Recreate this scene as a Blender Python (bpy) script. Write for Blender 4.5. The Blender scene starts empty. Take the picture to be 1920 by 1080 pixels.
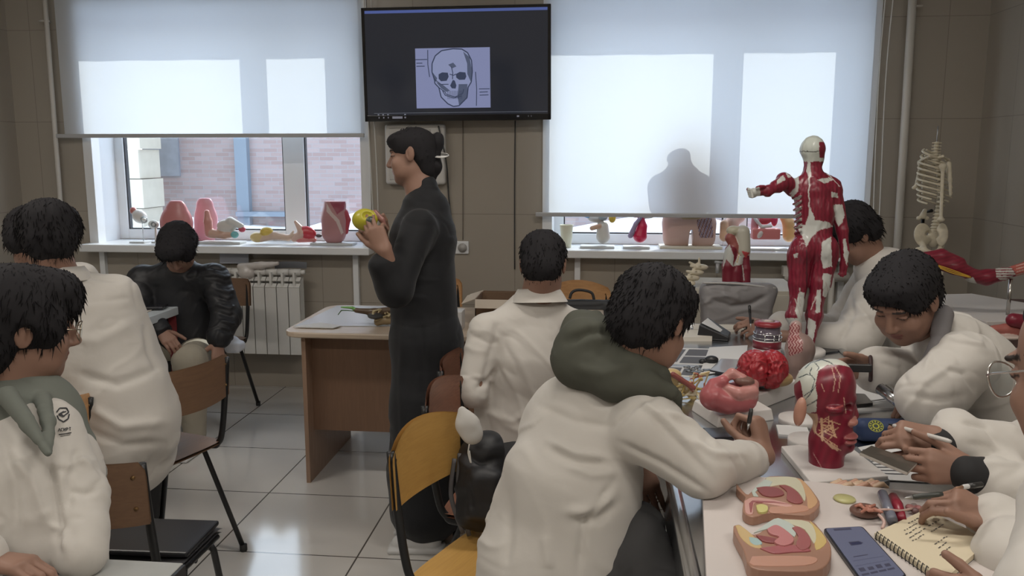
import bpy, bmesh, math, random
import numpy as np
from mathutils import Vector, Matrix
rnd = random.Random(7)
SC = bpy.context.scene
COL = SC.collection
# ---------------------------------------------------------------- camera
FPX, HOR, VX, ZC = 1596.0, 285.0, 1130.0, 1.6
_th = math.atan((540 - HOR) / FPX)
_ya = math.atan((VX - 960) * math.cos(_th) / FPX)
CR = np.array([math.cos(_ya), math.sin(_ya), 0.0])
CF = np.array([-math.sin(_ya) * math.cos(_th), math.cos(_ya) * math.cos(_th), -math.sin(_th)])
CU = np.cross(CR, CF)
CC = np.array([0, 0, ZC])
cam = bpy.data.cameras.new('camera')
cam.sensor_width = 36; cam.lens = FPX * 36 / 1920; cam.clip_start = .05; cam.clip_end = 200
co = bpy.data.objects.new('camera', cam); COL.objects.link(co)
co.matrix_world = Matrix([[CR[i], CU[i], -CF[i], CC[i]] for i in range(3)] + [[0, 0, 0, 1]])
SC.camera = co
def ray(px, py): return CF + (px - 960) / FPX * CR + (540 - py) / FPX * CU
def W(px, py, d): return CC + d * ray(px, py)               # point at camera depth d
def GZ(px, py, z): r = ray(px, py); return CC + (z - ZC) / r[2] * r   # point on the level z
def GY(px, py, y): r = ray(px, py); return CC + y / r[1] * r          # point on the plane Y=y
def RP(rp, d): return rp * d / FPX
# ---------------------------------------------------------------- world, sun, exposure
SC.view_settings.view_transform = 'Standard'; SC.view_settings.look = 'None'
SC.view_settings.gamma = 1; SC.view_settings.use_curve_mapping = False
SC.view_settings.exposure = 0.52
wd = bpy.data.worlds.new('sky'); SC.world = wd; wd.use_nodes = True
nt = wd.node_tree; bgn = nt.nodes['Background']
tc = nt.nodes.new('ShaderNodeTexCoord'); sp = nt.nodes.new('ShaderNodeSeparateXYZ'); rp_ = nt.nodes.new('ShaderNodeValToRGB')
nt.links.new(tc.outputs['Generated'], sp.inputs[0]); nt.links.new(sp.outputs['Z'], rp_.inputs['Fac'])
rp_.color_ramp.elements[0].color = (.86, .89, .93, 1); rp_.color_ramp.elements[1].color = (.60, .74, .95, 1)
nt.links.new(rp_.outputs['Color'], bgn.inputs['Color']); bgn.inputs['Strength'].default_value = 3.0
def light(name, kind, loc, power, color=(1, 1, 1), size=1, sy=None, target=None):
    l = bpy.data.lights.new(name, kind); l.energy = power; l.color = color
    o = bpy.data.objects.new(name, l); COL.objects.link(o); o.location = loc
    if kind == 'AREA':
        l.size = size
        if sy: l.shape = 'RECTANGLE'; l.size_y = sy
    if target is not None:
        o.rotation_euler = (Vector(target) - Vector(loc)).to_track_quat('-Z', 'Y').to_euler()
    return o
SUNAZ, SUNEL = math.radians(20), math.radians(36)
sdir = Vector((-math.sin(SUNAZ) * math.cos(SUNEL), -math.cos(SUNAZ) * math.cos(SUNEL), -math.sin(SUNEL)))
sun = light('sun', 'SUN', (2, 12, 8), 2.6, (1, .95, .86)); sun.data.angle = math.radians(.6)
sun.rotation_euler = sdir.to_track_quat('-Z', 'Y').to_euler()
CEIL_FILL_POWER = 14
WINPORTAL = True
# ---------------------------------------------------------------- materials
MATS = {}
def mat(name, col, rough=.6, metal=0, spec=.5, var=0, vs=8, bump=0, bs=60, trans=0, emit=0, sheen=0, coat=0, sss=0):
    if name in MATS: return MATS[name]
    m = bpy.data.materials.new(name); m.use_nodes = True; n = m.node_tree; b = n.nodes['Principled BSDF']
    b.inputs['Base Color'].default_value = (*col, 1); b.inputs['Roughness'].default_value = rough
    b.inputs['Metallic'].default_value = metal; b.inputs['Specular IOR Level'].default_value = spec
    if trans: b.inputs['Transmission Weight'].default_value = trans
    if sheen: b.inputs['Sheen Weight'].default_value = sheen
    if coat: b.inputs['Coat Weight'].default_value = coat
    if sss: b.inputs['Subsurface Weight'].default_value = sss; b.inputs['Subsurface Radius'].default_value = (.01, .004, .002)
    if emit: b.inputs['Emission Color'].default_value = (*col, 1); b.inputs['Emission Strength'].default_value = emit
    if var or bump:
        t = n.nodes.new('ShaderNodeTexCoord')
    if var:
        z = n.nodes.new('ShaderNodeTexNoise'); z.inputs['Scale'].default_value = vs; z.inputs['Detail'].default_value = 3
        r = n.nodes.new('ShaderNodeValToRGB')
        r.color_ramp.elements[0].position = .3; r.color_ramp.elements[1].position = .7
        r.color_ramp.elements[0].color = (*[c * (1 - var) for c in col], 1); r.color_ramp.elements[1].color = (*[min(1, c * (1 + var)) for c in col], 1)
        n.links.new(t.outputs['Object'], z.inputs['Vector']); n.links.new(z.outputs['Fac'], r.inputs['Fac']); n.links.new(r.outputs['Color'], b.inputs['Base Color'])
    if bump:
        z = n.nodes.new('ShaderNodeTexNoise'); z.inputs['Scale'].default_value = bs; z.inputs['Detail'].default_value = 4
        q = n.nodes.new('ShaderNodeBump'); q.inputs['Strength'].default_value = bump; q.inputs['Distance'].default_value = .01
        n.links.new(t.outputs['Object'], z.inputs['Vector']); n.links.new(z.outputs['Fac'], q.inputs['Height']); n.links.new(q.outputs['Normal'], b.inputs['Normal'])
    MATS[name] = m; return m
def vmat(name, rough=.5, spec=.5, bump=0, bs=80, metal=0, coat=0):
    if name in MATS: return MATS[name]
    m = mat(name, (.5, .5, .5), rough, metal, spec, bump=bump, bs=bs, coat=coat); n = m.node_tree
    a = n.nodes.new('ShaderNodeAttribute'); a.attribute_name = 'Col'
    n.links.new(a.outputs['Color'], n.nodes['Principled BSDF'].inputs['Base Color'])
    return m
def wood(name, c1, c2, rough=.35, scale=3, axis=0):
    if name in MATS: return MATS[name]
    m = mat(name, c1, rough); n = m.node_tree; b = n.nodes['Principled BSDF']
    t = n.nodes.new('ShaderNodeTexCoord'); mp = n.nodes.new('ShaderNodeMapping')
    s = [30, 30, 30]; s[axis] = 2; mp.inputs['Scale'].default_value = s
    z = n.nodes.new('ShaderNodeTexNoise'); z.inputs['Scale'].default_value = scale; z.inputs['Detail'].default_value = 5; z.inputs['Distortion'].default_value = 1
    r = n.nodes.new('ShaderNodeValToRGB'); r.color_ramp.elements[0].color = (*c1, 1); r.color_ramp.elements[1].color = (*c2, 1)
    r.color_ramp.elements[0].position = .35; r.color_ramp.elements[1].position = .7
    n.links.new(t.outputs['Object'], mp.inputs['Vector']); n.links.new(mp.outputs[0], z.inputs['Vector']); n.links.new(z.outputs['Fac'], r.inputs['Fac']); n.links.new(r.outputs['Color'], b.inputs['Base Color'])
    return m
def tiles(name, col, joint, ax, size, off, width, rough=.3, var=.05, spec=.5):
    """grid of joints every size[i] along world axes ax[i]"""
    m = mat(name, col, rough, spec=spec); n = m.node_tree; b = n.nodes['Principled BSDF']
    g = n.nodes.new('ShaderNodeNewGeometry'); s = n.nodes.new('ShaderNodeSeparateXYZ'); n.links.new(g.outputs['Position'], s.inputs[0])
    def mth(op, a, bb):
        q = n.nodes.new('ShaderNodeMath'); q.operation = op
        for i, v in enumerate((a, bb)):
            if isinstance(v, (int, float)): q.inputs[i].default_value = v
            else: n.links.new(v, q.inputs[i])
        return q.outputs[0]
    ds = []; ids = []
    for k in range(2):
        v = mth('DIVIDE', mth('SUBTRACT', s.outputs[ax[k]], off[k]), size[k])
        fl = mth('FLOOR', v, 0); ids.append(fl)
        fr = mth('ABSOLUTE', mth('SUBTRACT', mth('SUBTRACT', v, fl), .5), 0)
        ds.append(mth('GREATER_THAN', mth('MULTIPLY', fr, size[k]), size[k] / 2 - width / 2))
    j = mth('MAXIMUM', ds[0], ds[1])
    cb = n.nodes.new('ShaderNodeCombineXYZ'); n.links.new(ids[0], cb.inputs[0]); n.links.new(ids[1], cb.inputs[1])
    wn = n.nodes.new('ShaderNodeTexWhiteNoise'); n.links.new(cb.outputs[0], wn.inputs['Vector'])
    nz = n.nodes.new('ShaderNodeTexNoise'); nz.inputs['Scale'].default_value = 3.5; nz.inputs['Detail'].default_value = 6; n.links.new(g.outputs['Position'], nz.inputs['Vector'])
    f = mth('ADD', mth('MULTIPLY', wn.outputs['Value'], .35), mth('MULTIPLY', nz.outputs['Fac'], .65))
    r = n.nodes.new('ShaderNodeValToRGB'); n.links.new(f, r.inputs['Fac'])
    r.color_ramp.elements[0].position = .25; r.color_ramp.elements[1].position = .75
    r.color_ramp.elements[0].color = (*[c * (1 - var) for c in col], 1); r.color_ramp.elements[1].color = (*[c * (1 + var) for c in col], 1)
    mx = n.nodes.new('ShaderNodeMix'); mx.data_type = 'RGBA'; n.links.new(j, mx.inputs[0]); n.links.new(r.outputs['Color'], mx.inputs[6]); mx.inputs[7].default_value = (*joint, 1)
    n.links.new(mx.outputs[2], b.inputs['Base Color'])
    bp = n.nodes.new('ShaderNodeBump'); bp.inputs['Strength'].default_value = .5; bp.inputs['Distance'].default_value = .002
    n.links.new(mth('SUBTRACT', 1, j), bp.inputs['Height']); n.links.new(bp.outputs['Normal'], b.inputs['Normal'])
    return m
# ---------------------------------------------------------------- objects
def tag(o, label=None, cat=None, group=None, kind=None):
    if label: o['label'] = label
    if cat: o['category'] = cat
    if group: o['group'] = group
    if kind: o['kind'] = kind
    return o
def empty(name, loc, label=None, cat=None, group=None, rz=0):
    o = bpy.data.objects.new(name, None); COL.objects.link(o); o.location = [float(v) for v in loc]; o.rotation_euler = (0, 0, rz)
    o.empty_display_size = .05
    return tag(o, label, cat, group)
def link(name, me, m=None, parent=None, world=True):
    o = bpy.data.objects.new(name, me); COL.objects.link(o)
    if m:
        for mm in (m if isinstance(m, (list, tuple)) else [m]): me.materials.append(mm)
    if parent is not None:
        o.parent = parent
        if world:   # mesh data is in world coordinates: shift into the parent's frame
            root = parent; M = Matrix()
            while root is not None:
                M = Matrix.LocRotScale(root.location, root.rotation_euler.to_quaternion(), root.scale) @ M; root = root.parent
            me.transform(M.inverted())
    elif world:     # top level: move the origin to the base centre
        if len(me.vertices):
            v = np.empty(len(me.vertices) * 3); me.vertices.foreach_get('co', v); v = v.reshape(-1, 3)
            c = (v.min(0) + v.max(0)) / 2; c[2] = v[:, 2].min(); me.transform(Matrix.Translation(-Vector(c))); o.location = c
    return o
def copy_tree(o, parent=None):
    c = o.copy(); COL.objects.link(c); c.parent = parent
    for ch in [x for x in bpy.data.objects if x.parent == o and x is not c]: copy_tree(ch, c)
    return c
def ax3(d, up=(0, 0, 1)):
    d = np.asarray(d, float); d = d / np.linalg.norm(d); u = np.asarray(up, float)
    if abs(d @ u) > .97 * np.linalg.norm(u): u = np.array([0, 1., 0])
    s = np.cross(d, u); s /= np.linalg.norm(s); return s, d, np.cross(s, d)
class MB:
    """mesh builder in world coordinates"""
    def __init__(s): s.v = []; s.f = []; s.mi = []; s.cur = 0; s.sm = []
    def add(s, vs, fs, smooth=False):
        b = len(s.v); s.v += [tuple(map(float, q)) for q in vs]
        for f in fs: s.f.append([b + i for i in f]); s.mi.append(s.cur); s.sm.append(smooth)
        return s
    def box(s, c, h, rot=None, rz=0):
        c = np.asarray(c, float); R = np.eye(3) if rot is None else np.asarray(rot)
        if rz: R = np.array([[math.cos(rz), -math.sin(rz), 0], [math.sin(rz), math.cos(rz), 0], [0, 0, 1]])
        vs = [c + R @ (np.array([x, y, z]) * h) for x in (-1, 1) for y in (-1, 1) for z in (-1, 1)]
        return s.add(vs, [(0, 1, 3, 2), (4, 6, 7, 5), (0, 4, 5, 1), (2, 3, 7, 6), (0, 2, 6, 4), (1, 5, 7, 3)])
    def b2(s, lo, hi):
        lo = np.asarray(lo, float); hi = np.asarray(hi, float); return s.box((lo + hi) / 2, (hi - lo) / 2)
    def tube(s, pts, r, n=10, caps=True, closed=False, flat=1):
        pts = [np.asarray(p, float) for p in pts]; m = len(pts); rs = r if isinstance(r, (list, tuple)) else [r] * m
        vs = []; side = None
        for i, p in enumerate(pts):
            d = pts[(i + 1) % m] - pts[i - 1] if closed else pts[min(i + 1, m - 1)] - pts[max(i - 1, 0)]
            d = d / (np.linalg.norm(d) + 1e-9)
            if side is None: side = ax3(d)[0]
            side = side - d * (side @ d); side /= np.linalg.norm(side) + 1e-9; up = np.cross(side, d)
            for k in range(n):
                a = 2 * math.pi * k / n; vs.append(p + rs[i] * (math.cos(a) * side + flat * math.sin(a) * up))
        fs = []
        for i in range(m if closed else m - 1):
            for k in range(n):
                j = (i + 1) % m; fs.append((i * n + k, i * n + (k + 1) % n, j * n + (k + 1) % n, j * n + k))
        if caps and not closed: fs += [tuple(range(n))[::-1], tuple((m - 1) * n + k for k in range(n))]
        return s.add(vs, fs, True)
    def lathe(s, c, prof, n=32, axis=(0, 0, 1), sx=1, sy=1):
        u, d, w = ax3(axis); c = np.asarray(c, float); vs = []; m = len(prof)
        for (r, z) in prof:
            for k in range(n):
                a = 2 * math.pi * k / n; vs.append(c + d * z + u * (r * math.cos(a) * sx) + w * (r * math.sin(a) * sy))
        fs = [(i * n + k, i * n + (k + 1) % n, (i + 1) * n + (k + 1) % n, (i + 1) * n + k) for i in range(m - 1) for k in range(n)]
        if prof[0][0] > 1e-4: fs.append(tuple(range(n))[::-1])
        if prof[-1][0] > 1e-4: fs.append(tuple((m - 1) * n + k for k in range(n)))
        return s.add(vs, fs, True)
    def prism(s, poly, o, U, V, h):
        """polygon (list of 2D) in plane o+aU+bV extruded along U x V by h (h may be negative)"""
        o, U, V = (np.asarray(q, float) for q in (o, U, V)); N = np.cross(U, V); N /= np.linalg.norm(N); n = len(poly)
        vs = [o + a * U + b * V for a, b in poly] + [o + a * U + b * V + N * h for a, b in poly]
        fs = [tuple(range(n))[::-1], tuple(range(n, 2 * n))] + [(i, (i + 1) % n, n + (i + 1) % n, n + i) for i in range(n)]
        return s.add(vs, fs)
    def sheet(s, grid, th=0, smooth=True):
        """grid[i][j] of points; thickness along the average normal"""
        g = np.array(grid, float); a, b = g.shape[:2]
        vs = g.reshape(-1, 3)
        fs = [(i * b + j, i * b + j + 1, (i + 1) * b + j + 1, (i + 1) * b + j) for i in range(a - 1) for j in range(b - 1)]
        if not th: return s.add(vs, fs, smooth)
        du = np.gradient(g, axis=0); dv = np.gradient(g, axis=1); nn = np.cross(du, dv); nn /= np.linalg.norm(nn, axis=2, keepdims=True) + 1e-9
        v2 = (g + nn * th).reshape(-1, 3); k = a * b
        f2 = [tuple(q + k for q in f[::-1]) for f in fs]
        rim = [j for j in range(b)] + [i * b + b - 1 for i in range(1, a)] + [(a - 1) * b + j for j in range(b - 2, -1, -1)] + [i * b for i in range(a - 2, 0, -1)]
        f3 = [(rim[i], rim[(i + 1) % len(rim)], rim[(i + 1) % len(rim)] + k, rim[i] + k) for i in range(len(rim))]
        return s.add(np.vstack([vs, v2]), fs + f2, smooth).__class__ and s.add([], []) or s._rim(f3, len(vs) * 2)
    def _rim(s, f3, nv):
        b = len(s.v) - nv
        for f in f3: s.f.append([b + i for i in f]); s.mi.append(s.cur); s.sm.append(False)
        return s
    def build(s, name, m, parent=None, bevel=0, seg=2, smooth=None, world=True):
        me = bpy.data.meshes.new(name); me.from_pydata(s.v, [], s.f)
        bm = bmesh.new(); bm.from_mesh(me); bmesh.ops.recalc_face_normals(bm, faces=bm.faces); bm.to_mesh(me); bm.free()
        me.polygons.foreach_set('material_index', s.mi)
        sm = s.sm if smooth is None else [smooth] * len(s.f)
        me.polygons.foreach_set('use_smooth', sm); me.update()
        o = link(name, me, m, parent, world)
        if bevel:
            md = o.modifiers.new('bevel', 'BEVEL'); md.width = bevel; md.segments = seg; md.limit_method = 'ANGLE'; md.angle_limit = math.radians(40)
        return o
def curve_pts(ctrl, n=8):
    """Catmull-Rom through the control points"""
    c = [np.asarray(q, float) for q in ctrl]; c = [2 * c[0] - c[1]] + c + [2 * c[-1] - c[-2]]; out = []
    for i in range(1, len(c) - 2):
        for k in range(n):
            t = k / n; a, b, d, e = c[i - 1], c[i], c[i + 1], c[i + 2]
            out.append(.5 * ((2 * b) + (-a + d) * t + (2 * a - 5 * b + 4 * d - e) * t * t + (-a + 3 * b - 3 * d + e) * t ** 3))
    out.append(c[-2]); return out
# ---------------------------------------------------------------- soft solids: blended solids meshed on a grid
def _hash(i, j, k):
    n = (i * 374761393 + j * 668265263 + k * 2147483647 + 1013904223) & 0xffffffff
    n = ((n ^ (n >> 13)) * 1274126177) & 0xffffffff; n = n ^ (n >> 16); return (n & 0xffff) / 32767.5 - 1.0
def noise(p):
    p = np.asarray(p, float); i = np.floor(p).astype(np.int64); f = p - i; f = f * f * (3 - 2 * f); r = 0
    for a in (0, 1):
        for b in (0, 1):
            for c in (0, 1):
                w = (f[..., 0] if a else 1 - f[..., 0]) * (f[..., 1] if b else 1 - f[..., 1]) * (f[..., 2] if c else 1 - f[..., 2])
                r = r + w * _hash(i[..., 0] + a, i[..., 1] + b, i[..., 2] + c)
    return r
def fbm(p, o=3):
    r = 0; a = .5
    for _ in range(o): r = r + a * noise(p); p = p * 2.03 + 7.1; a *= .5
    return r
def eul(rx=0, ry=0, rz=0):
    return np.array(Matrix.Rotation(rz, 3, 'Z') @ Matrix.Rotation(ry, 3, 'Y') @ Matrix.Rotation(rx, 3, 'X'))
class Soft:
    def __init__(s): s.p = []
    KS = 1.0
    def _a(s, fn, lo, hi, k, op, col, tagv):
        k = max(.002, k * Soft.KS); s.p.append([fn, np.asarray(lo, float), np.asarray(hi, float), k, op, col, tagv])
    def cone(s, a, b, ra, rb=None, k=.02, op=1, col=None, sq=None, tg=None):
        a = np.asarray(a, float); b = np.asarray(b, float); rb = ra if rb is None else rb; ab = b - a; L = max(ab @ ab, 1e-12)
        n = None
        if sq is not None: n = np.asarray(sq[0], float); n = n / np.linalg.norm(n); sc = sq[1]
        def fn(p):
            q = p - a; h = np.clip(q @ ab / L, 0, 1); q = q - h[..., None] * ab; r = ra + (rb - ra) * h
            if n is not None:
                q = q + (q @ n)[..., None] * n * (1 / sc - 1); return (np.sqrt((q * q).sum(-1)) - r) * min(1, sc)
            return np.sqrt((q * q).sum(-1)) - r
        R = max(ra, rb) * (max(1, sq[1]) if sq else 1)
        s._a(fn, np.minimum(a, b) - R, np.maximum(a, b) + R, k, op, col, tg if tg is not None else (ab / math.sqrt(L))); return s
    def chain(s, pts, rs, k=.02, op=1, col=None, sq=None, tg=None):
        if not isinstance(rs, (list, tuple)): rs = [rs] * len(pts)
        for i in range(len(pts) - 1): s.cone(pts[i], pts[i + 1], rs[i], rs[i + 1], k, op, col, sq, tg)
        return s
    def ell(s, c, r, rot=None, k=.02, op=1, col=None, tg=None):
        c = np.asarray(c, float); r = np.asarray(r if hasattr(r, '__len__') else (r, r, r), float); R = np.eye(3) if rot is None else np.asarray(rot)
        def fn(p):
            q = (p - c) @ R; k0 = np.sqrt(((q / r) ** 2).sum(-1)); k1 = np.sqrt(((q / (r * r)) ** 2).sum(-1)) + 1e-9; return k0 * (k0 - 1) / k1
        e = np.abs(R) @ r; s._a(fn, c - e, c + e, k, op, col, tg); return s
    def box(s, c, h, rd=.005, rot=None, k=.005, op=1, col=None, tg=None):
        c = np.asarray(c, float); h = np.asarray(h, float); R = np.eye(3) if rot is None else np.asarray(rot)
        def fn(p):
            q = np.abs((p - c) @ R) - (h - rd); return np.sqrt((np.maximum(q, 0) ** 2).sum(-1)) + np.minimum(q.max(-1), 0) - rd
        e = np.abs(R) @ h; s._a(fn, c - e, c + e, k, op, col, tg); return s
    def cut(s, c, n, lo, hi, k=.004):
        """remove the half-space beyond c along n, inside the box lo..hi"""
        c = np.asarray(c, float); n = np.asarray(n, float); n = n / np.linalg.norm(n)
        s._a(lambda p: -((p - c) @ n), lo, hi, k, -1, None, None); return s
    def ev(s, p, sel):
        d = np.full(p.shape[:-1], 1.0)
        for i in sel:
            fn, lo, hi, k, op, _, _ = s.p[i]; e = fn(p)
            if op > 0:
                h = np.clip(.5 + .5 * (e - d) / k, 0, 1); d = e + (d - e) * h - k * h * (1 - h)
            else:
                e = -e; h = np.clip(.5 - .5 * (e - d) / k, 0, 1); d = e + (d - e) * h + k * h * (1 - h)
        return d
    def mesh(s, vox=.006, disp=None, colfn=None, N=24, smooth=1, cols=False):
        LO = np.min([q[1] for q in s.p if q[4] > 0], 0) - 4 * vox; HI = np.max([q[2] for q in s.p if q[4] > 0], 0) + 4 * vox
        dims = np.ceil((HI - LO) / vox).astype(int) + 2; nb = -(-dims // N)
        KY = int(nb[1] * N + 4); KZ = int(nb[2] * N + 4)
        V = []; K = []; Q = []
        lin = np.arange(-1, N + 1); st = np.linspace(-1, N, 7)
        base = np.stack(np.meshgrid(lin, lin, lin, indexing='ij'), -1) * vox
        cb = np.stack(np.meshgrid(st, st, st, indexing='ij'), -1) * vox
        los = np.array([q[1] - q[3] - 4 * vox for q in s.p]); his = np.array([q[2] + q[3] + 4 * vox for q in s.p])
        for bi in range(nb[0]):
            for bj in range(nb[1]):
                for bk in range(nb[2]):
                    o = LO + np.array([bi, bj, bk]) * N * vox; o1 = o + (N + 1) * vox
                    sel = np.nonzero(((los < o1) & (his > o - vox)).all(1))[0]
                    if not any(s.p[i][4] > 0 for i in sel): continue
                    c = s.ev(cb + o, sel)
                    if np.abs(c).min() > vox * N / 6 * 1.3 * (1.0): continue
                    P = base + o; D = s.ev(P, sel); ins = D < 0
                    if ins.all() or not ins.any(): continue
                    M = N + 1
                    # cells
                    acc = np.zeros((M, M, M, 3)); cnt = np.zeros((M, M, M))
                    for a in range(3):
                        for u in (0, 1):
                            for v in (0, 1):
                                off = [0, 0, 0]; oth = [x for x in range(3) if x != a]; off[oth[0]] = u; off[oth[1]] = v
                                s0 = tuple(slice(off[x], off[x] + M) for x in range(3)); of1 = list(off); of1[a] += 1
                                s1 = tuple(slice(of1[x], of1[x] + M) for x in range(3))
                                d0 = D[s0]; d1 = D[s1]; cr = (d0 < 0) != (d1 < 0)
                                t = np.where(cr, d0 / np.where(cr, d0 - d1, 1), 0)
                                w = np.zeros((M, M, M, 3)); w[..., oth[0]] = u; w[..., oth[1]] = v; w[..., a] = t
                                acc += w * cr[..., None]; cnt += cr
                    act = cnt > 0; ix = np.argwhere(act)
                    pos = P[:M, :M, :M][act] + acc[act] / cnt[act][:, None] * vox
                    gid = ix + np.array([bi, bj, bk]) * N + 0
                    V.append(pos); K.append((gid[:, 0] * KY + gid[:, 1]) * KZ + gid[:, 2])
                    for a in range(3):
                        b_, c_ = (a + 1) % 3, (a + 2) % 3
                        s0 = tuple(slice(1, N + 1) for _ in range(3)); of = [1, 1, 1]; of[a] = 2
                        s1 = tuple(slice(of[x], of[x] + N) for x in range(3))
                        i0 = ins[s0]; i1 = ins[s1]; cr = np.argwhere(i0 != i1)
                        if not len(cr): continue
                        fl = i0[tuple(cr.T)]; g = cr + 1 + np.array([bi, bj, bk]) * N
                        def key(db, dc):
                            q = g.copy(); q[:, b_] -= db; q[:, c_] -= dc; return (q[:, 0] * KY + q[:, 1]) * KZ + q[:, 2]
                        k0, k1, k2, k3 = key(0, 0), key(1, 0), key(1, 1), key(0, 1)
                        q = np.stack([k0, k1, k2, k3], 1); q[~fl] = q[~fl][:, ::-1]; Q.append(q)
        V = np.vstack(V); K = np.concatenate(K); Q = np.vstack(Q)
        uk, ui = np.unique(K, return_index=True); V = V[ui]; F = np.searchsorted(uk, Q)
        ok = (uk[np.clip(F, 0, len(uk) - 1)] == Q).all(1); F = F[ok]
        used = np.unique(F); rm = np.full(len(V), -1); rm[used] = np.arange(len(used)); V = V[used]; F = rm[F]
        def lap(V):
            A = np.zeros_like(V); C = np.zeros(len(V))
            for e in range(4):
                i, j = F[:, e], F[:, (e + 1) % 4]
                for x, y in ((i, j), (j, i)):
                    for q in range(3): A[:, q] += np.bincount(x, V[y, q], len(V))
                    C += np.bincount(x, minlength=len(V))
            return A / C[:, None]
        for _ in range(smooth): V = V * .5 + lap(V) * .5
        col = None
        def nrm(V):
            n = np.cross(V[F[:, 2]] - V[F[:, 0]], V[F[:, 3]] - V[F[:, 1]]); A = np.zeros_like(V)
            for e in range(4):
                for q in range(3): A[:, q] += np.bincount(F[:, e], n[:, q], len(V))
            return A / (np.linalg.norm(A, axis=1, keepdims=True) + 1e-12)
        def owner():
            best = np.full(len(V), 9.); ow = np.zeros(len(V), int)
            for i, q in enumerate(s.p):
                if q[4] < 0: continue
                m = ((V > q[1] - .02) & (V < q[2] + .02)).all(1)
                if not m.any(): continue
                e = q[0](V[m]); ii = np.nonzero(m)[0]; b = e < best[ii]; best[ii[b]] = e[b]; ow[ii[b]] = i
            return ow
        ow = owner() if (cols or disp is not None or colfn is not None) else None
        if cols or colfn is not None:
            cc = np.array([q[5] if q[5] is not None else (.5, .5, .5) for q in s.p], float); col = cc[ow]
            if colfn is not None: col = colfn(V, nrm(V), col, ow)
        if disp is not None:
            n = nrm(V); dv = disp(V, n, ow)
            for _ in range(2):
                A = np.zeros(len(V)); C = np.zeros(len(V))
                for e in range(4):
                    i, j = F[:, e], F[:, (e + 1) % 4]
                    A += np.bincount(i, dv[j], len(V)) + np.bincount(j, dv[i], len(V)); C += np.bincount(i, minlength=len(V)) + np.bincount(j, minlength=len(V))
                dv = .4 * dv + .6 * A / C
            V = V + n * dv[:, None]
        me = bpy.data.meshes.new('soft'); me.vertices.add(len(V)); me.vertices.foreach_set('co', V.ravel())
        me.loops.add(len(F) * 4); me.loops.foreach_set('vertex_index', F.ravel().astype(np.int32))
        me.polygons.add(len(F)); me.polygons.foreach_set('loop_start', (np.arange(len(F)) * 4).astype(np.int32)); me.polygons.foreach_set('loop_total', np.full(len(F), 4, np.int32))
        me.update(calc_edges=True); me.polygons.foreach_set('use_smooth', np.ones(len(F), bool))
        if col is not None:
            at = me.color_attributes.new('Col', 'FLOAT_COLOR', 'POINT'); at.data.foreach_set('color', np.hstack([col, np.ones((len(V), 1))]).ravel())
        return me
    def build(s, name, m, parent=None, **kw):
        me = s.mesh(**kw); me.name = name; return link(name, me, m, parent)
# ================================================================ the room
YW, XL, XRt, YB, ZT = 5.5, -3.97, 2.27, -1.6, 3.25
m_wallA = tiles('beige_wall_tile', (.37, .335, .285), (.25, .225, .19), (0, 2), (.65, .6), (-.56, 0), .004, rough=.28, var=.03)
m_wallS = tiles('beige_side_tile', (.37, .335, .285), (.25, .225, .19), (1, 2), (.65, .6), (5.1, 0), .004, rough=.28, var=.03)
m_floor = tiles('pale_floor_tile', (.60, .585, .56), (.09, .085, .08), (0, 1), (.6, .593), (-.95, 3.108), .007, rough=.10, var=.05, spec=1.0)
m_white = mat('white_paint', (.72, .73, .74), .45)
m_pvc = mat('white_plastic', (.78, .80, .82), .3)
m_ceil = mat('white_ceiling', (.7, .69, .67), .8)
W1 = (-3.44, -1.56); W2 = (-.33, 1.60); SZ = .985; WTOP = 2.26 + .30; YO = YW + .42
w = MB()
w.b2((XL - .1, YW, -.05), (W1[0], YO, ZT)).b2((W1[1], YW, -.05), (W2[0], YO, ZT)).b2((W2[1], YW, -.05), (XRt + .1, YO, ZT))
for a in (W1, W2): w.b2((a[0], YW, -.05), (a[1], YO, SZ)).b2((a[0], YW, WTOP), (a[1], YO, ZT))
tag(w.build('wall_back', m_wallA), kind='structure')
tag(MB().b2((XL - .2, YB, -.05), (XL, YO, ZT)).build('wall_left', m_wallS), kind='structure')
tag(MB().b2((XRt, YB, -.05), (XRt + .2, YO, ZT)).build('wall_right', m_wallS), kind='structure')
tag(MB().b2((XL - .2, YB - .2, -.05), (XRt + .2, YB, ZT)).build('wall_front', m_wallA), kind='structure')
tag(MB().b2((XL - .2, YB - .2, -.15), (XRt + .2, YO, 0)).build('floor', m_floor), kind='structure')
tag(MB().b2((XL - .2, YB - .2, ZT), (XRt + .2, YO, ZT + .1)).build('ceiling', m_ceil), kind='structure')
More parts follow.
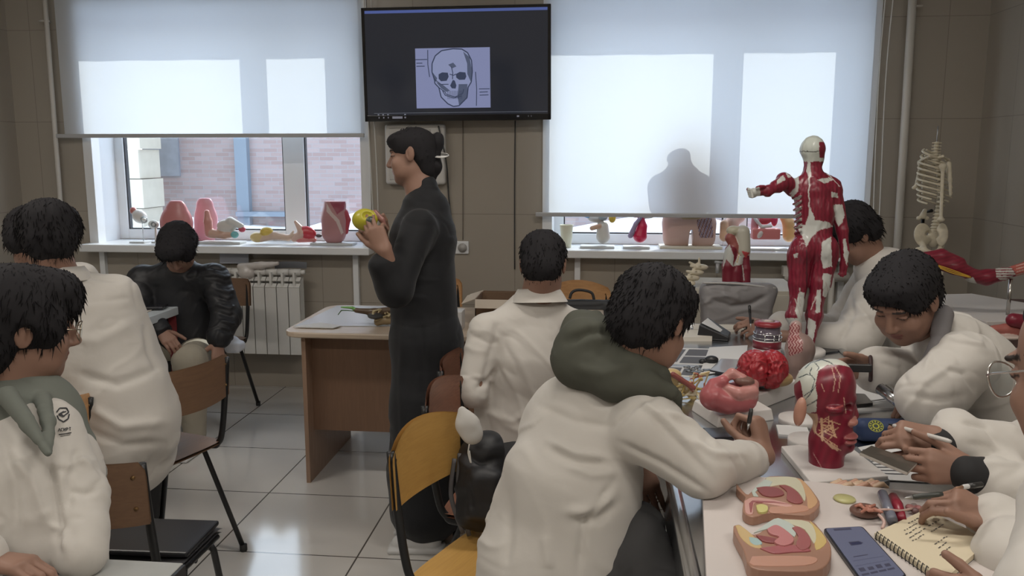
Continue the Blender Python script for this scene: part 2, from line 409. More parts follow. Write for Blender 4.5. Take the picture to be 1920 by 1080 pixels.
# glass: mostly see-through with a little gloss
m_glass = bpy.data.materials.new('window_glass'); m_glass.use_nodes = True; n = m_glass.node_tree
for x in list(n.nodes):
    if x.type == 'BSDF_PRINCIPLED': n.nodes.remove(x)
tb = n.nodes.new('ShaderNodeBsdfTransparent'); gb = n.nodes.new('ShaderNodeBsdfGlossy'); gb.inputs['Roughness'].default_value = .02
mxs = n.nodes.new('ShaderNodeMixShader'); mxs.inputs[0].default_value = .06; tb.inputs[0].default_value = (.93, .96, .97, 1)
n.links.new(tb.outputs[0], mxs.inputs[1]); n.links.new(gb.outputs[0], mxs.inputs[2]); n.links.new(mxs.outputs[0], n.nodes['Material Output'].inputs[0])
def window(num, a, mull, ml):
    """white plastic window: outer frame, mullion at mull (width ml), sash rims and panes"""
    y0, y1 = YW + .26, YW + .32
    f = MB(); t = .075
    f.b2((a[0], y0, SZ), (a[0] + t, y1, WTOP)).b2((a[1] - t, y0, SZ), (a[1], y1, WTOP))
    for u0, u1 in ((a[0] + t, mull - ml / 2), (mull + ml / 2, a[1] - t)): f.b2((u0, y0, SZ), (u1, y1, SZ + .07)).b2((u0, y0, WTOP - .07), (u1, y1, WTOP))
    f.b2((mull - ml / 2, y0, SZ), (mull + ml / 2, y1, WTOP))
    win = tag(f.build('window_%d' % num, m_pvc, bevel=.004), kind='structure')
    gk = mat('black_gasket', (.03, .03, .035), .5)
    for (x0, x1) in ((a[0] + t, mull - ml / 2), (mull + ml / 2, a[1] - t)):
        s = MB(); z0, z1 = SZ + .07, WTOP - .07; r = .008
        s.b2((x0, y0 + .012, z0), (x0 + r, y1 - .012, z1)).b2((x1 - r, y0 + .012, z0), (x1, y1 - .012, z1)).b2((x0, y0 + .012, z0), (x1, y1 - .012, z0 + r)).b2((x0, y0 + .012, z1 - r), (x1, y1 - .012, z1))
        s.build('gasket', gk, win)
        MB().b2((x0 + r, y0 + .027, z0 + r), (x1 - r, y0 + .033, z1 - r)).build('glass_pane', m_glass, win)
    # white linings of the opening
    l = MB(); e = .012
    l.b2((a[0], YW - .012, SZ), (a[0] + e, y0, WTOP)).b2((a[1] - e, YW - .012, SZ), (a[1], y0, WTOP)).b2((a[0], YW - .012, WTOP - e), (a[1], y0, WTOP))
    l.b2((a[0] - .05, YW - .012, SZ), (a[0], YW, WTOP + .05)).b2((a[1], YW - .012, SZ), (a[1] + .05, YW, WTOP + .05)).b2((a[0], YW - .012, WTOP), (a[1], YW, WTOP + .05))
    tag(l.build('trim_%d' % num, m_pvc), kind='structure')
window(1, W1, -2.125, .15); window(2, W2, .88, .15)
def sill(num, a, legs):
    s = MB().b2((a[0] - .06, YW - .13, SZ - .05), (a[1] + .06, YW + .26, SZ)).build('trim_%d' % num, m_pvc, bevel=.006); tag(s, kind='structure')
    for x in legs: MB().b2((x - .018, YW - .035, .0), (x + .018, YW - .001, SZ - .05)).build('sill_support', m_pvc, s)
sill(3, W1, (-3.40, -1.62)); sill(4, W2, (-.15, 1.5))
# roller blinds: translucent cloth sheets with a bottom bar and a top tube
m_blind = bpy.data.materials.new('blind_cloth'); m_blind.use_nodes = True; n = m_blind.node_tree; n.nodes.remove(n.nodes['Principled BSDF'])
db = n.nodes.new('ShaderNodeBsdfDiffuse'); tl = n.nodes.new('ShaderNodeBsdfTranslucent'); ms = n.nodes.new('ShaderNodeMixShader'); ms.inputs[0].default_value = .5
db.inputs[0].default_value = (.80, .82, .84, 1); tl.inputs[0].default_value = (.78, .82, .86, 1)
n.links.new(db.outputs[0], ms.inputs[1]); n.links.new(tl.outputs[0], ms.inputs[2]); n.links.new(ms.outputs[0], n.nodes['Material Output'].inputs[0])
m_bar = mat('blind_bar_metal', (.5, .51, .53), .4, .2)
def blind(label, a, zb, yb, chain_x, slack):
    g = []
    for i in range(25):
        x = a[0] + (a[1] - a[0]) * i / 24
        g.append([(x, yb + .003 * math.sin(i * 1.3), z) for z in np.linspace(zb, 2.95, 9)])
    e = empty('roller_blind', ((a[0] + a[1]) / 2, yb, zb), label, 'window blind', 'roller blinds over the windows')
    MB().sheet(g).build('blind_cloth', m_blind, e)
    b = MB(); b.b2((a[0] - .06, yb - .012, zb - .022), (a[1] + .02, yb + .012, zb + .004)); b.build('bottom_bar', m_bar, e, bevel=.004)
    MB().tube([(a[0] - .05, yb, 2.97), (a[1] + .05, yb, 2.97)], .03, 16).build('top_roller', m_pvc, e)
    t = MB()
    for dx, x2 in ((0, chain_x + .02), (.05, chain_x + .055)):
        t.tube(curve_pts([(chain_x + dx, yb - .02, 2.95), (chain_x + dx * .8 - slack, yb - .02, 2.1), (x2 - slack, yb - .02, 1.25), (chain_x + .03, yb - .02, .97)], 8), .004, 6)
    t.build('pull_cord', mat('cord_white', (.62, .61, .58), .5), e)
blind('grey-white roller blind half lowered over the left window, skirting the television', (-3.58, -1.55), 1.715, YW - .06, -1.50, 0)
blind('grey-white roller blind lowered almost to the sill of the right window', (-.36, 1.60), 1.215, YW - .06, 1.655, .02)
# standing pipes near the corners
def pipe(label, x0, x1, r):
    e = MB(); e.tube([(x0, YW - .06, 0), (x1, YW - .06, ZT)], r, 14)
    for z in (.4, 2.45): e.tube([(x0 - .035, YW - .06, z), (x0 + .035, YW - .06, z)], .007, 8); e.tube([(x0, YW - .06, z), (x0, YW, z)], .006, 8)
    tag(e.build('wall_pipe', mat('pipe_paint', (.62, .60, .56), .4)), label, 'pipe', 'heating pipes up the back wall')
pipe('thin pale vertical pipe left of the left window', GY(112, 390, YW - .06)[0], GY(90, 20, YW - .06)[0] - .01, .015)
pipe('thick pale vertical pipe between the right window and the skeleton', GY(1686, 460, YW - .06)[0], GY(1704, 60, YW - .06)[0] - .0, .024)
# fill lamps added on the unseen ceiling in two rows to brighten the room
def ceil_fill_lamp(x, y, lab):
    e = empty('ceiling_fill_lamp', (x, y, ZT - .07), lab, 'added fill lamp', 'fill lamps added on the ceiling')
    MB().box((x, y, ZT - .035), (.62, .1, .035)).build('housing', m_pvc, e, bevel=.01)
    MB().box((x, y, ZT - .078), (.58, .08, .008)).build('diffuser', mat('fill_lamp_diffuser', (1, .96, .9), .5, emit=2.0), e)
    l = light('ceiling_fill_light', 'AREA', (x, y, ZT - .1), CEIL_FILL_POWER, (1, .93, .84), 1.1, .2, (x, y, 0)); l.parent = None
for x, y in ((-2.6, .2), (-.2, .2), (1.6, .2), (-2.6, 2.6), (.3, 2.6)):
    ceil_fill_lamp(x, y, 'long ceiling lamp added as fill light above the classroom, outside the picture')
# ---------------------------------------------------------------- television
def quadpt(c, u, v):   # c = tl,tr,br,bl
    a = c[0] * (1 - u) + c[1] * u; b = c[3] * (1 - u) + c[2] * u; return a * (1 - v) + b * v
TVC = [GY(677, 15, 5.22), GY(1033, 7, 5.24), GY(1033, 224, 5.36), GY(685, 228, 5.34)]
TN = np.cross(TVC[3] - TVC[0], TVC[1] - TVC[0]); TN /= np.linalg.norm(TN); TN = TN if TN[1] < 0 else -TN
def tvslab(b, u0, v0, u1, v1, front, back):
    q = [quadpt(TVC, u, v) for u, v in ((u0, v0), (u1, v0), (u1, v1), (u0, v1))]
    b.add([p + TN * front for p in q] + [p + TN * back for p in q], [(0, 1, 2, 3), (7, 6, 5, 4), (0, 4, 5, 1), (1, 5, 6, 2), (2, 6, 7, 3), (3, 7, 4, 0)])
tv = empty('television', (TVC[2] + TVC[3]) / 2, 'black flat-screen television on the wall between the windows, showing a skull drawing', 'television')
b = MB(); tvslab(b, 0, 0, 1, 1, 0, -.035); tvslab(b, .25, .2, .75, .9, -.035, -.07); b.build('casing', mat('tv_black', (.012, .012, .014), .3), tv, bevel=.004)
b = MB()
for r in ((0, 0, 1, .022), (0, .945, 1, 1), (0, 0, .016, 1), (.984, 0, 1, 1)): tvslab(b, *r, .006, 0)
b.build('bezel', mat('tv_bezel', (.02, .02, .022), .2), tv, bevel=.002)
sm_ = mat('tv_screen', (.018, .019, .024), .12, spec=.5); scn = MB(); tvslab(scn, .016, .022, .984, .945, .002, 0)
scr = scn.build('screen', sm_, tv)
sb_ = sm_.node_tree.nodes['Principled BSDF']; sb_.inputs['Emission Color'].default_value = (.15, .17, .23, 1); sb_.inputs['Emission Strength'].default_value = .06
def em(name, c, s=1.0):
    m = mat(name, c, .4, emit=s); m.node_tree.nodes['Principled BSDF'].inputs['Base Color'].default_value = (.02, .02, .02, 1); return m
b = MB(); tvslab(b, .018, .026, .982, .05, .0026, .002); b.build('title_bar', em('scr_blue', (.06, .09, .27), .7), scr)
# the picture: a page with a pen drawing of a skull
SKU = lambda x: (x - 684) / (1032 - 684); SKV = lambda y: (y - 15) / (224 - 15)
pu0, pu1, pv0, pv1 = .283, .680, .355, .885
b = MB(); tvslab(b, pu0, pv0, pu1, pv1, .0030, .002); b.build('skull_page', em('scr_page', (.24, .27, .46), .55), scr)
def tpoly(b, pts, lift, sw=None):   # pts in crop pixels of the page 483..1080 x 350..830
    q = [quadpt(TVC, pu0 + (x - 490) / 590 * (pu1 - pu0), pv0 + (y - 355) / 475 * (pv1 - pv0)) + TN * lift for x, y in pts]
    b.add(q, [tuple(range(len(q)))])
def tline(b, pts, wd, lift):
    for (x0, y0), (x1, y1) in zip(pts[:-1], pts[1:]):
        L = math.hypot(x1 - x0, y1 - y0) + 1e-6; nx, ny = -(y1 - y0) / L * wd / 2, (x1 - x0) / L * wd / 2
        tpoly(b, [(x0 + nx, y0 + ny), (x1 + nx, y1 + ny), (x1 - nx, y1 - ny), (x0 - nx, y0 - ny)], lift)
outline = [(790, 362), (700, 375), (648, 415), (622, 475), (620, 540), (640, 610), (640, 630), (672, 665), (688, 740), (740, 795), (785, 818), (830, 812), (895, 748), (905, 665), (930, 625), (940, 540), (935, 455), (905, 395), (860, 366)]
b = MB(); tpoly(b, outline, .0034); b.build('skull_drawing', em('scr_bone', (.25, .285, .46), .6), scr)
dk = MB()
tline(dk, outline + outline[:1], 9, .0038)
tpoly(dk, [(672, 560), (700, 545), (745, 548), (752, 580), (735, 612), (690, 615), (672, 595)], .0040)
tpoly(dk, [(810, 560), (840, 543), (885, 548), (892, 580), (880, 605), (835, 606), (812, 588)], .0040)
tpoly(dk, [(785, 605), (762, 650), (775, 672), (805, 675), (812, 650), (800, 612)], .0040)
for pts in ([(672, 665), (720, 700), (730, 720), (800, 742), (860, 715), (870, 680)], [(700, 690), (722, 728), (790, 750), (850, 735)], [(640, 600), (690, 640), (750, 640)], [(760, 560), (790, 570), (810, 560)], [(775, 500), (785, 550), (782, 600)],
            [(590, 368), (588, 480), (600, 580)], [(490, 442), (584, 442)], [(497, 470), (545, 470)], [(497, 494), (563, 494)], [(965, 545), (972, 680), (968, 815)], [(990, 680), (1075, 680)], [(995, 706), (1060, 704)], [(995, 730), (1065, 728)]):
    tline(dk, pts, 6.5, .0039)
for k in range(11): x = 742 + k * 11; tline(dk, [(x, 692), (x + 1, 758)], 3, .0041)
dk.build('skull_lines', em('scr_ink', (.025, .035, .07), .8), scr)
sh = MB(); tpoly(sh, [(870, 385), (920, 430), (938, 540), (925, 620), (900, 560), (900, 480)], .0036); tpoly(sh, [(830, 640), (900, 640), (895, 748), (830, 808), (820, 740)], .0036); tpoly(sh, [(750, 485), (790, 470), (815, 500), (780, 515)], .0036)
tpoly(sh, [(650, 620), (700, 640), (760, 690), (730, 700), (690, 670)], .0036); tpoly(sh, [(622, 540), (660, 590), (650, 620), (635, 600)], .0036)
sh.build('skull_shading', em('scr_mid', (.075, .095, .16), .6), scr)
b = MB(); tvslab(b, .05, .925, .982, .9265, .003, .002)
for u in (.07, .095, .122, .215): tvslab(b, u, .935, u + .008, .943, .003, .002)
b.build('taskbar_marks', em('scr_grey', (.2, .22, .27), .8), scr)
b = MB()
for u0, u1 in ((.075, .08), (.1, .106), (.125, .13), (.216, .224), (.82, .832), (.88, .882), (.895, .897)): tvslab(b, u0, .958, u1, .972, .0075, .006)
tvslab(b, .15, .955, .205, .975, .0075, .006)
b.build('bezel_marks', em('bez_mark', (.2, .2, .24), .5), tv)
# ---------------------------------------------------------------- white wall box, cables, socket
a0 = GY(728, 345, YW - .001); a1 = GY(837, 233, YW - .001)
bx = empty('electrical_box', (a0 + a1) / 2, 'white plastic electrical box on the wall under the television', 'electrical box')
MB().b2((a0[0], YW - .075, a0[2]), (a1[0], YW, a1[2])).build('box_body', mat('box_white', (.62, .61, .59), .4), bx, bevel=.02, seg=4)
MB().b2((a0[0] + .03, YW - .082, a0[2] + .03), (a1[0] - .09, YW - .074, a1[2] - .03)).build('lid', mat('box_lid', (.55, .54, .52), .35), bx, bevel=.004)
c = MB(); c.tube(curve_pts([GY(822, 236, YW - .09), GY(836, 300, YW - .09), GY(840, 345, YW - .02), GY(842, 375, YW - .02), GY(850, 440, YW - .02)], 6), .005, 8)
tag(c.build('power_cable', mat('cable_dark', (.05, .05, .05), .4)), 'dark thin cable running down the wall beside the white electrical box', 'cable')
c = MB(); c.tube(curve_pts([GY(966, 226, YW - .008), GY(965, 350, YW - .008), GY(965, 505, YW - .008)], 6), .004, 6)
tag(c.build('wall_cable', mat('cable_dark', (.05, .05, .05), .4)), 'thin straight dark cable on the wall under the right end of the television', 'cable')
c = MB(); c.tube(curve_pts([GY(868, 226, YW - .008), GY(868, 350, YW - .008), GY(868, 450, YW - .008)], 6), .0025, 6)
tag(c.build('wall_cable', mat('cable_grey', (.16, .14, .12), .5)), 'fine grey cable on the wall dropping to the socket', 'cable')
s0 = GY(868, 464, YW - .001)
so = empty('wall_socket', s0, 'double white power socket on the wall behind the standing teacher', 'socket')
MB().box(s0 + (-.045, -.006, 0), (.085, .01, .042)).build('plate', m_pvc, so, bevel=.006)
for dx in (-.09, .0):
    d = MB(); d.lathe(s0 + (dx, -.017, 0), [(.0, .0), (.022, 0), (.028, .0), (.030, .006)], 20, (0, -1, 0)); d.build('outlet_ring', mat('socket_ring', (.45, .44, .42), .4), so)
    d = MB(); d.lathe(s0 + (dx, -.0175, 0), [(0, .0), (.019, .001)], 16, (0, -1, 0))
    d.build('outlet_hole', mat('socket_dark', (.06, .06, .06), .5), so)
# ---------------------------------------------------------------- radiators
m_rad = mat('radiator_enamel', (.70, .70, .68), .32)
def radiator(label, x0, x1, z0, z1, y):
    e = empty('radiator', ((x0 + x1) / 2, y, z0), label, 'radiator', 'ribbed white radiators under the windows')
    n = int(round((x1 - x0) / .08)); st = (x1 - x0) / n
    for k in range(n):
        x = x0 + st * (k + .5); b = MB(); t = st * .46
        b.b2((x - t, y - .09, z0), (x + t, y - .078, z1 - .12))            # front plate
        b.b2((x - .007, y - .085, z0 + .01), (x + .007, y, z1 - .02))       # fin
        b.b2((x - t, y - .006, z0 + .02), (x + t, y, z1 - .05))
        for q, (zz, yy) in enumerate(((z1 - .115, y - .085), (z1 - .075, y - .066), (z1 - .035, y - .045))):
            b.add([(x - t, yy - .006, zz), (x + t, yy - .006, zz), (x + t, yy + .02, zz + .022), (x - t, yy + .02, zz + .022), (x - t, yy, zz - .006), (x + t, yy, zz - .006), (x + t, yy + .026, zz + .016), (x - t, yy + .026, zz + .016)],
                  [(0, 1, 2, 3), (7, 6, 5, 4), (0, 4, 5, 1), (1, 5, 6, 2), (2, 6, 7, 3), (3, 7, 4, 0)])
        b.tube([(x - st / 2, y - .045, z1 - .02), (x + st / 2 - .006, y - .045, z1 - .02)], .022, 12)
        b.tube([(x - st / 2, y - .045, z0 + .04), (x + st / 2 - .006, y - .045, z0 + .04)], .02, 12)
        b.build('section', m_rad, e)
    MB().tube([(x1 - .01, y - .045, z1 - .02), (x1 + .025, y - .045, z1 - .02)], .016, 10).build('end_cap', m_rad, e)
    MB().tube([(x0 - .05, y - .045, z0 + .04), (x0, y - .045, z0 + .04)], .012, 10).tube([(x0 - .05, y - .045, z0 + .04), (x0 - .05, y + .03, z0 + .04)], .012, 10).build('feed_pipe', m_rad, e)
rx1 = GY(572, 520, 5.40)[0]
radiator('white ribbed radiator under the left window behind the black-jacketed student', rx1 - .97, rx1 - .015, .27, .838, 5.42)
radiator('white ribbed radiator under the right window behind the grey bag', .13, 1.18, .235, .80, 5.42)
v = MB(); p0 = GY(1345, 512, 5.36); v.tube([p0, p0 + (0, 0, .06)], .012, 10).tube([p0 + (-.02, 0, .07), p0 + (.03, 0, .065)], .008, 8)
tag(v.build('radiator_valve', m_bar), 'small metal valve handle on the right radiator beside the leg model', 'valve')
v = MB(); v.tube([GY(1470, 517, 5.38), GY(1500, 517, 5.38), GY(1590, 520, 5.40)], .03, 12).box(GY(1478, 508, 5.38), (.035, .03, .03))
v.tube([GY(1560, 520, 5.38), (GY(1560, 520, 5.38)[0], 5.38, .05)], .018, 10)
tag(v.build('heating_pipe', mat('pipe_paint', (.62, .60, .56), .4)), 'pale thick heating pipe joining the right radiator, behind the muscle figure', 'pipe')
# ---------------------------------------------------------------- outdoors
m_snow = mat('snow', (.86, .88, .92), .8, var=.04)
gnd = MB(); g = []
for i in range(31):
    x = -14 + i * 1.0; g.append([(x, YO + .02 + (j / 20.) ** 1.3 * 14, .35 + (.36 * math.exp(-((j - 9) / 3.5) ** 2)) * (1 + .35 * math.sin(x * 1.7) + .2 * math.sin(x * 4.1 + j)) + .02 * math.sin(x * 9 + j * 2)) for j in range(21)])
gnd.sheet(g); tag(gnd.build('snowy_ground', m_snow), kind='structure')
m_brick = bpy.data.materials.new('brick_wall'); m_brick.use_nodes = True; n = m_brick.node_tree; bb = n.nodes['Principled BSDF']; bb.inputs['Roughness'].default_value = .85
bt = n.nodes.new('ShaderNodeTexBrick'); tcn = n.nodes.new('ShaderNodeNewGeometry'); mp = n.nodes.new('ShaderNodeMapping'); mp.inputs['Rotation'].default_value = (math.radians(90), 0, 0)
n.links.new(tcn.outputs['Position'], mp.inputs[0]); n.links.new(mp.outputs[0], bt.inputs['Vector'])
bt.inputs['Color1'].default_value = (.255, .185, .18, 1); bt.inputs['Color2'].default_value = (.31, .25, .25, 1); bt.inputs['Mortar'].default_value = (.27, .255, .265, 1)
bt.inputs['Scale'].default_value = 1; bt.inputs['Brick Width'].default_value = .19; bt.inputs['Row Height'].default_value = .055; bt.inputs['Mortar Size'].default_value = .005
n.links.new(bt.outputs['Color'], bb.inputs['Base Color'])
bl = empty('brick_building', (-3, 11, .3), 'pink brick building outside across the snowy yard, seen through the left window', 'building')
MB().b2((-6.1, 11, .2), (16, 11.3, 3.4)).build('brick_wall', m_brick, bl)
p = GY(300, 300, 10.99); MB().b2((GY(270, 300, 10.99)[0], 10.96, GY(300, 330, 10.99)[2]), (GY(337, 300, 10.99)[0], 11, 2.6)).build('grey_panel', mat('grey_panel', (.21, .22, .25), .7, var=.1), bl)
MB().b2((GY(445, 300, 10.99)[0], 10.9, .4), (GY(468, 300, 10.99)[0], 11, 3.2)).build('downpipe', mat('grey_blue', (.16, .20, .25), .6), bl)
MB().b2((GY(445, 300, 10.99)[0], 10.85, GY(480, 397, 10.9)[2] - .06), (GY(560, 300, 10.99)[0], 10.99, GY(480, 397, 10.9)[2])).build('ledge', mat('grey_blue', (.16, .20, .25), .6), bl)
cb_ = MB(); xr = GY(268, 300, 10.0)[0]
for k in range(9): cb_.b2((-8.4, 9.9, .2 + k * .36), (xr + (.0 if k % 2 else .03), 10.4, .2 + k * .36 + .35))
tag(cb_.build('cream_block_pillar', mat('cream_block', (.48, .44, .36), .8, var=.05)), 'cream block pillar outside at the left edge of the left window', 'pillar')
# ================================================================ people
m_skin = vmat('skin', rough=.5, spec=.35)
SKIN = (.30, .175, .13)
m_hair = mat('black_hair', (.022, .021, .024), .8, spec=.2)
m_coat = mat('white_lab_coat', (.60, .575, .54), .75, spec=.2, sheen=.15, bump=.25, bs=9)
m_dark = mat('dark_trousers', (.035, .036, .04), .8)
m_shoe = mat('shoe_white', (.6, .6, .6), .5)
def cd(r, u, a): v = CR * r + CU * u + CF * a; return v / np.linalg.norm(v)   # direction given as right/up/away
def frame(fwd, up=(0, 0, 1)):
    f = np.asarray(fwd, float); f = f / np.linalg.norm(f); r = np.cross(f, np.asarray(up, float)); r /= np.linalg.norm(r); return np.stack([r, f, np.cross(r, f)], 1)
def add_head(S, c, M, sc=1.0, lips=(.25, .105, .09)):
    """face, ears and skull; c = skull centre, M columns = right, forward, up"""
    L = lambda x, y, z: c + M @ (np.array([x, y, z]) * sc)
    e = lambda p, r, k=.012, op=1, col=SKIN: S.ell(L(*p), np.array(r) * sc, M, k, op, col)
    e((0, -.012, .035), (.076, .094, .082), .02); e((0, .028, -.035), (.060, .066, .078), .03)
    e((0, .062, -.092), (.026, .022, .019), .03); e((.042, .035, -.06), (.022, .04, .035), .03); e((-.042, .035, -.06), (.022, .04, .035), .03)
    e((0, .083, .030), (.050, .012, .010), .015)
    for s in (-1, 1):
        e((s * .032, .093, .008), (.017, .012, .010), .010, -1)
        e((s * .032, .079, .008), (.014, .011, .009), .004)
        e((s * .040, .066, -.028), (.022, .020, .020), .02)
        e((s * .077, -.004, -.002), (.007, .019, .031), .008); e((s * .084, .002, .004), (.005, .011, .018), .005, -1)
        e((s * .082, -.010, .006), (.004, .013, .026), .005)
        e((s * .011, .098, -.030), (.008, .010, .007), .006)
    S.cone(L(0, .088, .014), L(0, .109, -.024), .008 * sc, .011 * sc, .010, col=SKIN)
    e((0, .086, -.053), (.022, .010, .006), .006, 1, lips); e((0, .083, -.063), (.018, .010, .007), .006, 1, lips); e((0, .098, -.058), (.02, .006, .0015), .003, -1)
    return L
def add_hand(S, w, fd, pn, tside, curls=((25, 30, 20),) * 4, thumb=(.5, .7, .5), sc=1.0, col=SKIN, spread=.0, forearm=True):
    fd = np.asarray(fd, float); fd /= np.linalg.norm(fd); pn = np.asarray(pn, float); pn = pn - fd * (pn @ fd); pn /= np.linalg.norm(pn); sd = np.cross(fd, pn) * tside
    w = np.asarray(w, float); offs = [.028, .0095, -.010, -.028]; ln = [(.041, .025, .021), (.045, .029, .022), (.041, .027, .021), (.033, .020, .019)]
    kn = [.088, .092, .088, .080]
    tips = []
    for i in range(4):
        b = w + fd * .012 * sc + sd * offs[i] * .55 * sc; k = w + (fd * kn[i] + sd * offs[i] - pn * (.004 if i in (1, 2) else 0)) * sc
        S.cone(b, k, .014 * sc, .0115 * sc, .014, col=col)
        p = k; ang = 0; dirf = fd + sd * (offs[i] * spread * 20)
        dirf /= np.linalg.norm(dirf)
        for j in range(3):
            ang += math.radians(curls[i][j]); d = dirf * math.cos(ang) + pn * math.sin(ang); q = p + d * ln[i][j] * sc
            S.cone(p, q, (.0092 - .0009 * j) * sc, (.0083 - .0009 * j) * sc, .003, col=col); p = q
        tips.append(p)
    b = w + (fd * .022 + sd * .022 + pn * .006) * sc; d = fd * thumb[0] + sd * thumb[1] + pn * thumb[2]; d /= np.linalg.norm(d)
    q = b + d * .046 * sc; S.cone(b, q, .017 * sc, .012 * sc, .012, col=col); d2 = d * .75 + fd * .45 + pn * .1; d2 /= np.linalg.norm(d2); q2 = q + d2 * .034 * sc
    S.cone(q, q2, .0112 * sc, .0100 * sc, .005, col=col); d3 = d2 * .8 + fd * .35; d3 /= np.linalg.norm(d3); q3 = q2 + d3 * .026 * sc; S.cone(q2, q3, .0102 * sc, .0085 * sc, .003, col=col)
    return tips, q3
def cloth_disp(S, amp=.004, folds=(), lo=5., hi=15., seed=0):
    T = np.array([q[6] if q[6] is not None and not isinstance(q[6], str) else (0, 0, 1.) for q in S.p], float)
    def f(V, n, ow):
        t = T[ow]; a = (V * t).sum(1); q = V * lo + t * (a * (hi - lo))[:, None] + seed
        q = q + .55 * np.stack([noise(V * 7 + 3), noise(V * 7 + 11), noise(V * 7 + 19)], 1)
        def rid(x, w=3.6): return np.clip(1 - w * np.abs(x), 0, 1) ** 2.0
        m = np.clip(.5 + .9 * noise(V * 4.5 + seed + 2), 0, 1.2); m2 = np.clip(.45 - .9 * noise(V * 5.5 + seed + 9), 0, 1.2)
        d = amp * (1.5 * rid(noise(q)) * m - 1.1 * rid(noise(q * 1.35 + 4), 3.8) * m2 + .45 * rid(noise(q * 2.4 + 8), 3) * m2 + .5 * noise(V * 6 + seed)) - amp * .3
        if folds:
            c = V - CC; z = c @ CF; px = 960 + FPX * (c @ CR) / z; py = 540 - FPX * (c @ CU) / z; fac = np.clip(-(n * c).sum(1) / np.linalg.norm(c, axis=1) * 2, 0, 1)
            for pts, wd, am in folds:
                best = np.full(len(V), 1e9); tt = np.zeros(len(V)); N = len(pts) - 1
                for i in range(N):
                    a0 = np.array(pts[i], float); a1 = np.array(pts[i + 1], float); ab = a1 - a0; h = np.clip(((px - a0[0]) * ab[0] + (py - a0[1]) * ab[1]) / (ab @ ab), 0, 1)
                    dd = np.hypot(px - a0[0] - h * ab[0], py - a0[1] - h * ab[1]); b = dd < best; best[b] = dd[b]; tt[b] = (i + h[b]) / N
                d = d + am * fac * np.exp(-(best / wd) ** 2) * np.clip(np.sin(np.pi * np.clip(tt, .04, .96)) * 2, 0, 1)
        return d
    return f
def hair_mesh(c, M, sc, prims, cuts, vox=.0045, amp=.004, flow=(0, 0, -1), tufts=500, tl=.02, seed=1, fr=70):
    """prims/cuts: ((x,y,z),(rx,ry,rz)) in head frame"""
    S = Soft(); L = lambda p: c + M @ (np.array(p, float) * sc)
    for p, r in prims: S.ell(L(p), np.array(r) * sc, M, .02)
    for p, r in cuts: S.ell(L(p), np.array(r) * sc, M, .008, -1)
    fl = M @ np.array(flow, float)
    def dsp(V, n, ow):
        q = (V - c) @ M; a = np.arctan2(q[:, 0], q[:, 1] + .02); s = np.stack([a * 9, q[:, 2] * 14, np.linalg.norm(q, axis=1) * 14], 1) + seed * 3.1
        return amp * (fbm(s * .6, 2) * 1.1 + .45 * fbm(s * np.array([3.5, .5, .6]), 2)) + amp * .3
    me = S.mesh(vox=vox, disp=dsp)
    # short strands breaking the outline
    if tufts:
        v = np.empty(len(me.vertices) * 3); me.vertices.foreach_get('co', v); v = v.reshape(-1, 3); nn = np.empty(len(me.vertices) * 3); me.vertices.foreach_get('normal', nn); nn = nn.reshape(-1, 3)
        R = np.random.RandomState(seed); ii = R.randint(0, len(v), tufts); vs = []; fs = []
        for i in ii:
            p = v[i]; nrm = nn[i]; d = nrm * .30 + fl * .8 + R.randn(3) * .22; d -= nrm * min(0, d @ nrm); d /= np.linalg.norm(d); s = np.cross(d, nrm); s /= np.linalg.norm(s) + 1e-9
            l = tl * (.4 + .7 * R.rand()); w = .0008 + .0012 * R.rand(); b = len(vs)
            vs += [p - s * w - nrm * .002, p + s * w - nrm * .002, p + nrm * w * 2, p + d * l + fl * l * .3]; fs += [(b, b + 1, b + 3), (b + 1, b + 2, b + 3), (b + 2, b, b + 3)]
        bm = bmesh.new(); bm.from_mesh(me); vv = [bm.verts.new(q) for q in vs]
        for f in fs: bm.faces.new([vv[k] for k in f]).smooth = True
        bm.to_mesh(me); bm.free()
    return me
SHORT = ([((0, -.016, .046), (.085, .100, .083)), ((0, -.055, -.01), (.074, .062, .075)), ((0, .045, .085), (.062, .055, .035))],
         [((0, .115, -.035), (.085, .085, .085)), ((.085, .03, -.05), (.03, .05, .05)), ((-.085, .03, -.05), (.03, .05, .05))])
FULL = ([((0, -.016, .052), (.094, .108, .088)), ((0, -.055, -.005), (.084, .068, .08)), ((0, .045, .095), (.075, .062, .045)), ((.06, .0, .05), (.035, .06, .06)), ((-.06, .0, .05), (.035, .06, .06))],
        [((0, .125, -.035), (.09, .085, .08)), ((.095, .03, -.055), (.03, .05, .045)), ((-.095, .03, -.055), (.03, .05, .045))])
def glasses(root, c, M, sc, m, shape=.023, wire=.0013, round_=True):
    L = lambda x, y, z: c + M @ (np.array([x, y, z]) * sc); g = MB()
    for s in (-1, 1):
        g.tube([L(s * .034 + shape * math.cos(a) * 1.05, .112 - .006 * abs(math.cos(a)), .002 + shape * math.sin(a)) for a in np.linspace(0, 2 * math.pi, 25)[:-1]], wire * sc, 6, closed=True)
        g.tube([L(s * (.034 + shape), .108, .010), L(s * .072, .085, .012), L(s * .083, .0, .012), L(s * .083, -.02, -.004)], wire * sc, 6)
    g.tube([L(-.012, .111, .008), L(0, .116, .012), L(.012, .111, .008)], wire * sc, 6)
    o = g.build('glasses', m, root)
    for s in (-1, 1): l = MB(); l.lathe(L(s * .034, .110, .002), [(shape * .98 * sc, 0), (shape * .98 * sc, .0008)], 20, M[:, 1]); l.build('lens', m_glass, o)
    return o
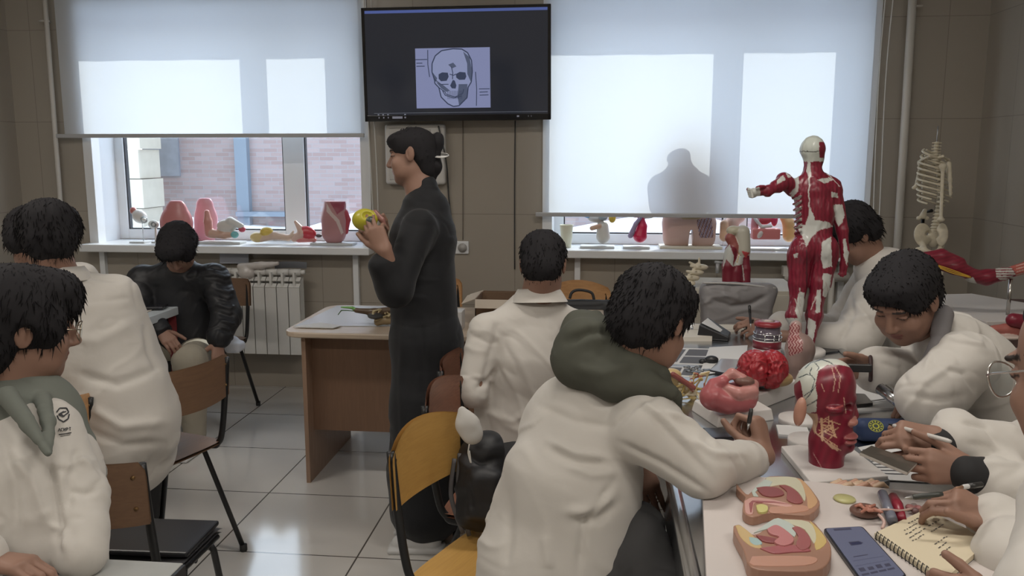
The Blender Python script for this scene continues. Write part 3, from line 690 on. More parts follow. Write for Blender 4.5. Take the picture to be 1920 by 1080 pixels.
def sit_legs(T, Sh, B, pel, fd, spread=.17, knee_z=.50, foot=.0, reach=.42, r=(.085, .062, .05), zf=.0, splay=0):
    """seated trousers, shoes and the legs inside; fd = level facing"""
    f = np.array([fd[0], fd[1], 0.]); f /= np.linalg.norm(f); s = np.array([f[1], -f[0], 0])
    for q in (-1, 1):
        h = pel + s * q * .09; h[2] = max(pel[2] - .03, .47); k = h + f * reach + s * q * (spread / 2 - .05 + splay); k[2] = knee_z; a = k + f * foot + s * q * .0; a[2] = .10 + zf
        T.chain([h, k, a], [r[0], r[1], r[2]], k=.03); B.chain([h, k, a], [r[0] * .75, r[1] * .75, r[2] * .7], k=.03, col=SKIN)
        B.cone(a, a + f * .10 + (0, 0, -.05), .03, .028, .02, col=SKIN)
        S1 = Soft(); Sh.append(S1); S1.cone(a + (0, 0, -.055) - f * .03, a + f * .13 + (0, 0, -.07), .036, .028, .02, sq=((0, 0, 1), .9)).box(a + f * .06 + np.array([0, 0, -.09]), (.045, .13, .010), .009, frame(f))
def face_col(hd, M, sc):
    def f(V, n, col, ow):
        q = (V - hd) @ M / sc; x = np.abs(q[:, 0]); y = q[:, 1]; z = q[:, 2]; C = col.copy(); zb = .029 + .10 * (x - .014) - 2.6 * (x - .018) ** 2
        C[(x > .012) & (x < .054) & (np.abs(z - zb) < .0042) & (y > .05)] = (.03, .022, .02)
        C[(x > .017) & (x < .047) & (np.abs(z - .006 + 6 * (x - .032) ** 2) < .0024) & (y > .055)] = (.04, .025, .022)
        return C
    return f
def person(label, sk, coat=None, trousers=None, group=None, **o):
    """sk: world points pelvis, chest, neck, head; facing fwd (head), tf (torso); sL,eL,wL,sR,eR,wR; hL/hR hand tuples"""
    sc = o.get('sc', 1.0); vb = o.get('vb', .0045); vc = o.get('vc', .0055)
    pel, ch, nk, hd = (np.asarray(sk[k], float) for k in ('pelvis', 'chest', 'neck', 'head'))
    tf = np.asarray(sk['tf'], float); M = frame(sk['fwd'], sk.get('up', (0, 0, 1)))
    root = empty('person', (pel[0], pel[1], 0), label, 'person', group)
    B = Soft(); L = add_head(B, hd, M, sc)
    hb = L(0, -.035, -.055); B.cone(nk + (0, 0, -.02), hb, .056 * sc, .052 * sc, .03, col=SKIN); B.cone(nk, L(0, .0, -.06), .045, .045, .03, col=SKIN)
    B.chain([pel, ch, nk + (0, 0, -.06)], [.12, .125, .08], k=.05, col=SKIN, sq=(tf, .7))
    for s in 'LR':
        if 's' + s not in sk: continue
        a, e, w = (np.asarray(sk[q + s], float) for q in 'sew')
        B.chain([ch + (nk - ch) * .6, a, e, w], [.07, .045, .038, .026], k=.03, col=SKIN)
        if 'h' + s in sk: add_hand(B, w, *sk['h' + s][0], **sk['h' + s][1])
    T = Soft(); Sh = []
    if 'legs' in sk: sit_legs(T, Sh, B, pel.copy(), **sk['legs'])
    B.build('body', m_skin, root, vox=vb, colfn=face_col(hd, M, sc))
    if o.get('hair') is not None:
        hp, hc = o['hair']; link('hair', hair_mesh(hd, M, sc, hp, hc, **o.get('hk', {})), m_hair, root)
    if 'legs' in sk:
        T.ell(pel + (0, 0, -.02), (.16, .16, .11), k=.05)
        T.build('trousers', trousers or m_dark, root, vox=.007, disp=cloth_disp(T, .004))
        for q in Sh: q.build('shoe', o.get('shoes', m_shoe), root, vox=.006)
    Soft.KS = .5; C = Soft(); r = o.get('cr', (.20, .18, .17, .085)); sq = (tf, o.get('flat', .68)); vt = o.get('tw', np.cross(tf, (0, 0, 1)) * .8 + np.array([0, 0, .6])); vt = vt / np.linalg.norm(vt)
    up = ch + (nk - ch) * .55
    C.chain([pel + (0, 0, o.get('hem', -.05)), pel + (ch - pel) * .4, ch, up], [r[0], r[1], r[2], r[3] + .045], k=.05, sq=sq, tg=vt)
    slv = o.get('slv', (.078, .066, .052))
    for s in 'LR':
        if 's' + s not in sk: continue
        a, e, w = (np.asarray(sk[q + s], float) for q in 'sew')
        C.cone(nk + (0, 0, -.055), a, .07, slv[0] * .95, .05, tg=vt); C.cone(ch, a, r[2] * .55, slv[0] * .8, .05, tg=vt)
        wc = w + (e - w) / np.linalg.norm(e - w) * o.get('cuff', .03)
        C.cone(a, e, slv[0], slv[1], .03); C.cone(e, wc, slv[1], slv[2], .03)
    if 'extra' in o: o['extra'](C, root)
    if o.get('collar', True):
        ring = [nk + frame(tf) @ np.array([.068 * math.cos(t), .062 * math.sin(t) - .005, .012 - .03 * max(0, math.sin(t))]) for t in np.linspace(0, 2 * math.pi, 13)]
        C.chain(ring, .012, k=.012)
        FT = frame(tf); g = []
        for t in np.linspace(-.5, 2 * math.pi - 2.64, 25):
            t = t + math.pi * 0 - .0
            a = -math.pi / 2 - (t - 1.57) * 1.0
            u = A_v(math.cos(a), math.sin(a)); g.append([nk + FT @ np.array([rr_ * .074 * u[0], rr_ * .070 * u[1] - .006, zz_ - .018 * max(0, u[1])]) for rr_, zz_ in ((.98, -.012), (.96, .024), (1.04, .034), (1.22, .012), (1.42, -.014))])
        MB().sheet(g, .003).build('collar', coat or m_coat, root)
    cm = C.build(o.get('cname', 'lab_coat'), coat or m_coat, root, vox=vc, disp=cloth_disp(C, o.get('amp', .004), o.get('folds', ()), lo=o.get('lo', 4.), hi=o.get('hi', 13.), seed=o.get('seed', 0)))
    Soft.KS = 1.0; return root, hd, M, sc, cm
def A_v(*v): return np.array(v, float)
def HZ(p): return np.array([p[0], p[1], 0])
DOWN = np.array([0, 0, -1.])
# ---------------------------------------------------------------- the cast
A_ = lambda *v: np.array(v, float)
# teacher, standing in a long black dress, side on
m_dress = mat('black_dress', (.012, .0128, .0155), .75, spec=.3, sheen=.1)
d = 3.52
def teacher():
    root = empty('person', HZ(W(800, 600, d)), 'standing teacher in long black dress, side view, holding a yellow eye model', 'person')
    hd = W(775, 294, d); M = frame(cd(-1, -.10, .12), CU * 1.0 + CR * .02); B = Soft(); L = add_head(B, hd, M, .98)
    nk = W(790, 362, d)
    B.cone(nk + (0, 0, -.03), L(0, -.03, -.05), .052, .046, .03, col=SKIN); B.cone(nk, L(0, .0, -.07), .045, .042, .03, col=SKIN)
    B.chain([nk, W(797, 430, d), W(793, 540, d), W(800, 640, d)], [.05, .10, .09, .11], k=.05, col=SKIN)
    sL, eL, wL = W(785, 425, d - .17), W(742, 545, d - .28), W(722, 470, d - .34)
    sR, eR, wR = W(800, 420, d + .17), W(745, 540, d + .2), W(720, 455, d - .02)
    B.chain([sL, eL, wL], [.036, .034, .027], k=.03, col=SKIN); B.chain([sR, eR, wR], [.045, .038, .026], k=.03, col=SKIN)
    add_hand(B, wL, cd(-.45, .85, .1), cd(.1, .25, 1), 1, ((18, 25, 20), (14, 25, 20), (20, 30, 20), (60, 40, 30)), (.75, .6, .1))
    add_hand(B, wR, cd(-.6, .5, -.2), cd(-.2, .4, -1), 1, ((40, 40, 30),) * 4, (.3, .6, .7))
    for x in (-.07, .07):
        B.chain([W(800, 640, d + x * 1.2), W(800, 780, d + x), W(800, 930, d + x)], [.07, .055, .04], k=.03, col=SKIN)
    B.build('body', m_skin, root, vox=.0036, colfn=face_col(hd, M, .98))
    hp = [((0, -.008, .045), (.084, .096, .078)), ((0, -.046, -.0), (.074, .054, .078)), ((0, .055, .072), (.064, .05, .034)), ((0, -.052, -.06), (.05, .036, .045))]
    hc = [((0, .125, -.035), (.10, .082, .085)), ((.088, .015, -.045), (.03, .04, .05)), ((-.088, .015, -.045), (.03, .04, .05))]
    link('hair', hair_mesh(hd, M, .98, hp, hc, amp=.0028, tufts=150, tl=.012, flow=(0, -.8, .3), fr=60), m_hair, root)
    H = Soft(); H.ell(W(821, 268, d), (.026, .032, .036)).ell(W(818, 292, d), (.018, .022, .03)).ell(W(817, 312, d), (.026, .03, .030)).chain([W(815, 312, d), W(811, 340, d)], [.024, .012]).chain([W(822, 256, d), W(812, 262, d)], [.016, .012])
    H.build('bun', m_hair, root, vox=.004, disp=lambda V, n, ow: .003 * fbm(V * A_(60, 60, 18), 2))
    g = MB(); cc = W(826, 292, d)
    for k in range(3): g.tube([cc + CR * (.034 * math.cos(a)) + CU * ((.013 - .003 * k) * math.sin(a)) + CF * (.024 * math.sin(a) - .012 + .004 * k) for a in np.linspace(0, 2 * math.pi, 24)[:-1]], .0022, 6, closed=True)
    g.build('hair_clip', mat('clip_clear', (.75, .75, .74), .15), root)
    D = Soft(); sq = (cd(0, 0, 1), 1.15)
    D.chain([W(798, 395, d), W(794, 445, d)], [.100, .132], k=.05, sq=sq); D.chain([W(794, 445, d), W(793, 520, d), W(794, 560, d), W(800, 640, d), W(799, 760, d), W(797, 880, d), W(800, 948, d)], [.130, .124, .128, .145, .145, .150, .155], k=.04, sq=sq)
    D.chain([W(785, 425, d - .16), eL, W(712, 498, d - .33)], [.070, .060, .042], k=.04); D.chain([W(800, 420, d + .15), eR, W(735, 490, d + .05)], [.062, .05, .036], k=.04)
    D.cone(W(794, 352, d), W(797, 390, d), .062, .085, .02)
    D.cone(W(722, 500, d - .3), W(734, 540, d - .25), .055, .06, .03)
    D.build('dress', m_dress, root, vox=.006, disp=cloth_disp(D, .003, lo=3, hi=8, folds=[([(760, 560), (752, 700), (756, 880)], 6, .006), ([(820, 560), (828, 700), (822, 900)], 7, .006), ([(790, 600), (795, 760)], 6, -.006)]))
    for dx, dd in ((18, -.08), (26, .10)):
        a = W(790 + dx, 968, d + dd); a[2] = .045; Sh = Soft(); Sh.cone(a, a - CR * .13 + (0, 0, -.012), .042, .032, .02).box(a - CR * .06 + A_(0, 0, -.035), (.115, .045, .012), .01, np.stack([CR, np.cross((0, 0, 1), CR), (0, 0, 1)], 1))
        Sh.build('shoe', m_shoe, root, vox=.005)
    return wL
teacher()
# student at the desk, seen from behind
person('white-coated student seen from behind in the middle, in front of the desk',
       dict(pelvis=W(968, 835, 3.2), chest=W(992, 670, 3.15), neck=W(1010, 560, 3.15), head=W(1018, 498, 3.13), fwd=cd(.12, -.25, .95), up=(0, 0, 1), tf=cd(-.1, 0, 1),
            sL=W(912, 622, 3.1), eL=W(884, 735, 3.05), wL=W(935, 745, 3.38), sR=W(1088, 615, 3.2), eR=W(1120, 720, 3.35), wR=W(1040, 720, 3.65), legs=dict(fd=cd(.2, 0, 1), reach=.40)),
       hair=SHORT, hk=dict(amp=.004, tufts=600, tl=.014, seed=3), cr=(.185, .165, .175, .09), flat=.66, seed=2, amp=.0035, slv=(.066, .056, .048),
       folds=[([(890, 730), (915, 715), (935, 690)], 5, -.010), ([(1040, 640), (1060, 610)], 5, -.006), ([(925, 640), (912, 690), (905, 740)], 6, -.010), ([(900, 770), (960, 790), (1000, 770)], 7, .006), ([(935, 600), (925, 650)], 6, -.006)])
# big student in the foreground: white coat over an olive hood
m_olive = mat('olive_hood_cloth', (.085, .088, .072), .8, spec=.2)
def fore_extra(C, root):
    C.chain([W(1060, 1075, 2.12), W(1075, 900, 2.1), W(1120, 770, 2.1)], [.185, .165, .11], k=.06, tg=cd(.7, .5, 0))
    C.ell(W(1015, 985, 2.16), (.13, .13, .18), k=.08); C.ell(W(1055, 820, 2.16), (.10, .13, .15), k=.06)
    C.cone(W(1018, 1060, 2.1), W(1015, 1190, 2.1), .165, .18, .05); C.ell(W(1408, 868, 2.12), (.046, .045, .038), k=.03)
    K = Soft(); K.chain([W(1135, 1100, 2.02), W(1190, 1005, 2.05), W(1232, 1110, 1.94), W(1240, 1300, 1.9)], [.085, .078, .072, .06], k=.04); K.build('trouser_leg', mat('charcoal_trousers', (.05, .05, .052), .85), root, vox=.006, disp=cloth_disp(K, .007, lo=4, hi=12))
    H = Soft(); h = lambda x, y, dd: W(x, y, dd)
    H.chain([h(1095, 640, 2.04), h(1085, 680, 2.04), h(1150, 712, 1.99), h(1215, 722, 1.97), h(1258, 735, 1.96)], [.060, .062, .05, .030, .018], k=.04)
    H.chain([h(1082, 655, 2.08), h(1092, 618, 2.12), h(1122, 600, 2.16)], [.058, .048, .022], k=.06)
    H.chain([h(1100, 650, 2.06), h(1116, 612, 2.09), h(1121, 588, 2.10)], [.050, .030, .008], k=.04); H.chain([h(1135, 655, 2.06), h(1185, 690, 2.02), h(1235, 705, 2.02)], [.075, .055, .03], k=.04); H.ell(h(1130, 670, 2.10), (.085, .08, .06), k=.04)
    H.chain([h(1242, 715, 1.99), h(1262, 745, 2.02), h(1262, 770, 2.08)], [.018, .020, .022], k=.02); H.ell(h(1068, 655, 2.08), (.03, .05, .04), k=.03)
    H.build('hood', m_olive, root, vox=.006, disp=cloth_disp(H, .005, lo=4, hi=8, seed=4, folds=[([(1062, 640), (1110, 620), (1150, 625)], 8, -.014), ([(1075, 690), (1130, 700), (1190, 680)], 9, .008), ([(1120, 600), (1128, 650)], 7, .010)]))
person('large foreground student in white coat with olive hood, writing at the steel table',
       dict(pelvis=W(1040, 1060, 2.15), chest=W(1085, 830, 2.13), neck=W(1180, 690, 2.10), head=W(1222, 600, 2.05), fwd=cd(.55, -.42, .72), tf=cd(.80, -.1, .55),
            sR=W(1212, 800, 1.98), eR=W(1318, 878, 1.93), wR=W(1434, 856, 2.14), hR=((cd(-.10, .80, .25), cd(-.75, -.1, .6), 1), dict(curls=((60, 75, 45), (70, 80, 45), (78, 80, 45), (82, 80, 45)), thumb=(.6, .35, .7))),
            sL=W(1150, 745, 2.38), eL=W(1165, 880, 2.42), wL=W(1190, 850, 2.22), hL=((cd(.28, -.9, -.1), cd(.2, 0, 1), 1), dict(curls=((12, 14, 10), (8, 12, 10), (12, 14, 10), (16, 18, 10)), col=SKIN)),
            legs=dict(fd=cd(.75, 0, .45), reach=.40, spread=.30)),
       trousers=mat('charcoal_trousers', (.05, .05, .052), .85), sc=1.0, hair=([((0, -.014, .045), (.093, .108, .087)), ((0, -.052, -.012), (.080, .072, .085)), ((0, .045, .085), (.070, .058, .042)), ((.05, -.01, .03), (.040, .055, .055)), ((-.05, -.01, .03), (.040, .055, .055))], FULL[1] + [((.098, -.004, -.018), (.03, .028, .038)), ((.09, .01, -.06), (.04, .05, .035))]),
       hk=dict(amp=.006, tufts=1500, tl=.016, seed=5, vox=.004), cr=(.215, .19, .165, .07), flat=.75, slv=(.086, .066, .048), cuff=.080, seed=5, amp=.0045, collar=False, extra=fore_extra, vb=.0036, vc=.0055, lo=3.5, hi=9,
       folds=[([(1028, 825), (1080, 850), (1140, 858)], 7, .012), ([(1030, 842), (1080, 868), (1140, 872)], 7, -.008), ([(1150, 800), (1190, 760), (1240, 735)], 5, -.008), ([(1160, 830), (1240, 868), (1330, 925)], 5, -.012), ([(1060, 960), (1110, 955), (1150, 925)], 9, .014), ([(1070, 980), (1120, 975), (1160, 945)], 8, -.010),
              ([(1195, 745), (1250, 790), (1310, 850)], 6, .010), ([(1240, 770), (1300, 790), (1350, 800)], 6, .010), ([(1215, 770), (1270, 830), (1340, 900)], 6, -.008), ([(1290, 820), (1340, 850), (1400, 850)], 6, .009), ([(1045, 700), (1110, 690), (1180, 700)], 7, -.006),
              ([(1010, 760), (1080, 790), (1150, 800)], 8, -.008), ([(1085, 1075), (1095, 980), (1150, 905)], 6, -.012), ([(950, 900), (955, 1000), (945, 1070)], 9, -.008), ([(1060, 870), (1110, 890), (1160, 885)], 8, .008), ([(1020, 1000), (1030, 1070)], 9, .008)])
# profile student at the left edge: glasses, open white coat over a grey-green hoodie
m_hoodie = mat('grey_green_hoodie', (.17, .185, .165), .85, spec=.2)
def left_extra(C, root):
    C.ell(W(40, 970, 1.84), (.15, .12, .2), k=.08, tg=cd(.4, .2, .4)); C.chain([W(50, 900, 1.82), W(80, 1010, 1.80)], [.12, .10], k=.05)
    C.ell(W(158, 992, 1.77), (.050, .05, .045), k=.03)
    H = Soft(); h = W
    for o_ in (0, -.10): C.chain([h(42, 738, 1.735 + o_), h(97, 858, 1.70 + o_)], [.050, .004], k=.004, op=-1)
    H.chain([h(40, 800, 1.90), h(44, 900, 1.88)], [.135, .16], k=.02, sq=(cd(.45, 0, -.85), .72)); H.cone(h(32, 740, 1.90), h(92, 795, 1.88), .055, .045, .03)
    H.chain([h(14, 742, 1.80), h(50, 790, 1.735), h(90, 850, 1.70)], [.022, .016, .008], k=.01); H.chain([h(80, 748, 1.85), h(90, 790, 1.77), h(95, 846, 1.715)], [.018, .014, .008], k=.02)
    H.ell(h(38, 748, 1.93), (.088, .075, .038), k=.02)
    H.build('hoodie', m_hoodie, root, vox=.005, disp=cloth_disp(H, .004, seed=8))
_, hd1, M1, s1, coat1 = person('left-edge student with glasses, white coat open over a grey-green hoodie',
       dict(pelvis=W(20, 1190, 1.95), chest=W(40, 900, 1.88), neck=W(32, 745, 1.90), head=W(42, 615, 1.90), fwd=cd(.80, -.06, .56), tf=cd(.45, 0, -.85),
            sL=W(88, 808, 1.86), eL=W(146, 935, 1.82), wL=W(152, 1040, 1.74), hL=((cd(-.2, -.9, -.1), cd(-.7, 0, -.5), 1), dict()),
            sR=W(-120, 830, 1.8), eR=W(-150, 990, 1.7), wR=W(-40, 1050, 1.62), hR=((cd(.9, -.1, 0), cd(0, -1, 0), 1), dict()), legs=dict(fd=cd(.3, 0, -1), reach=.38)),
       hair=([((0, -.02, .052), (.096, .112, .088)), ((0, -.062, -.02), (.088, .068, .1)), ((0, .05, .09), (.078, .062, .045)), ((.07, .02, .02), (.028, .055, .06)), ((-.07, .02, .02), (.028, .055, .06)), ((0, .088, .06), (.06, .022, .03))], [((0, .13, -.045), (.12, .085, .08)), ((.1, .022, -.06), (.04, .055, .05)), ((-.1, .022, -.06), (.04, .055, .05)), ((.1, -.002, -.012), (.03, .026, .036))]),
       hk=dict(amp=.004, tufts=1400, tl=.022, seed=9, vox=.004), cr=(.20, .185, .165, .07), flat=.74, slv=(.070, .064, .052), cuff=.0, seed=11, amp=.005, extra=left_extra, vb=.0036, vc=.0055, collar=False, sc=1.02,
       folds=[([(98, 860), (108, 930), (112, 1030)], 6, -.020), ([(100, 760), (112, 820), (120, 860)], 6, -.008), ([(125, 880), (150, 860), (180, 880)], 6, .010), ([(130, 920), (160, 925), (190, 915)], 6, -.010), ([(20, 850), (60, 900), (90, 990)], 9, .010), ([(0, 820), (25, 900), (30, 1000)], 9, -.010), ([(150, 830), (130, 900), (128, 960)], 6, -.010), ([(95, 980), (120, 1000), (125, 1040)], 6, .012)])
glasses(_, hd1, M1, 1.02, mat('gold_wire', (.45, .38, .30), .25, .8))
# tall student behind, back turned
person('white-coated student with his back turned, on the brown chair at the left',
       dict(pelvis=W(232, 812, 2.98), chest=W(178, 660, 2.95), neck=W(112, 522, 2.9), head=W(93, 452, 2.88), fwd=cd(-.45, -.2, .87), tf=cd(-.62, 0, .78),
            sR=W(215, 560, 2.98), eR=W(272, 690, 3.05), wR=W(205, 660, 3.4), sL=W(45, 580, 2.75), eL=W(20, 700, 2.8), wL=W(20, 690, 3.1), legs=dict(fd=cd(-.7, 0, .7), reach=.40, splay=.12, foot=.08)),
       hair=FULL, hk=dict(amp=.006, tufts=1000, tl=.022, seed=12), cr=(.175, .18, .19, .10), flat=.78, seed=15, hem=-.06, amp=.0035, slv=(.085, .072, .055), shoes=mat('grey_sneaker', (.12, .12, .13), .5), lo=2.5, hi=7,
       extra=lambda C, root: (C.chain([W(180, 600, 2.95), W(225, 740, 2.95), W(240, 790, 2.95)], [.14, .16, .17], k=.06), C.chain([W(255, 690, 3.0), W(285, 765, 3.0), W(293, 822, 2.98)], [.07, .085, .075], k=.05), C.chain([W(190, 770, 2.92), W(215, 835, 2.9)], [.13, .12], k=.05)),
       folds=[([(140, 700), (220, 720), (300, 690)], 9, -.010), ([(100, 620), (180, 640), (260, 600)], 12, .006), ([(130, 500), (180, 520), (230, 525)], 5, -.008), ([(160, 760), (230, 800), (320, 790)], 9, .010), ([(150, 800), (230, 835), (310, 830)], 8, -.010), ([(270, 600), (280, 660), (300, 700)], 6, -.010)])
# the one beyond him: mostly hidden, only part of the head and the shoulders show
person('white-coated student mostly hidden behind another, nearest the left wall',
       dict(pelvis=W(70, 690, 3.6), chest=W(75, 590, 3.5), neck=W(78, 506, 3.45), head=W(60, 452, 3.42), fwd=cd(-.2, -.3, .9), tf=cd(0, 0, 1), sL=W(12, 535, 3.4), eL=W(-20, 620, 3.5), wL=W(10, 620, 3.7), sR=W(150, 528, 3.5), eR=W(175, 600, 3.6), wR=W(130, 610, 3.8), legs=dict(fd=cd(0, 0, 1))),
       hair=FULL, hk=dict(amp=.004, tufts=400, seed=14), cr=(.19, .17, .17, .09), seed=17, vb=.006)
# black puffer jacket, head bowed
m_puff = mat('black_nylon', (.02, .021, .025), .48, spec=.4)
m_beige = mat('beige_trousers', (.34, .31, .25), .8)
def puff_folds():
    return [([(398 + dx, y), (425 + dx, y + 8), (440, y + 4)], 3.2, (.012 if i % 2 else -.010)) for i, (dx, y) in enumerate(((-8, 498), (-4, 512), (0, 526), (2, 540), (4, 556), (6, 570), (8, 585), (10, 600), (8, 615)))]
person('student in black jacket and beige trousers, head bowed, before the left radiator',
       dict(pelvis=W(345, 650, 4.88), chest=W(338, 560, 4.82), neck=W(335, 500, 4.72), head=W(335, 466, 4.60), fwd=cd(0, -.95, -.5), up=cd(0, .55, -.95), tf=cd(0, -.1, -1),
            sL=W(402, 522, 4.75), eL=W(425, 590, 4.72), wL=W(408, 640, 4.62), hL=((cd(.1, -.9, -.2), cd(-.6, 0, .6), -1), dict(curls=((15, 20, 15),) * 4)),
            sR=W(268, 524, 4.75), eR=W(255, 590, 4.65), wR=W(300, 620, 4.5), hR=((cd(.6, -.5, -.3), cd(0, -.6, .6), 1), dict()), legs=dict(fd=cd(-.12, 0, -1), reach=.33, spread=.34, r=(.10, .088, .06))),
       trousers=m_beige, coat=m_puff, cname='jacket', hair=([((0, -.02, .05), (.098, .112, .09)), ((0, -.055, -.01), (.088, .07, .09)), ((0, .06, .085), (.08, .06, .05)), ((.06, .03, .03), (.04, .06, .06)), ((-.06, .03, .03), (.04, .06, .06))], [((0, .14, -.06), (.07, .08, .08))]), hk=dict(amp=.005, tufts=700, tl=.02, seed=21),
       cr=(.20, .19, .19, .10), flat=.75, seed=21, slv=(.085, .082, .07), amp=.006, lo=6, hi=16, folds=puff_folds())
# writing student behind the muscle figure
person('white-coated student writing behind the muscle figure at the far end of the table',
       dict(pelvis=W(1715, 735, 3.85), chest=W(1672, 600, 3.78), neck=W(1640, 492, 3.75), head=W(1600, 440, 3.72), fwd=cd(-.72, -.66, .05), tf=cd(-.9, -.1, -.1),
            sL=W(1662, 548, 3.60), eL=W(1606, 640, 3.50), wL=W(1468, 630, 3.62), sR=W(1630, 530, 3.98), eR=W(1570, 620, 4.0), wR=W(1440, 612, 3.72), hR=((cd(-.85, .0, -.2), cd(.1, -.5, .8), -1), dict(curls=((30, 45, 30), (40, 50, 30), (55, 50, 30), (60, 50, 30)), thumb=(.7, .5, .3))),
            hL=((cd(-.8, -.2, .2), DOWN, -1), dict()), legs=dict(fd=cd(-.9, 0, 0))),
       hair=FULL, hk=dict(amp=.005, tufts=700, tl=.022, seed=31), cr=(.19, .18, .18, .09), seed=31, cuff=.10, slv=(.085, .078, .07), sc=1.02,
       folds=[([(1590, 530), (1600, 590), (1575, 640)], 5, -.010), ([(1560, 590), (1600, 600), (1640, 590)], 5, .008), ([(1640, 480), (1680, 500), (1700, 520)], 5, -.006), ([(1600, 560), (1640, 620)], 6, .008)],
       extra=lambda C, root: (C.chain([W(1640, 560, 3.62), W(1612, 625, 3.55)], [.10, .10], k=.05), C.ell(W(1655, 500, 3.75), (.12, .12, .09), k=.05)))
# head bent down, at the right side of the table
def right_extra(C, root):
    C.chain([W(1786, 640, 2.55), W(1825, 690, 2.6), W(1880, 790, 2.68)], [.085, .12, .16], k=.06); C.chain([W(1732, 748, 2.34), W(1768, 725, 2.36), W(1805, 680, 2.4)], [.062, .08, .085], k=.04)
    V = Soft(); V.chain([W(1758, 640, 2.42), W(1742, 700, 2.40), W(1728, 745, 2.40)], [.02, .032, .03], k=.02); V.chain([W(1768, 590, 2.50), W(1762, 630, 2.44)], [.03, .025], k=.02)
    V.build('grey_shirt', mat('shirt_grey', (.2, .19, .2), .8), root, vox=.005)
    b = MB()
person('white-coated student with lowered face, right of the muscle head model',
       dict(pelvis=W(1895, 880, 2.75), chest=W(1835, 735, 2.68), neck=W(1768, 618, 2.58), head=W(1698, 562, 2.50), fwd=cd(-.66, -.62, -.42), up=(0, 0, 1), tf=cd(-.8, -.2, -.4),
            sL=W(1812, 680, 2.42), eL=W(1738, 745, 2.34), wL=W(1770, 742, 2.56), sR=W(1745, 655, 2.80), eR=W(1722, 705, 2.72), wR=W(1640, 692, 2.60), hR=((cd(-.95, .05, -.1), cd(.0, -.3, -.9), 1), dict(curls=((25, 35, 25), (30, 40, 25), (35, 45, 25), (40, 45, 25)), thumb=(.8, .4, .2))),
            hL=((cd(-.9, -.2, .2), DOWN, -1), dict()), legs=dict(fd=cd(-.8, 0, 0))),
       hair=([((0, -.016, .05), (.088, .104, .086)), ((0, -.05, -.01), (.076, .066, .078)), ((0, .05, .082), (.068, .055, .038)), ((.05, .02, .05), (.036, .06, .05)), ((-.05, .02, .05), (.036, .06, .05))], SHORT[1]), hk=dict(amp=.004, tufts=900, tl=.012, seed=41, vox=.004),
       cr=(.20, .18, .18, .09), seed=41, amp=.0032, slv=(.085, .080, .075), vb=.0036, vc=.0055, extra=right_extra, sc=1.04, cuff=.02,
       folds=[([(1690, 790), (1730, 720), (1790, 680)], 6, .009), ([(1740, 640), (1800, 630), (1860, 660)], 6, .007), ([(1760, 690), (1810, 700), (1835, 740)], 6, -.010), ([(1700, 740), (1760, 750), (1820, 740)], 6, -.008), ([(1650, 680), (1690, 690), (1700, 720)], 5, -.008), ([(1770, 600), (1745, 660), (1735, 700)], 5, .008), ([(1790, 600), (1850, 640), (1880, 680)], 6, -.006)])
# arms reaching in from the right: the student whose head is outside the picture
def phone_extra(C, root):
    K = Soft(); K.chain([W(1757, 832, 1.93), W(1772, 835, 1.93), W(1788, 838, 1.94)], [.034, .042, .040], k=.01); K.chain([W(1812, 888, 1.83), W(1845, 895, 1.84), W(1870, 900, 1.86)], [.038, .043, .04], k=.01)
    K.build('black_cuffs', mat('black_knit', (.02, .02, .022), .85), root, vox=.004)
    C.ell(W(1790, 805, 1.97), (.05, .055, .05), k=.03); C.ell(W(1880, 880, 1.9), (.05, .05, .045), k=.03)
person('right-edge student of whom only arms show, black cuffs, white stylus and phone in hand',
       dict(pelvis=W(2150, 1000, 2.1), chest=W(2090, 850, 2.05), neck=W(2060, 720, 2.0), head=W(2040, 620, 1.95), fwd=cd(-.75, -.5, .2), tf=cd(-1, -.1, 0),
            sL=W(2060, 850, 1.85), eL=W(1975, 960, 1.82), wL=W(1822, 884, 1.84), hL=((cd(-.92, .12, .05), cd(-.1, -.15, 1), -1), dict(curls=((40, 50, 30), (45, 50, 30), (45, 50, 30), (45, 50, 30)), thumb=(.80, .60, .25), sc=1.0)),
            sR=W(2030, 800, 2.15), eR=W(1920, 860, 2.0), wR=W(1758, 822, 1.93), hR=((cd(-.98, .10, .1), cd(-.05, -.55, .8), 1), dict(curls=((30, 45, 30), (40, 50, 30), (50, 50, 30), (55, 50, 30)), thumb=(.9, .3, .5), sc=.92)), legs=dict(fd=cd(-1, 0, 0))),
       hair=SHORT, hk=dict(amp=.004, tufts=0), cr=(.19, .18, .18, .09), seed=51, slv=(.085, .082, .062), cuff=.055, vb=.0036, vc=.0055, extra=phone_extra,
       folds=[([(1800, 790), (1850, 800), (1880, 840)], 5, -.010), ([(1830, 780), (1880, 790), (1915, 810)], 5, .009), ([(1810, 830), (1860, 840), (1900, 860)], 5, -.008)])
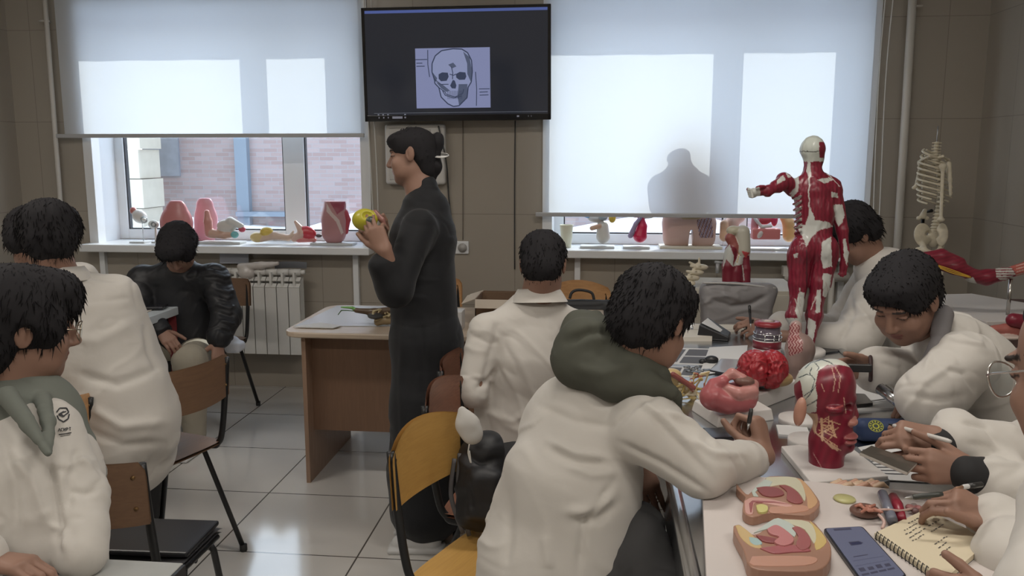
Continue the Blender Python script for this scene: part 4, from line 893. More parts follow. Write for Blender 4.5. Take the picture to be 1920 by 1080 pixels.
_, hd9, M9, s9, _c = person('student with wire glasses at the right edge, hands on the ring-bound notebook',
       dict(pelvis=W(2150, 1450, 1.25), chest=W(2130, 1180, 1.22), neck=W(2040, 880, 1.15), head=W(2048, 700, 1.13), fwd=cd(-.32, -.16, .93), tf=cd(-.6, 0, .7),
            sR=W(2350, 1180, 1.35), eR=W(2150, 1150, 1.62), wR=W(1868, 978, 1.72), hR=((cd(-.85, .42, .0), cd(-.35, -.55, .7), 1), dict(curls=((35, 50, 30), (45, 55, 30), (60, 50, 35), (70, 50, 35)), thumb=(.75, .3, -.3), sc=1.03)),
            sL=W(1990, 1150, 1.05), eL=W(1960, 1290, 1.22), wL=W(1885, 1165, 1.46), hL=((cd(-.75, .35, .3), cd(-.3, -.2, .9), -1), dict(curls=((35, 55, 35), (45, 60, 35), (60, 60, 30), (70, 60, 30)), thumb=(.7, .4, -.1))), legs=dict(fd=cd(-.4, 0, 1), reach=.35)),
       hair=([((0, -.03, .055), (.084, .09, .078)), ((0, -.06, -.01), (.074, .062, .075))], [((0, .13, -.02), (.12, .10, .12)), ((-.1, .04, -.03), (.05, .06, .06))]), hk=dict(amp=.003, tufts=300), cr=(.20, .18, .17, .08), seed=61, slv=(.080, .078, .058), vb=.0036, vc=.0055, cuff=.0, sc=1.02,
       extra=lambda C, root: (C.ell(W(1900, 1040, 1.62), (.075, .075, .065), k=.04), C.chain([W(1905, 1010, 1.68), W(1990, 1060, 1.6)], [.055, .075], k=.03)))
glasses(_, hd9, M9, 1.02, mat('silver_wire', (.75, .73, .70), .2, .9), .025, .0016)
# ================================================================ furniture
m_plyb = wood('plywood_brown', (.18, .105, .065), (.21, .125, .075), .4, axis=0)
m_plyy = wood('plywood_yellow', (.50, .29, .085), (.56, .33, .10), .35, axis=0)
m_plyr = wood('plywood_red_brown', (.19, .085, .055), (.26, .12, .075), .38, axis=0)
m_plyo = wood('plywood_orange', (.50, .27, .12), (.60, .34, .16), .35, axis=0)
m_tube = mat('dark_steel_tube', (.022, .023, .025), .35, .3)
m_screw = mat('screw_bronze', (.20, .12, .05), .35, .7)
def lp(M, x, y, z): return np.array(M @ Vector((x, y, z)))
def chair(label, x, y, rz, ply, group='plywood school chairs with dark tube frames', arch=.03, seat_ply=None, flip=0):
    """faces local +Y, backrest at -Y"""
    M = Matrix.Translation((x, y, 0)) @ Matrix.Rotation(rz, 4, 'Z'); e = empty('school_chair', (x, y, 0), label, 'chair', group, rz)
    b = MB(); g = []
    n = 13
    for i in range(n):
        u = -1 + 2 * i / (n - 1); row = []
        for j in range(9):
            v = j / 8; hx = .19 * (1 - .10 * (max(0, v - .8) / .2) ** 2) if v > .8 else .19
            xx = u * hx; zz = .655 + v * (.165 + arch * (1 - u * u)) - .01 * (1 - u * u) * (1 - v); yy = -.205 - .035 * (1 - u * u) - .06 * (zz - .65) - flip
            row.append(lp(M, xx, yy, zz))
        g.append(row)
    b.sheet(g, .011); b.build('backrest', ply, e, bevel=.003)
    for sx in (-.165, .165):
        for zz in (.70, .785):
            u = sx / .19; s = MB(); s.lathe(lp(M, sx, -.205 - .035 * (1 - u * u) - .06 * (zz - .65) - .0135 - flip, zz), [(.0, -.003), (.005, -.002), (.006, .014)], 10, M.to_3x3() @ Vector((0, 1, 0))); s.build('screw', m_screw, e)
    b = MB(); g = []
    for i in range(11):
        u = -1 + 2 * i / 10; row = []
        for j in range(11):
            v = -1 + 2 * j / 10; k = math.sqrt(max(0, 1 - .13 * v * v * v * v)); q = math.sqrt(max(0, 1 - .13 * u ** 4))
            row.append(lp(M, .19 * u * k, .19 * v * q, .452 - .012 * (1 - v * v) * (1 - u * u) + (-.02 * max(0, v - .7) / .3)))
        g.append(row)
    b.sheet(g, .011); b.build('seat', seat_ply or ply, e, bevel=.003)
    for s in (-1, 1):
        p = MB(); X = s * .17
        p.tube([lp(M, X, yy, zz) for yy, zz in curve_pts_2([(-.233, .81), (-.215, .65), (-.19, .50), (-.165, .452), (-.12, .435), (.15, .430)])], .0125, 10, flat=.8); p.build('back_post', m_tube, e)
        for y0, y1 in ((-.06, -.25), (.10, .20)):
            l = MB(); l.tube([lp(M, X, y0, .432), lp(M, X * 1.05, y0 + (y1 - y0) * .12, .405), lp(M, X * 1.12, y1, .012)], .0125, 10, flat=.8); lg = l.build('leg', m_tube, e)
            f = MB(); f.lathe(lp(M, X * 1.12, y1, 0), [(.013, 0), (.015, .004), (.015, .028)], 10); f.build('rubber_foot', mat('rubber', (.02, .02, .02), .7), lg)
    c = MB(); c.tube([lp(M, -.17, .02, .418), lp(M, .17, .02, .418)], .010, 8); c.tube([lp(M, -.17, -.10, .418), lp(M, .17, -.10, .418)], .010, 8); c.build('crossbar', m_tube, e)
    return e
def curve_pts_2(c): return [tuple(q) for q in curve_pts([(a, b, 0) for a, b in c], 5)] and [(q[0], q[1]) for q in curve_pts([(a, b, 0) for a, b in c], 5)]
R_ = math.radians
chair('brown plywood chair under the student with his back turned at the left', -1.72, 3.01, R_(72), m_plyb, arch=.0)
chair('bright yellow plywood chair with a rounded back in the middle foreground', -.27, 2.20, R_(-112), m_plyy, arch=.035)
chair('red-brown plywood chair beside the teacher, left of the student at the desk', -.34, 3.14, R_(-91), m_plyr, arch=.0)
chair('plywood chair holding the black backpack, behind the yellow chair', -.29, 2.68, R_(-98), m_plyr, arch=.03)
chair('brown plywood chair with squared back beside the elbow of the left-edge student', -1.335, 2.21, 0, m_plyb, arch=.0, flip=.035, seat_ply=mat('dark_seat', (.05, .05, .055), .35))
chair('chair with an orange backrest edge showing behind the left-edge student', -1.91, 2.40, R_(80), m_plyo, arch=.02)
chair('orange plywood chair with a black laptop bag, behind the desk', -.10, 4.66, R_(188), m_plyo, arch=.045)
chair('orange plywood chair barely showing between the teacher and the cardboard boxes', -1.03, 4.9, R_(183), m_plyo, arch=.03)
chair('dark-framed chair under the black-jacketed student', -2.37, 4.82, R_(176), m_plyb, arch=.0)
# teacher's desk
m_dtop = wood('desk_top', (.50, .40, .31), (.58, .48, .38), .3, axis=0); m_dpan = wood('desk_panel', (.20, .115, .072), (.225, .13, .083), .45, axis=2); m_dedge = wood('desk_side', (.30, .19, .13), (.36, .24, .17), .45, axis=2)
dk_ = empty('desk', (-.75, 4.18, 0), "teacher's desk with pale top and brown panels in front of the left window", 'desk')
poly = [(-1.50 + .09 * (1 - math.cos(a)), 3.80 + .09 * (1 - math.sin(a))) for a in np.linspace(0, math.pi / 2, 7)][::1]
poly = poly + [(.02, 3.80), (.02, 4.54), (-1.41, 4.54)] + [(-1.41 - .09 * math.sin(a), 4.54 - .09 * (1 - math.cos(a))) for a in np.linspace(0.2, math.pi / 2, 6)]
MB().prism(poly, (0, 0, .733), (1, 0, 0), (0, 1, 0), .027).build('desk_top', m_dtop, dk_, bevel=.006)
MB().b2((-1.415, 3.84, 0), (-1.395, 4.52, .733)).build('side_panel', m_dedge, dk_); MB().b2((-.10, 3.84, 0), (-.08, 4.52, .733)).build('side_panel', m_dedge, dk_)
MB().b2((-1.395, 3.92, .245), (-.10, 3.937, .733)).build('front_panel', m_dpan, dk_)
# small lab table at the left, its corner with a red leg
m_lt = mat('pale_blue_laminate', (.62, .68, .72), .3); m_red = mat('red_paint', (.23, .035, .04), .4); m_stl = mat('brushed_steel', (.52, .53, .54), .28, .9, var=.06, vs=3)
t_ = empty('lab_table', (-2.75, 4.1, 0), 'small pale lab table with a dark red leg beside the black-jacketed student', 'table')
MB().b2((-3.2, 3.72, .715), (-2.31, 4.44, .76)).build('table_top', m_lt, t_, bevel=.004)
for x, y in ((-2.345, 4.40), (-2.345, 3.76), (-3.16, 4.40), (-3.16, 3.76)):
    MB().b2((x - .02, y - .02, .33), (x + .02, y + .02, .715)).build('upper_leg', m_red, t_); MB().b2((x - .016, y - .016, 0), (x + .016, y + .016, .33)).build('leg', m_stl, t_)
MB().b2((-2.36, 3.78, .31), (-2.33, 4.38, .34)).build('stretcher', m_stl, t_); MB().b2((-3.175, 3.78, .31), (-3.145, 4.38, .34)).build('stretcher', m_stl, t_)
tag(MB().prism([(-2.62, 4.02), (-2.38, 4.16), (-2.40, 4.36), (-2.66, 4.28)], (0, 0, .7605), (1, 0, 0), (0, 1, 0), .004).build('paper_sheet', mat('cream_paper', (.66, .62, .55), .8)), 'cream paper sheets on the small table by the black-jacketed student', 'paper')
tag(MB().box((-2.42, 4.30, .773), (.08, .05, .007), rz=.2).build('tablet', mat('tablet_black', (.02, .02, .025), .2), bevel=.003), 'dark tablet lying on the small table near its corner', 'tablet')
# grey table in the bottom-left corner
t_ = empty('lab_table', (-1.9, 1.2, 0), 'grey-topped table across the bottom-left corner of the picture', 'table')
MB().b2((-2.9, .85, .705), (-.86, 1.59, .75)).build('table_top', mat('grey_laminate', (.42, .43, .42), .3, var=.05), t_, bevel=.003)
for x, y in ((-.9, 1.55), (-.9, .9), (-2.86, 1.55), (-2.86, .9)): MB().b2((x - .02, y - .02, 0), (x + .02, y + .02, .705)).build('leg', m_stl, t_)
MB().b2((-.863, .86, .712), (-.853, 1.585, .748)).build('edge_strip', mat('edge_dark', (.06, .06, .065), .3, .5), t_)
tag(MB().box((-1.30, 2.25, .475), (.15, .11, .008), rz=.03).build('folder', mat('black_folder', (.02, .021, .025), .35), bevel=.006), 'flat black folder lying on the seat of the brown chair at the left', 'folder')
# steel dissection table
m_steel = mat('stainless_steel', (.55, .56, .57), .22, 1.0, var=.04, vs=2.5)
TX0, TX1, TY0, TY1, TZ = .165, 1.00, 1.32, 3.97, .80
t_ = empty('steel_table', ((TX0 + TX1) / 2, 2.6, 0), 'long stainless steel table with a rolled rim, covered in anatomical models', 'table')
MB().b2((TX0 + .03, TY0 + .03, TZ - .03), (TX1 - .03, TY1 - .03, TZ)).build('table_top', m_steel, t_)
rim = []
for (cx, cy, a0_) in ((TX1 - .07, TY1 - .07, 0), (TX0 + .07, TY1 - .07, 90), (TX0 + .07, TY0 + .07, 180), (TX1 - .07, TY0 + .07, 270)):
    rim += [(cx + .05 * math.cos(R_(a0_ + q)), cy + .05 * math.sin(R_(a0_ + q)), TZ - .004) for q in (0, 22, 45, 68, 90)]
MB().tube(rim, .017, 12, closed=True, flat=1.0).build('rolled_rim', m_steel, t_)
a = MB(); a.b2((TX0 + .012, TY0 + .03, TZ - .15), (TX0 + .018, TY1 - .03, TZ - .01)).b2((TX1 - .018, TY0 + .03, TZ - .15), (TX1 - .012, TY1 - .03, TZ - .01)).b2((TX0 + .02, TY0 + .012, TZ - .15), (TX1 - .02, TY0 + .018, TZ - .01)).b2((TX0 + .02, TY1 - .018, TZ - .15), (TX1 - .02, TY1 - .012, TZ - .01))
a.build('apron', m_steel, t_)
for x in (TX0 + .07, TX1 - .07):
    for y in (TY0 + .1, 2.6, TY1 - .1): MB().tube([(x, y, 0), (x, y, TZ - .03)], .02, 14).build('leg', m_steel, t_)
# white-topped table behind the face-down student, and the board with the arm model on it
t_ = empty('side_table', (1.95, 4.1, 0), 'white-topped side table in the right corner under the arm model', 'table')
sx0, sx1, sy0, sy1 = 1.52, 2.22, 3.60, 4.55
MB().b2((sx0, sy0, .76), (sx1, sy1, .785)).build('table_top', m_white, t_, bevel=.003)
for x in (sx0 + .04, sx1 - .04):
    for y in (sy0 + .04, sy1 - .04): MB().b2((x - .02, y - .02, 0), (x + .02, y + .02, .76)).build('leg', m_stl, t_)
# a white cabinet/box under the board
tag(MB().b2((1.56, 3.70, .785), (2.20, 4.45, .872)).build('storage_box', mat('box_dark', (.10, .06, .055), .6), bevel=.004), 'low dark box on the side table under the white board', 'box')
# ================================================================ anatomical models on the tables
MAR = (.20, .016, .035); WHT = (.56, .57, .54); BONE = (.64, .58, .44); PNK = (.60, .22, .22); FLE = (.60, .33, .24)
m_mod = vmat('model_paint', .32, .5); m_bone = mat('bone_plastic', (.66, .60, .47), .5, var=.12, vs=25); m_base = mat('model_base_white', (.66, .63, .61), .5); m_baseg = mat('model_base_grey', (.55, .57, .58), .45)
def inpoly(x, y, poly):
    c = np.zeros(len(x), bool); n = len(poly); j = n - 1
    for i in range(n):
        xi, yi = poly[i]; xj, yj = poly[j]; q = ((yi > y) != (yj > y)) & (x < (xj - xi) * (y - yi) / (yj - yi + 1e-9) + xi); c ^= q; j = i
    return c
def segd(x, y, pts):
    best = np.full(len(x), 1e9)
    for (x0, y0), (x1, y1) in zip(pts[:-1], pts[1:]):
        L = (x1 - x0) ** 2 + (y1 - y0) ** 2 + 1e-9; h = np.clip(((x - x0) * (x1 - x0) + (y - y0) * (y1 - y0)) / L, 0, 1); best = np.minimum(best, np.hypot(x - x0 - h * (x1 - x0), y - y0 - h * (y1 - y0)))
    return best
def pat(o, sx=1.):   # pattern coordinates of a model standing at o: level axis CR', height z, in units of its drawing
    u = np.array([CR[0], CR[1], 0]); u /= np.linalg.norm(u); return lambda V: ((V - o) @ u, V[:, 2] - o[2])
# --- standing muscle figure (drawing units = picture pixels at its distance)
MD = 3.45
def muscle_man():
    w = lambda x, y, o=0: W(x, y, MD + o); r = lambda q: q * MD / FPX
    e = empty('muscle_figure', GZ(1505, 661, TZ), 'standing red-and-white muscle figure, back turned, one arm raised, on the steel table', 'anatomical model')
    S = Soft(); sq = (cd(0, 0, 1), .72)
    S.ell(w(1524, 280), (r(23), r(27), r(25)), k=.01); S.ell(w(1526, 296), (r(18), r(20), r(18)), k=.01); S.cone(w(1524, 300), w(1523, 338), r(15), r(19), .015)
    S.chain([w(1522, 334), w(1500, 352), w(1486, 356)], [r(14), r(15), r(12)], k=.015, sq=sq); S.chain([w(1524, 334), w(1556, 350)], [r(15), r(19)], k=.015, sq=sq)
    S.chain([w(1526, 362), w(1529, 395), w(1527, 425), w(1525, 455)], [r(38), r(34), r(29), r(36)], k=.02, sq=sq); S.ell(w(1556, 358), (r(20), r(16), r(18)), k=.02)
    S.ell(w(1504, 472, -.015), (r(24), r(24), r(28)), k=.015); S.ell(w(1546, 470, -.015), (r(25), r(24), r(30)), k=.015)
    S.chain([w(1500, 480), w(1497, 530), w(1495, 565), w(1489, 592), w(1492, 625), w(1493, 650)], [r(24), r(18), r(13), r(15), r(9), r(8)], k=.01)
    S.chain([w(1546, 480), w(1537, 530), w(1530, 565), w(1527, 592), w(1521, 625), w(1519, 650)], [r(25), r(20), r(14), r(15.5), r(9), r(8)], k=.01)
    for x in (1492, 1519): S.cone(w(x, 655, .0), w(x - 3, 658, .08), r(8), r(7), .01, sq=((0, 0, 1), .7))
    S.chain([w(1563, 352), w(1571, 392), w(1579, 432), w(1583, 470), w(1583, 488)], [r(15), r(12), r(11), r(8), r(6)], k=.008)
    S.ell(w(1582, 498), (r(8), r(5), r(12)), k=.008)
    for i, dx in enumerate((-5, -1, 3, 6)): S.chain([w(1581 + dx, 503), w(1579 + dx, 514), w(1577 + dx, 520 - abs(dx - 1))], [r(2.6), r(2.2), r(2)], k=.002)
    S.chain([w(1488, 352), w(1470, 340, -.02), w(1458, 350, -.05)], [r(14), r(15), r(12)], k=.012); S.chain([w(1462, 346, -.05), w(1440, 358, -.07), w(1422, 360, -.08)], [r(12), r(9.5), r(7)], k=.01)
    S.ell(w(1411, 362, -.08), (r(9), r(10), r(9)), k=.006)
    for i in range(4): S.cone(w(1403 + i, 355 + i * 4.5, -.10), w(1408 + i, 356 + i * 4.5, -.115), r(3), r(3), .002)
    S.cone(w(1420, 352, -.1), w(1432, 350, -.09), r(4), r(3.5), .004)
    for k in range(7): S.cone(w(1487 + k * .9, 372 + k * 11), w(1500, 366 + k * 11, -.035), r(3), r(3.4), .003)   # ribs at the left flank
    o3 = CC; T2 = lambda x, y: (1380 + x / 2.7, 240 + y / 2.7)
    whites = [[(378, 400), (400, 465), (470, 478), (490, 500), (425, 515), (385, 550), (358, 600), (345, 570), (305, 490), (350, 492)], [(364, 160), (372, 160), (382, 215), (378, 250), (370, 262), (358, 225)], [(483, 322), (516, 330), (514, 352), (483, 352)],
              [(497, 388), (542, 385), (552, 440), (540, 478), (520, 502), (498, 450)], [(540, 560), (556, 560), (572, 640), (560, 700), (545, 640)], [(436, 580), (482, 548), (486, 700), (440, 712), (430, 640)], [(440, 735), (482, 740), (470, 860), (438, 850)], [(318, 835), (345, 830), (352, 900), (345, 965), (322, 978), (298, 925)],
              [(408, 820), (432, 820), (425, 935), (402, 935)], [(250, 962), (345, 962), (350, 1100), (250, 1100)], [(362, 960), (405, 980), (388, 1100), (355, 1100)], [(410, 262), (470, 250), (495, 262), (450, 280)], [(290, 640), (315, 635), (312, 655), (296, 658)], [(60, 300), (122, 300), (125, 370), (55, 375)], [(250, 222), (262, 250), (320, 240), (316, 320), (290, 345), (270, 330), (300, 300), (300, 262)], [(205, 262), (240, 240), (250, 262), (210, 285)]]
    def colf(V, n, col, ow):
        c = V - CC; z = c @ CF; px = 960 + FPX * (c @ CR) / z; py = 540 - FPX * (c @ CU) / z
        px = px + 1.2 * noise(V * 90); py = py + 1.2 * noise(V * 90 + 5)
        C = np.tile(np.array(MAR), (len(V), 1)) * (1 + .18 * np.sin(px * .9 + 2 * noise(V * 40)))[:, None]
        for p in whites: C[inpoly(px, py, [T2(*q) for q in p])] = WHT
        hd = (py < 303) & (px > 1490) & (px < 1560); C[hd] = (.56, .60, .55); C[hd & (px > 1536) & (py > 266) & (py < 296)] = MAR
        C[hd & (np.abs(py - 284) < .8) & (px < 1537)] = (.08, .08, .07)
        C[segd(px, py, [(1517, 300), (1517, 400), (1516, 415)]) < 1.2] = WHT; C[segd(px, py, [(1513, 470), (1512, 650)]) < 1.6] = (.10, .02, .03)
        rb = (px < 1503) & (py > 366) & (py < 428) & (px > 1483); st = np.sin((py + (px - 1485) * .6) * .57); C[rb & (st > -.1)] = WHT; C[rb & (st <= -.1)] = MAR
        for s in ([(1490, 560), (1505, 600)], [(1500, 540), (1500, 575)], [(1535, 545), (1520, 580)], [(1548, 530), (1556, 560)]): C[segd(px, py, s) < 1.0] = (.5, .45, .42)
        C[segd(px, py, [(1548, 322), (1575, 350)]) < .8] = WHT
        return C
    S.build('figure_body', vmat('model_gloss', .3, .5), e, vox=.0028, colfn=colf, disp=lambda V, n, ow: .0016 * np.sin(6 * fbm(V * A_(55, 55, 18), 2)))
    b = GZ(1506, 662, TZ); MB().lathe(b, [(.085, 0), (.085, .014), (.08, .018), (0, .018)], 32).build('stand_base', m_base, e)
muscle_man()
# --- jar: white body, maroon band, clamp, red lid
jb = GZ(1437, 664, TZ); je = empty('storage_jar', jb, 'white and maroon jar with a clamped glass neck and red lid on the steel table', 'jar')
k_ = 3.5 / FPX
MB().lathe(jb, [(.052, 0), (.055, .004), (.055, .062), (0, .063)], 32).build('jar_body', mat('jar_white', (.62, .61, .60), .3), je)
MB().lathe(jb, [(.0555, .028), (.0555, .058), (.054, .06)], 32).build('maroon_band', mat('maroon_gloss', (.20, .02, .035), .3), je)
MB().lathe(jb, [(.053, .062), (.053, .088), (.050, .092), (.048, .118), (0, .118)], 32).build('glass_neck', mat('dark_glass', (.12, .10, .13), .12, spec=.8), je)
g = MB(); g.tube([jb + A_(.056 * math.cos(a), .056 * math.sin(a), .072) for a in np.linspace(0, 6.283, 25)[:-1]], .002, 6, closed=True); g.tube([jb + A_(.054 * math.cos(a), .054 * math.sin(a), .088) for a in np.linspace(0, 6.283, 25)[:-1]], .002, 6, closed=True)
for a in (-1.9, -1.3, -.9): g.tube([jb + A_(.058 * math.cos(a), .058 * math.sin(a), .064), jb + A_(.06 * math.cos(a), .06 * math.sin(a), .09)], .003, 6)
g.build('wire_clamp', mat('chrome', (.7, .7, .72), .12, 1), je)
MB().lathe(jb, [(.052, .116), (.053, .126), (.046, .134), (.030, .136), (.0, .136)], 32).build('lid', mat('red_lid', (.28, .03, .04), .3), je)
MB().lathe(jb, [(.028, .1362), (.0, .140)], 24).build('lid_label', mat('label_pale', (.62, .50, .45), .4), je)
# --- half head section on a stand, seen from behind
hb_ = GZ(1502, 722, TZ); he = empty('half_head_model', hb_, 'brown half head model with red vessels on its cut face, behind the brain model', 'anatomical model')
S = Soft(); hd_ = 3.02; w = lambda x, y, o=0: W(x, y, hd_ + o)
S.ell(w(1500, 655), (.052, .06, .058), k=.02, col=(.30, .21, .19)).ell(w(1496, 680), (.042, .05, .045), k=.02, col=(.30, .21, .19)).cone(w(1496, 690), w(1495, 708), .030, .030, .02, col=(.30, .21, .19))
S.chain([w(1492, 612, .01), w(1489, 640), w(1490, 665)], [.022, .02, .02], k=.01, col=(.42, .30, .28)); S.box(w(1470, 632, -.05), (.014, .06, .05), .004, frame(cd(.25, 0, 1)), op=-1)
def hcol(V, n, col, ow):
    c = V - CC; z = c @ CF; px = 960 + FPX * (c @ CR) / z; py = 540 - FPX * (c @ CU) / z; C = col.copy()
    m = inpoly(px, py, [(1478, 612), (1490, 604), (1500, 612), (1498, 630), (1506, 640), (1504, 660), (1480, 668), (1476, 640)]); st = np.sin(px * 1.1 + np.sin(py * .6) * 2)
    C[m] = np.where((st > .1)[:, None], A_(.22, .03, .04), A_(.50, .30, .28))[m]; return C
S.build('head_section', m_mod, he, vox=.0028, colfn=hcol); MB().lathe(hb_, [(.04, 0), (.04, .010), (.012, .014), (.010, .05), (0, .05)], 24).build('stand', m_base, he)
# --- brain on a white block
def wedge_base(c4, h, name, parent, m, top=.82):
    """slanted block base given by four floor corners"""
    c4 = [np.asarray(q, float) for q in c4]; cen = sum(c4) / 4; b = MB()
    t4 = [cen + (q - cen) * top + A_(0, 0, h) for q in c4]; b.add(c4 + t4, [(3, 2, 1, 0), (4, 5, 6, 7)] + [(i, (i + 1) % 4, 4 + (i + 1) % 4, 4 + i) for i in range(4)]); return b.build(name, m, parent, bevel=.004, seg=3)
bb0 = GZ(1448, 748, TZ); be = empty('brain_model', bb0, 'red brain model with deep folds on a white block, centre of the steel table', 'anatomical model')
wedge_base([GZ(1372, 745, TZ), GZ(1420, 771, TZ), GZ(1492, 742, TZ), GZ(1450, 712, TZ)], .052, 'block_base', be, m_base, 1.0)
S = Soft(); bc = W(1430, 692, 2.70); M = frame(cd(.05, -.2, 1))
for s in (-1, 1): S.ell(bc + M @ A_(s * .027, 0, .0), (.045, .074, .056), M, .003, col=(.34, .025, .035))
S.ell(bc + M @ A_(.0, -.05, .03), (.0035, .06, .09), M, .006, op=-1)
S.ell(bc + M @ A_(.0, .035, .0), (.070, .06, .052), M, .01, col=(.10, .12, .13)); S.ell(bc + M @ A_(.05, .01, -.03), (.045, .05, .025), M, .01, col=(.50, .34, .16))
S.ell(bc + M @ A_(-.03, .01, -.035), (.045, .05, .022), M, .01, col=(.36, .12, .10))
def gyri(V, n, ow):
    q = V * 62; q = q + 1.6 * np.stack([noise(V * 34 + 1), noise(V * 34 + 9), noise(V * 34 + 17)], 1); return .0075 * (1 - 3.0 * np.abs(fbm(q, 1))) * (ow < 2) - .0
S.build('brain', m_mod, be, vox=.0018, disp=gyri, cols=True)
# --- pink stomach-like model on a white slanted base
pb = GZ(1372, 770, TZ); pe = empty('stomach_model', pb, 'pink stomach model on a slanted white base in front of the brain model', 'anatomical model')
wedge_base([GZ(1296, 770, TZ), GZ(1345, 803, TZ), GZ(1452, 788, TZ), GZ(1392, 752, TZ)], .035, 'block_base', pe, m_base, .93)
w = lambda x, y, o=0: W(x, y, 2.50 + o); S = Soft(); P1c = (.46, .13, .14); P2c = (.52, .24, .22)
S.chain([w(1338, 745), w(1365, 752), w(1395, 748), w(1405, 728)], [.040, .034, .033, .022], k=.02, col=P1c); S.chain([w(1340, 722), w(1354, 716, -.01)], [.022, .018], k=.012, col=P1c)
S.chain([w(1360, 728, -.01), w(1385, 738, -.03), w(1410, 735, -.02)], [.016, .018, .02], k=.006, col=P2c); S.chain([w(1355, 712), w(1372, 700), w(1392, 708, -.01)], [.014, .014, .012], k=.008, col=P2c)
S.ell(w(1395, 714, -.01), (.028, .02, .014), k=.006, col=(.20, .11, .09)); S.chain([w(1412, 745), w(1414, 720)], [.014, .013], k=.01, col=P2c); S.chain([w(1362, 738, .02), w(1400, 730, .03)], [.030, .028], k=.01, col=P1c)
S.build('stomach', m_mod, pe, vox=.0022, cols=True, disp=lambda V, n, ow: .0022 * fbm(V * A_(40, 40, 40), 3))
# --- yellow nerve and bone model at the left of the stomach
ne = empty('nerve_model', GZ(1292, 742, TZ), 'tangled yellow nerve and bone model with a brown rod, left of the stomach model', 'anatomical model')
S = Soft(); w = lambda x, y, o=0: W(x, y, 2.78 + o)
S.ell(w(1258, 702), (.034, .03, .020), k=.01, col=(.52, .38, .18)); S.chain([w(1262, 710), w(1285, 728), w(1300, 745)], [.018, .014, .012], k=.01, col=(.52, .40, .20))
rr = random.Random(5)
for i in range(26):
    x, y = 1272 + rr.random() * 50, 700 + rr.random() * 42; S.chain([w(x, y, -.02), w(x + rr.uniform(-16, 16), y + rr.uniform(-6, 14), -.03 + rr.random() * .02), w(x + rr.uniform(-22, 22), y + rr.uniform(4, 24) if y < 725 else y + 6, -.01)], [.0035, .003, .0025], k=.003, col=[(.58, .46, .24), (.62, .55, .40), (.50, .38, .14), (.36, .12, .08)][i % 4])
S.chain([w(1262, 702, -.04), w(1300, 727, -.04)], [.009, .009], k=.002, col=(.24, .07, .06))
S.build('nerve_tangle', m_mod, ne, vox=.0022, cols=True)
# --- big muscle head model on a white board (coordinates: W at 2.17)
hd0 = 2.17; mb_ = GZ(1553, 868, TZ + .02)
me_ = empty('muscle_head_model', GZ(1553, 880, TZ), 'large red muscle head model in profile with pale scalp vessels, on a white base board', 'anatomical model')
q = [GZ(1464, 848, TZ), GZ(1520, 918, TZ), GZ(1665, 905, TZ), GZ(1580, 838, TZ)]; b = MB(); b.add(q + [p + A_(0, 0, .018) for p in q], [(3, 2, 1, 0), (4, 5, 6, 7), (0, 1, 5, 4), (1, 2, 6, 5), (2, 3, 7, 6), (3, 0, 4, 7)]); b.build('base_board', m_base, me_, bevel=.003)
w = lambda x, y, o=0: W(x, y, hd0 + o); r = lambda v: v * hd0 / FPX; S = Soft()
S.ell(w(1541, 730, .02), (r(50), r(52), r(56)), k=.02); S.ell(w(1566, 722), (r(36), r(42), r(48)), k=.02); S.ell(w(1563, 778), (r(35), r(36), r(58)), k=.02); S.ell(w(1560, 818), (r(38), r(36), r(28)), k=.02); S.ell(w(1584, 836, -.005), (r(17), r(22), r(12)), k=.015)
S.cone(w(1550, 830), w(1548, 896), r(33), r(30), .012); S.cone(w(1592, 752), w(1599, 778), r(9), r(11), k=.015); S.ell(w(1592, 742), (r(11), r(24), r(8)), k=.01); S.ell(w(1590, 768, -.04), (r(12), r(14), r(9)), k=.012, op=-1)
S.ell(w(1593, 789, -.02), (r(14.5), r(20), r(9)), k=.004, col=(.50, .22, .18)); S.ell(w(1588, 815, -.02), (r(19), r(26), r(5)), k=.003, col=(.38, .11, .11)); S.ell(w(1588, 824, -.02), (r(17), r(25), r(5)), k=.003, col=(.38, .11, .11))
S.ell(w(1566, 768, -.050), (r(15), r(10), r(7)), k=.01); S.ell(w(1500, 772, -.03), (r(11), r(12), r(28)), eul(0, .12, 0), .006, col=(.52, .27, .20)); S.ell(w(1502, 776, -.055), (r(5), r(7), r(17)), k=.004, op=-1)
S.cut(W(1550, 893, hd0), (0, 0, -1), W(1480, 960, hd0) - .1, W(1640, 893, hd0) + .1)
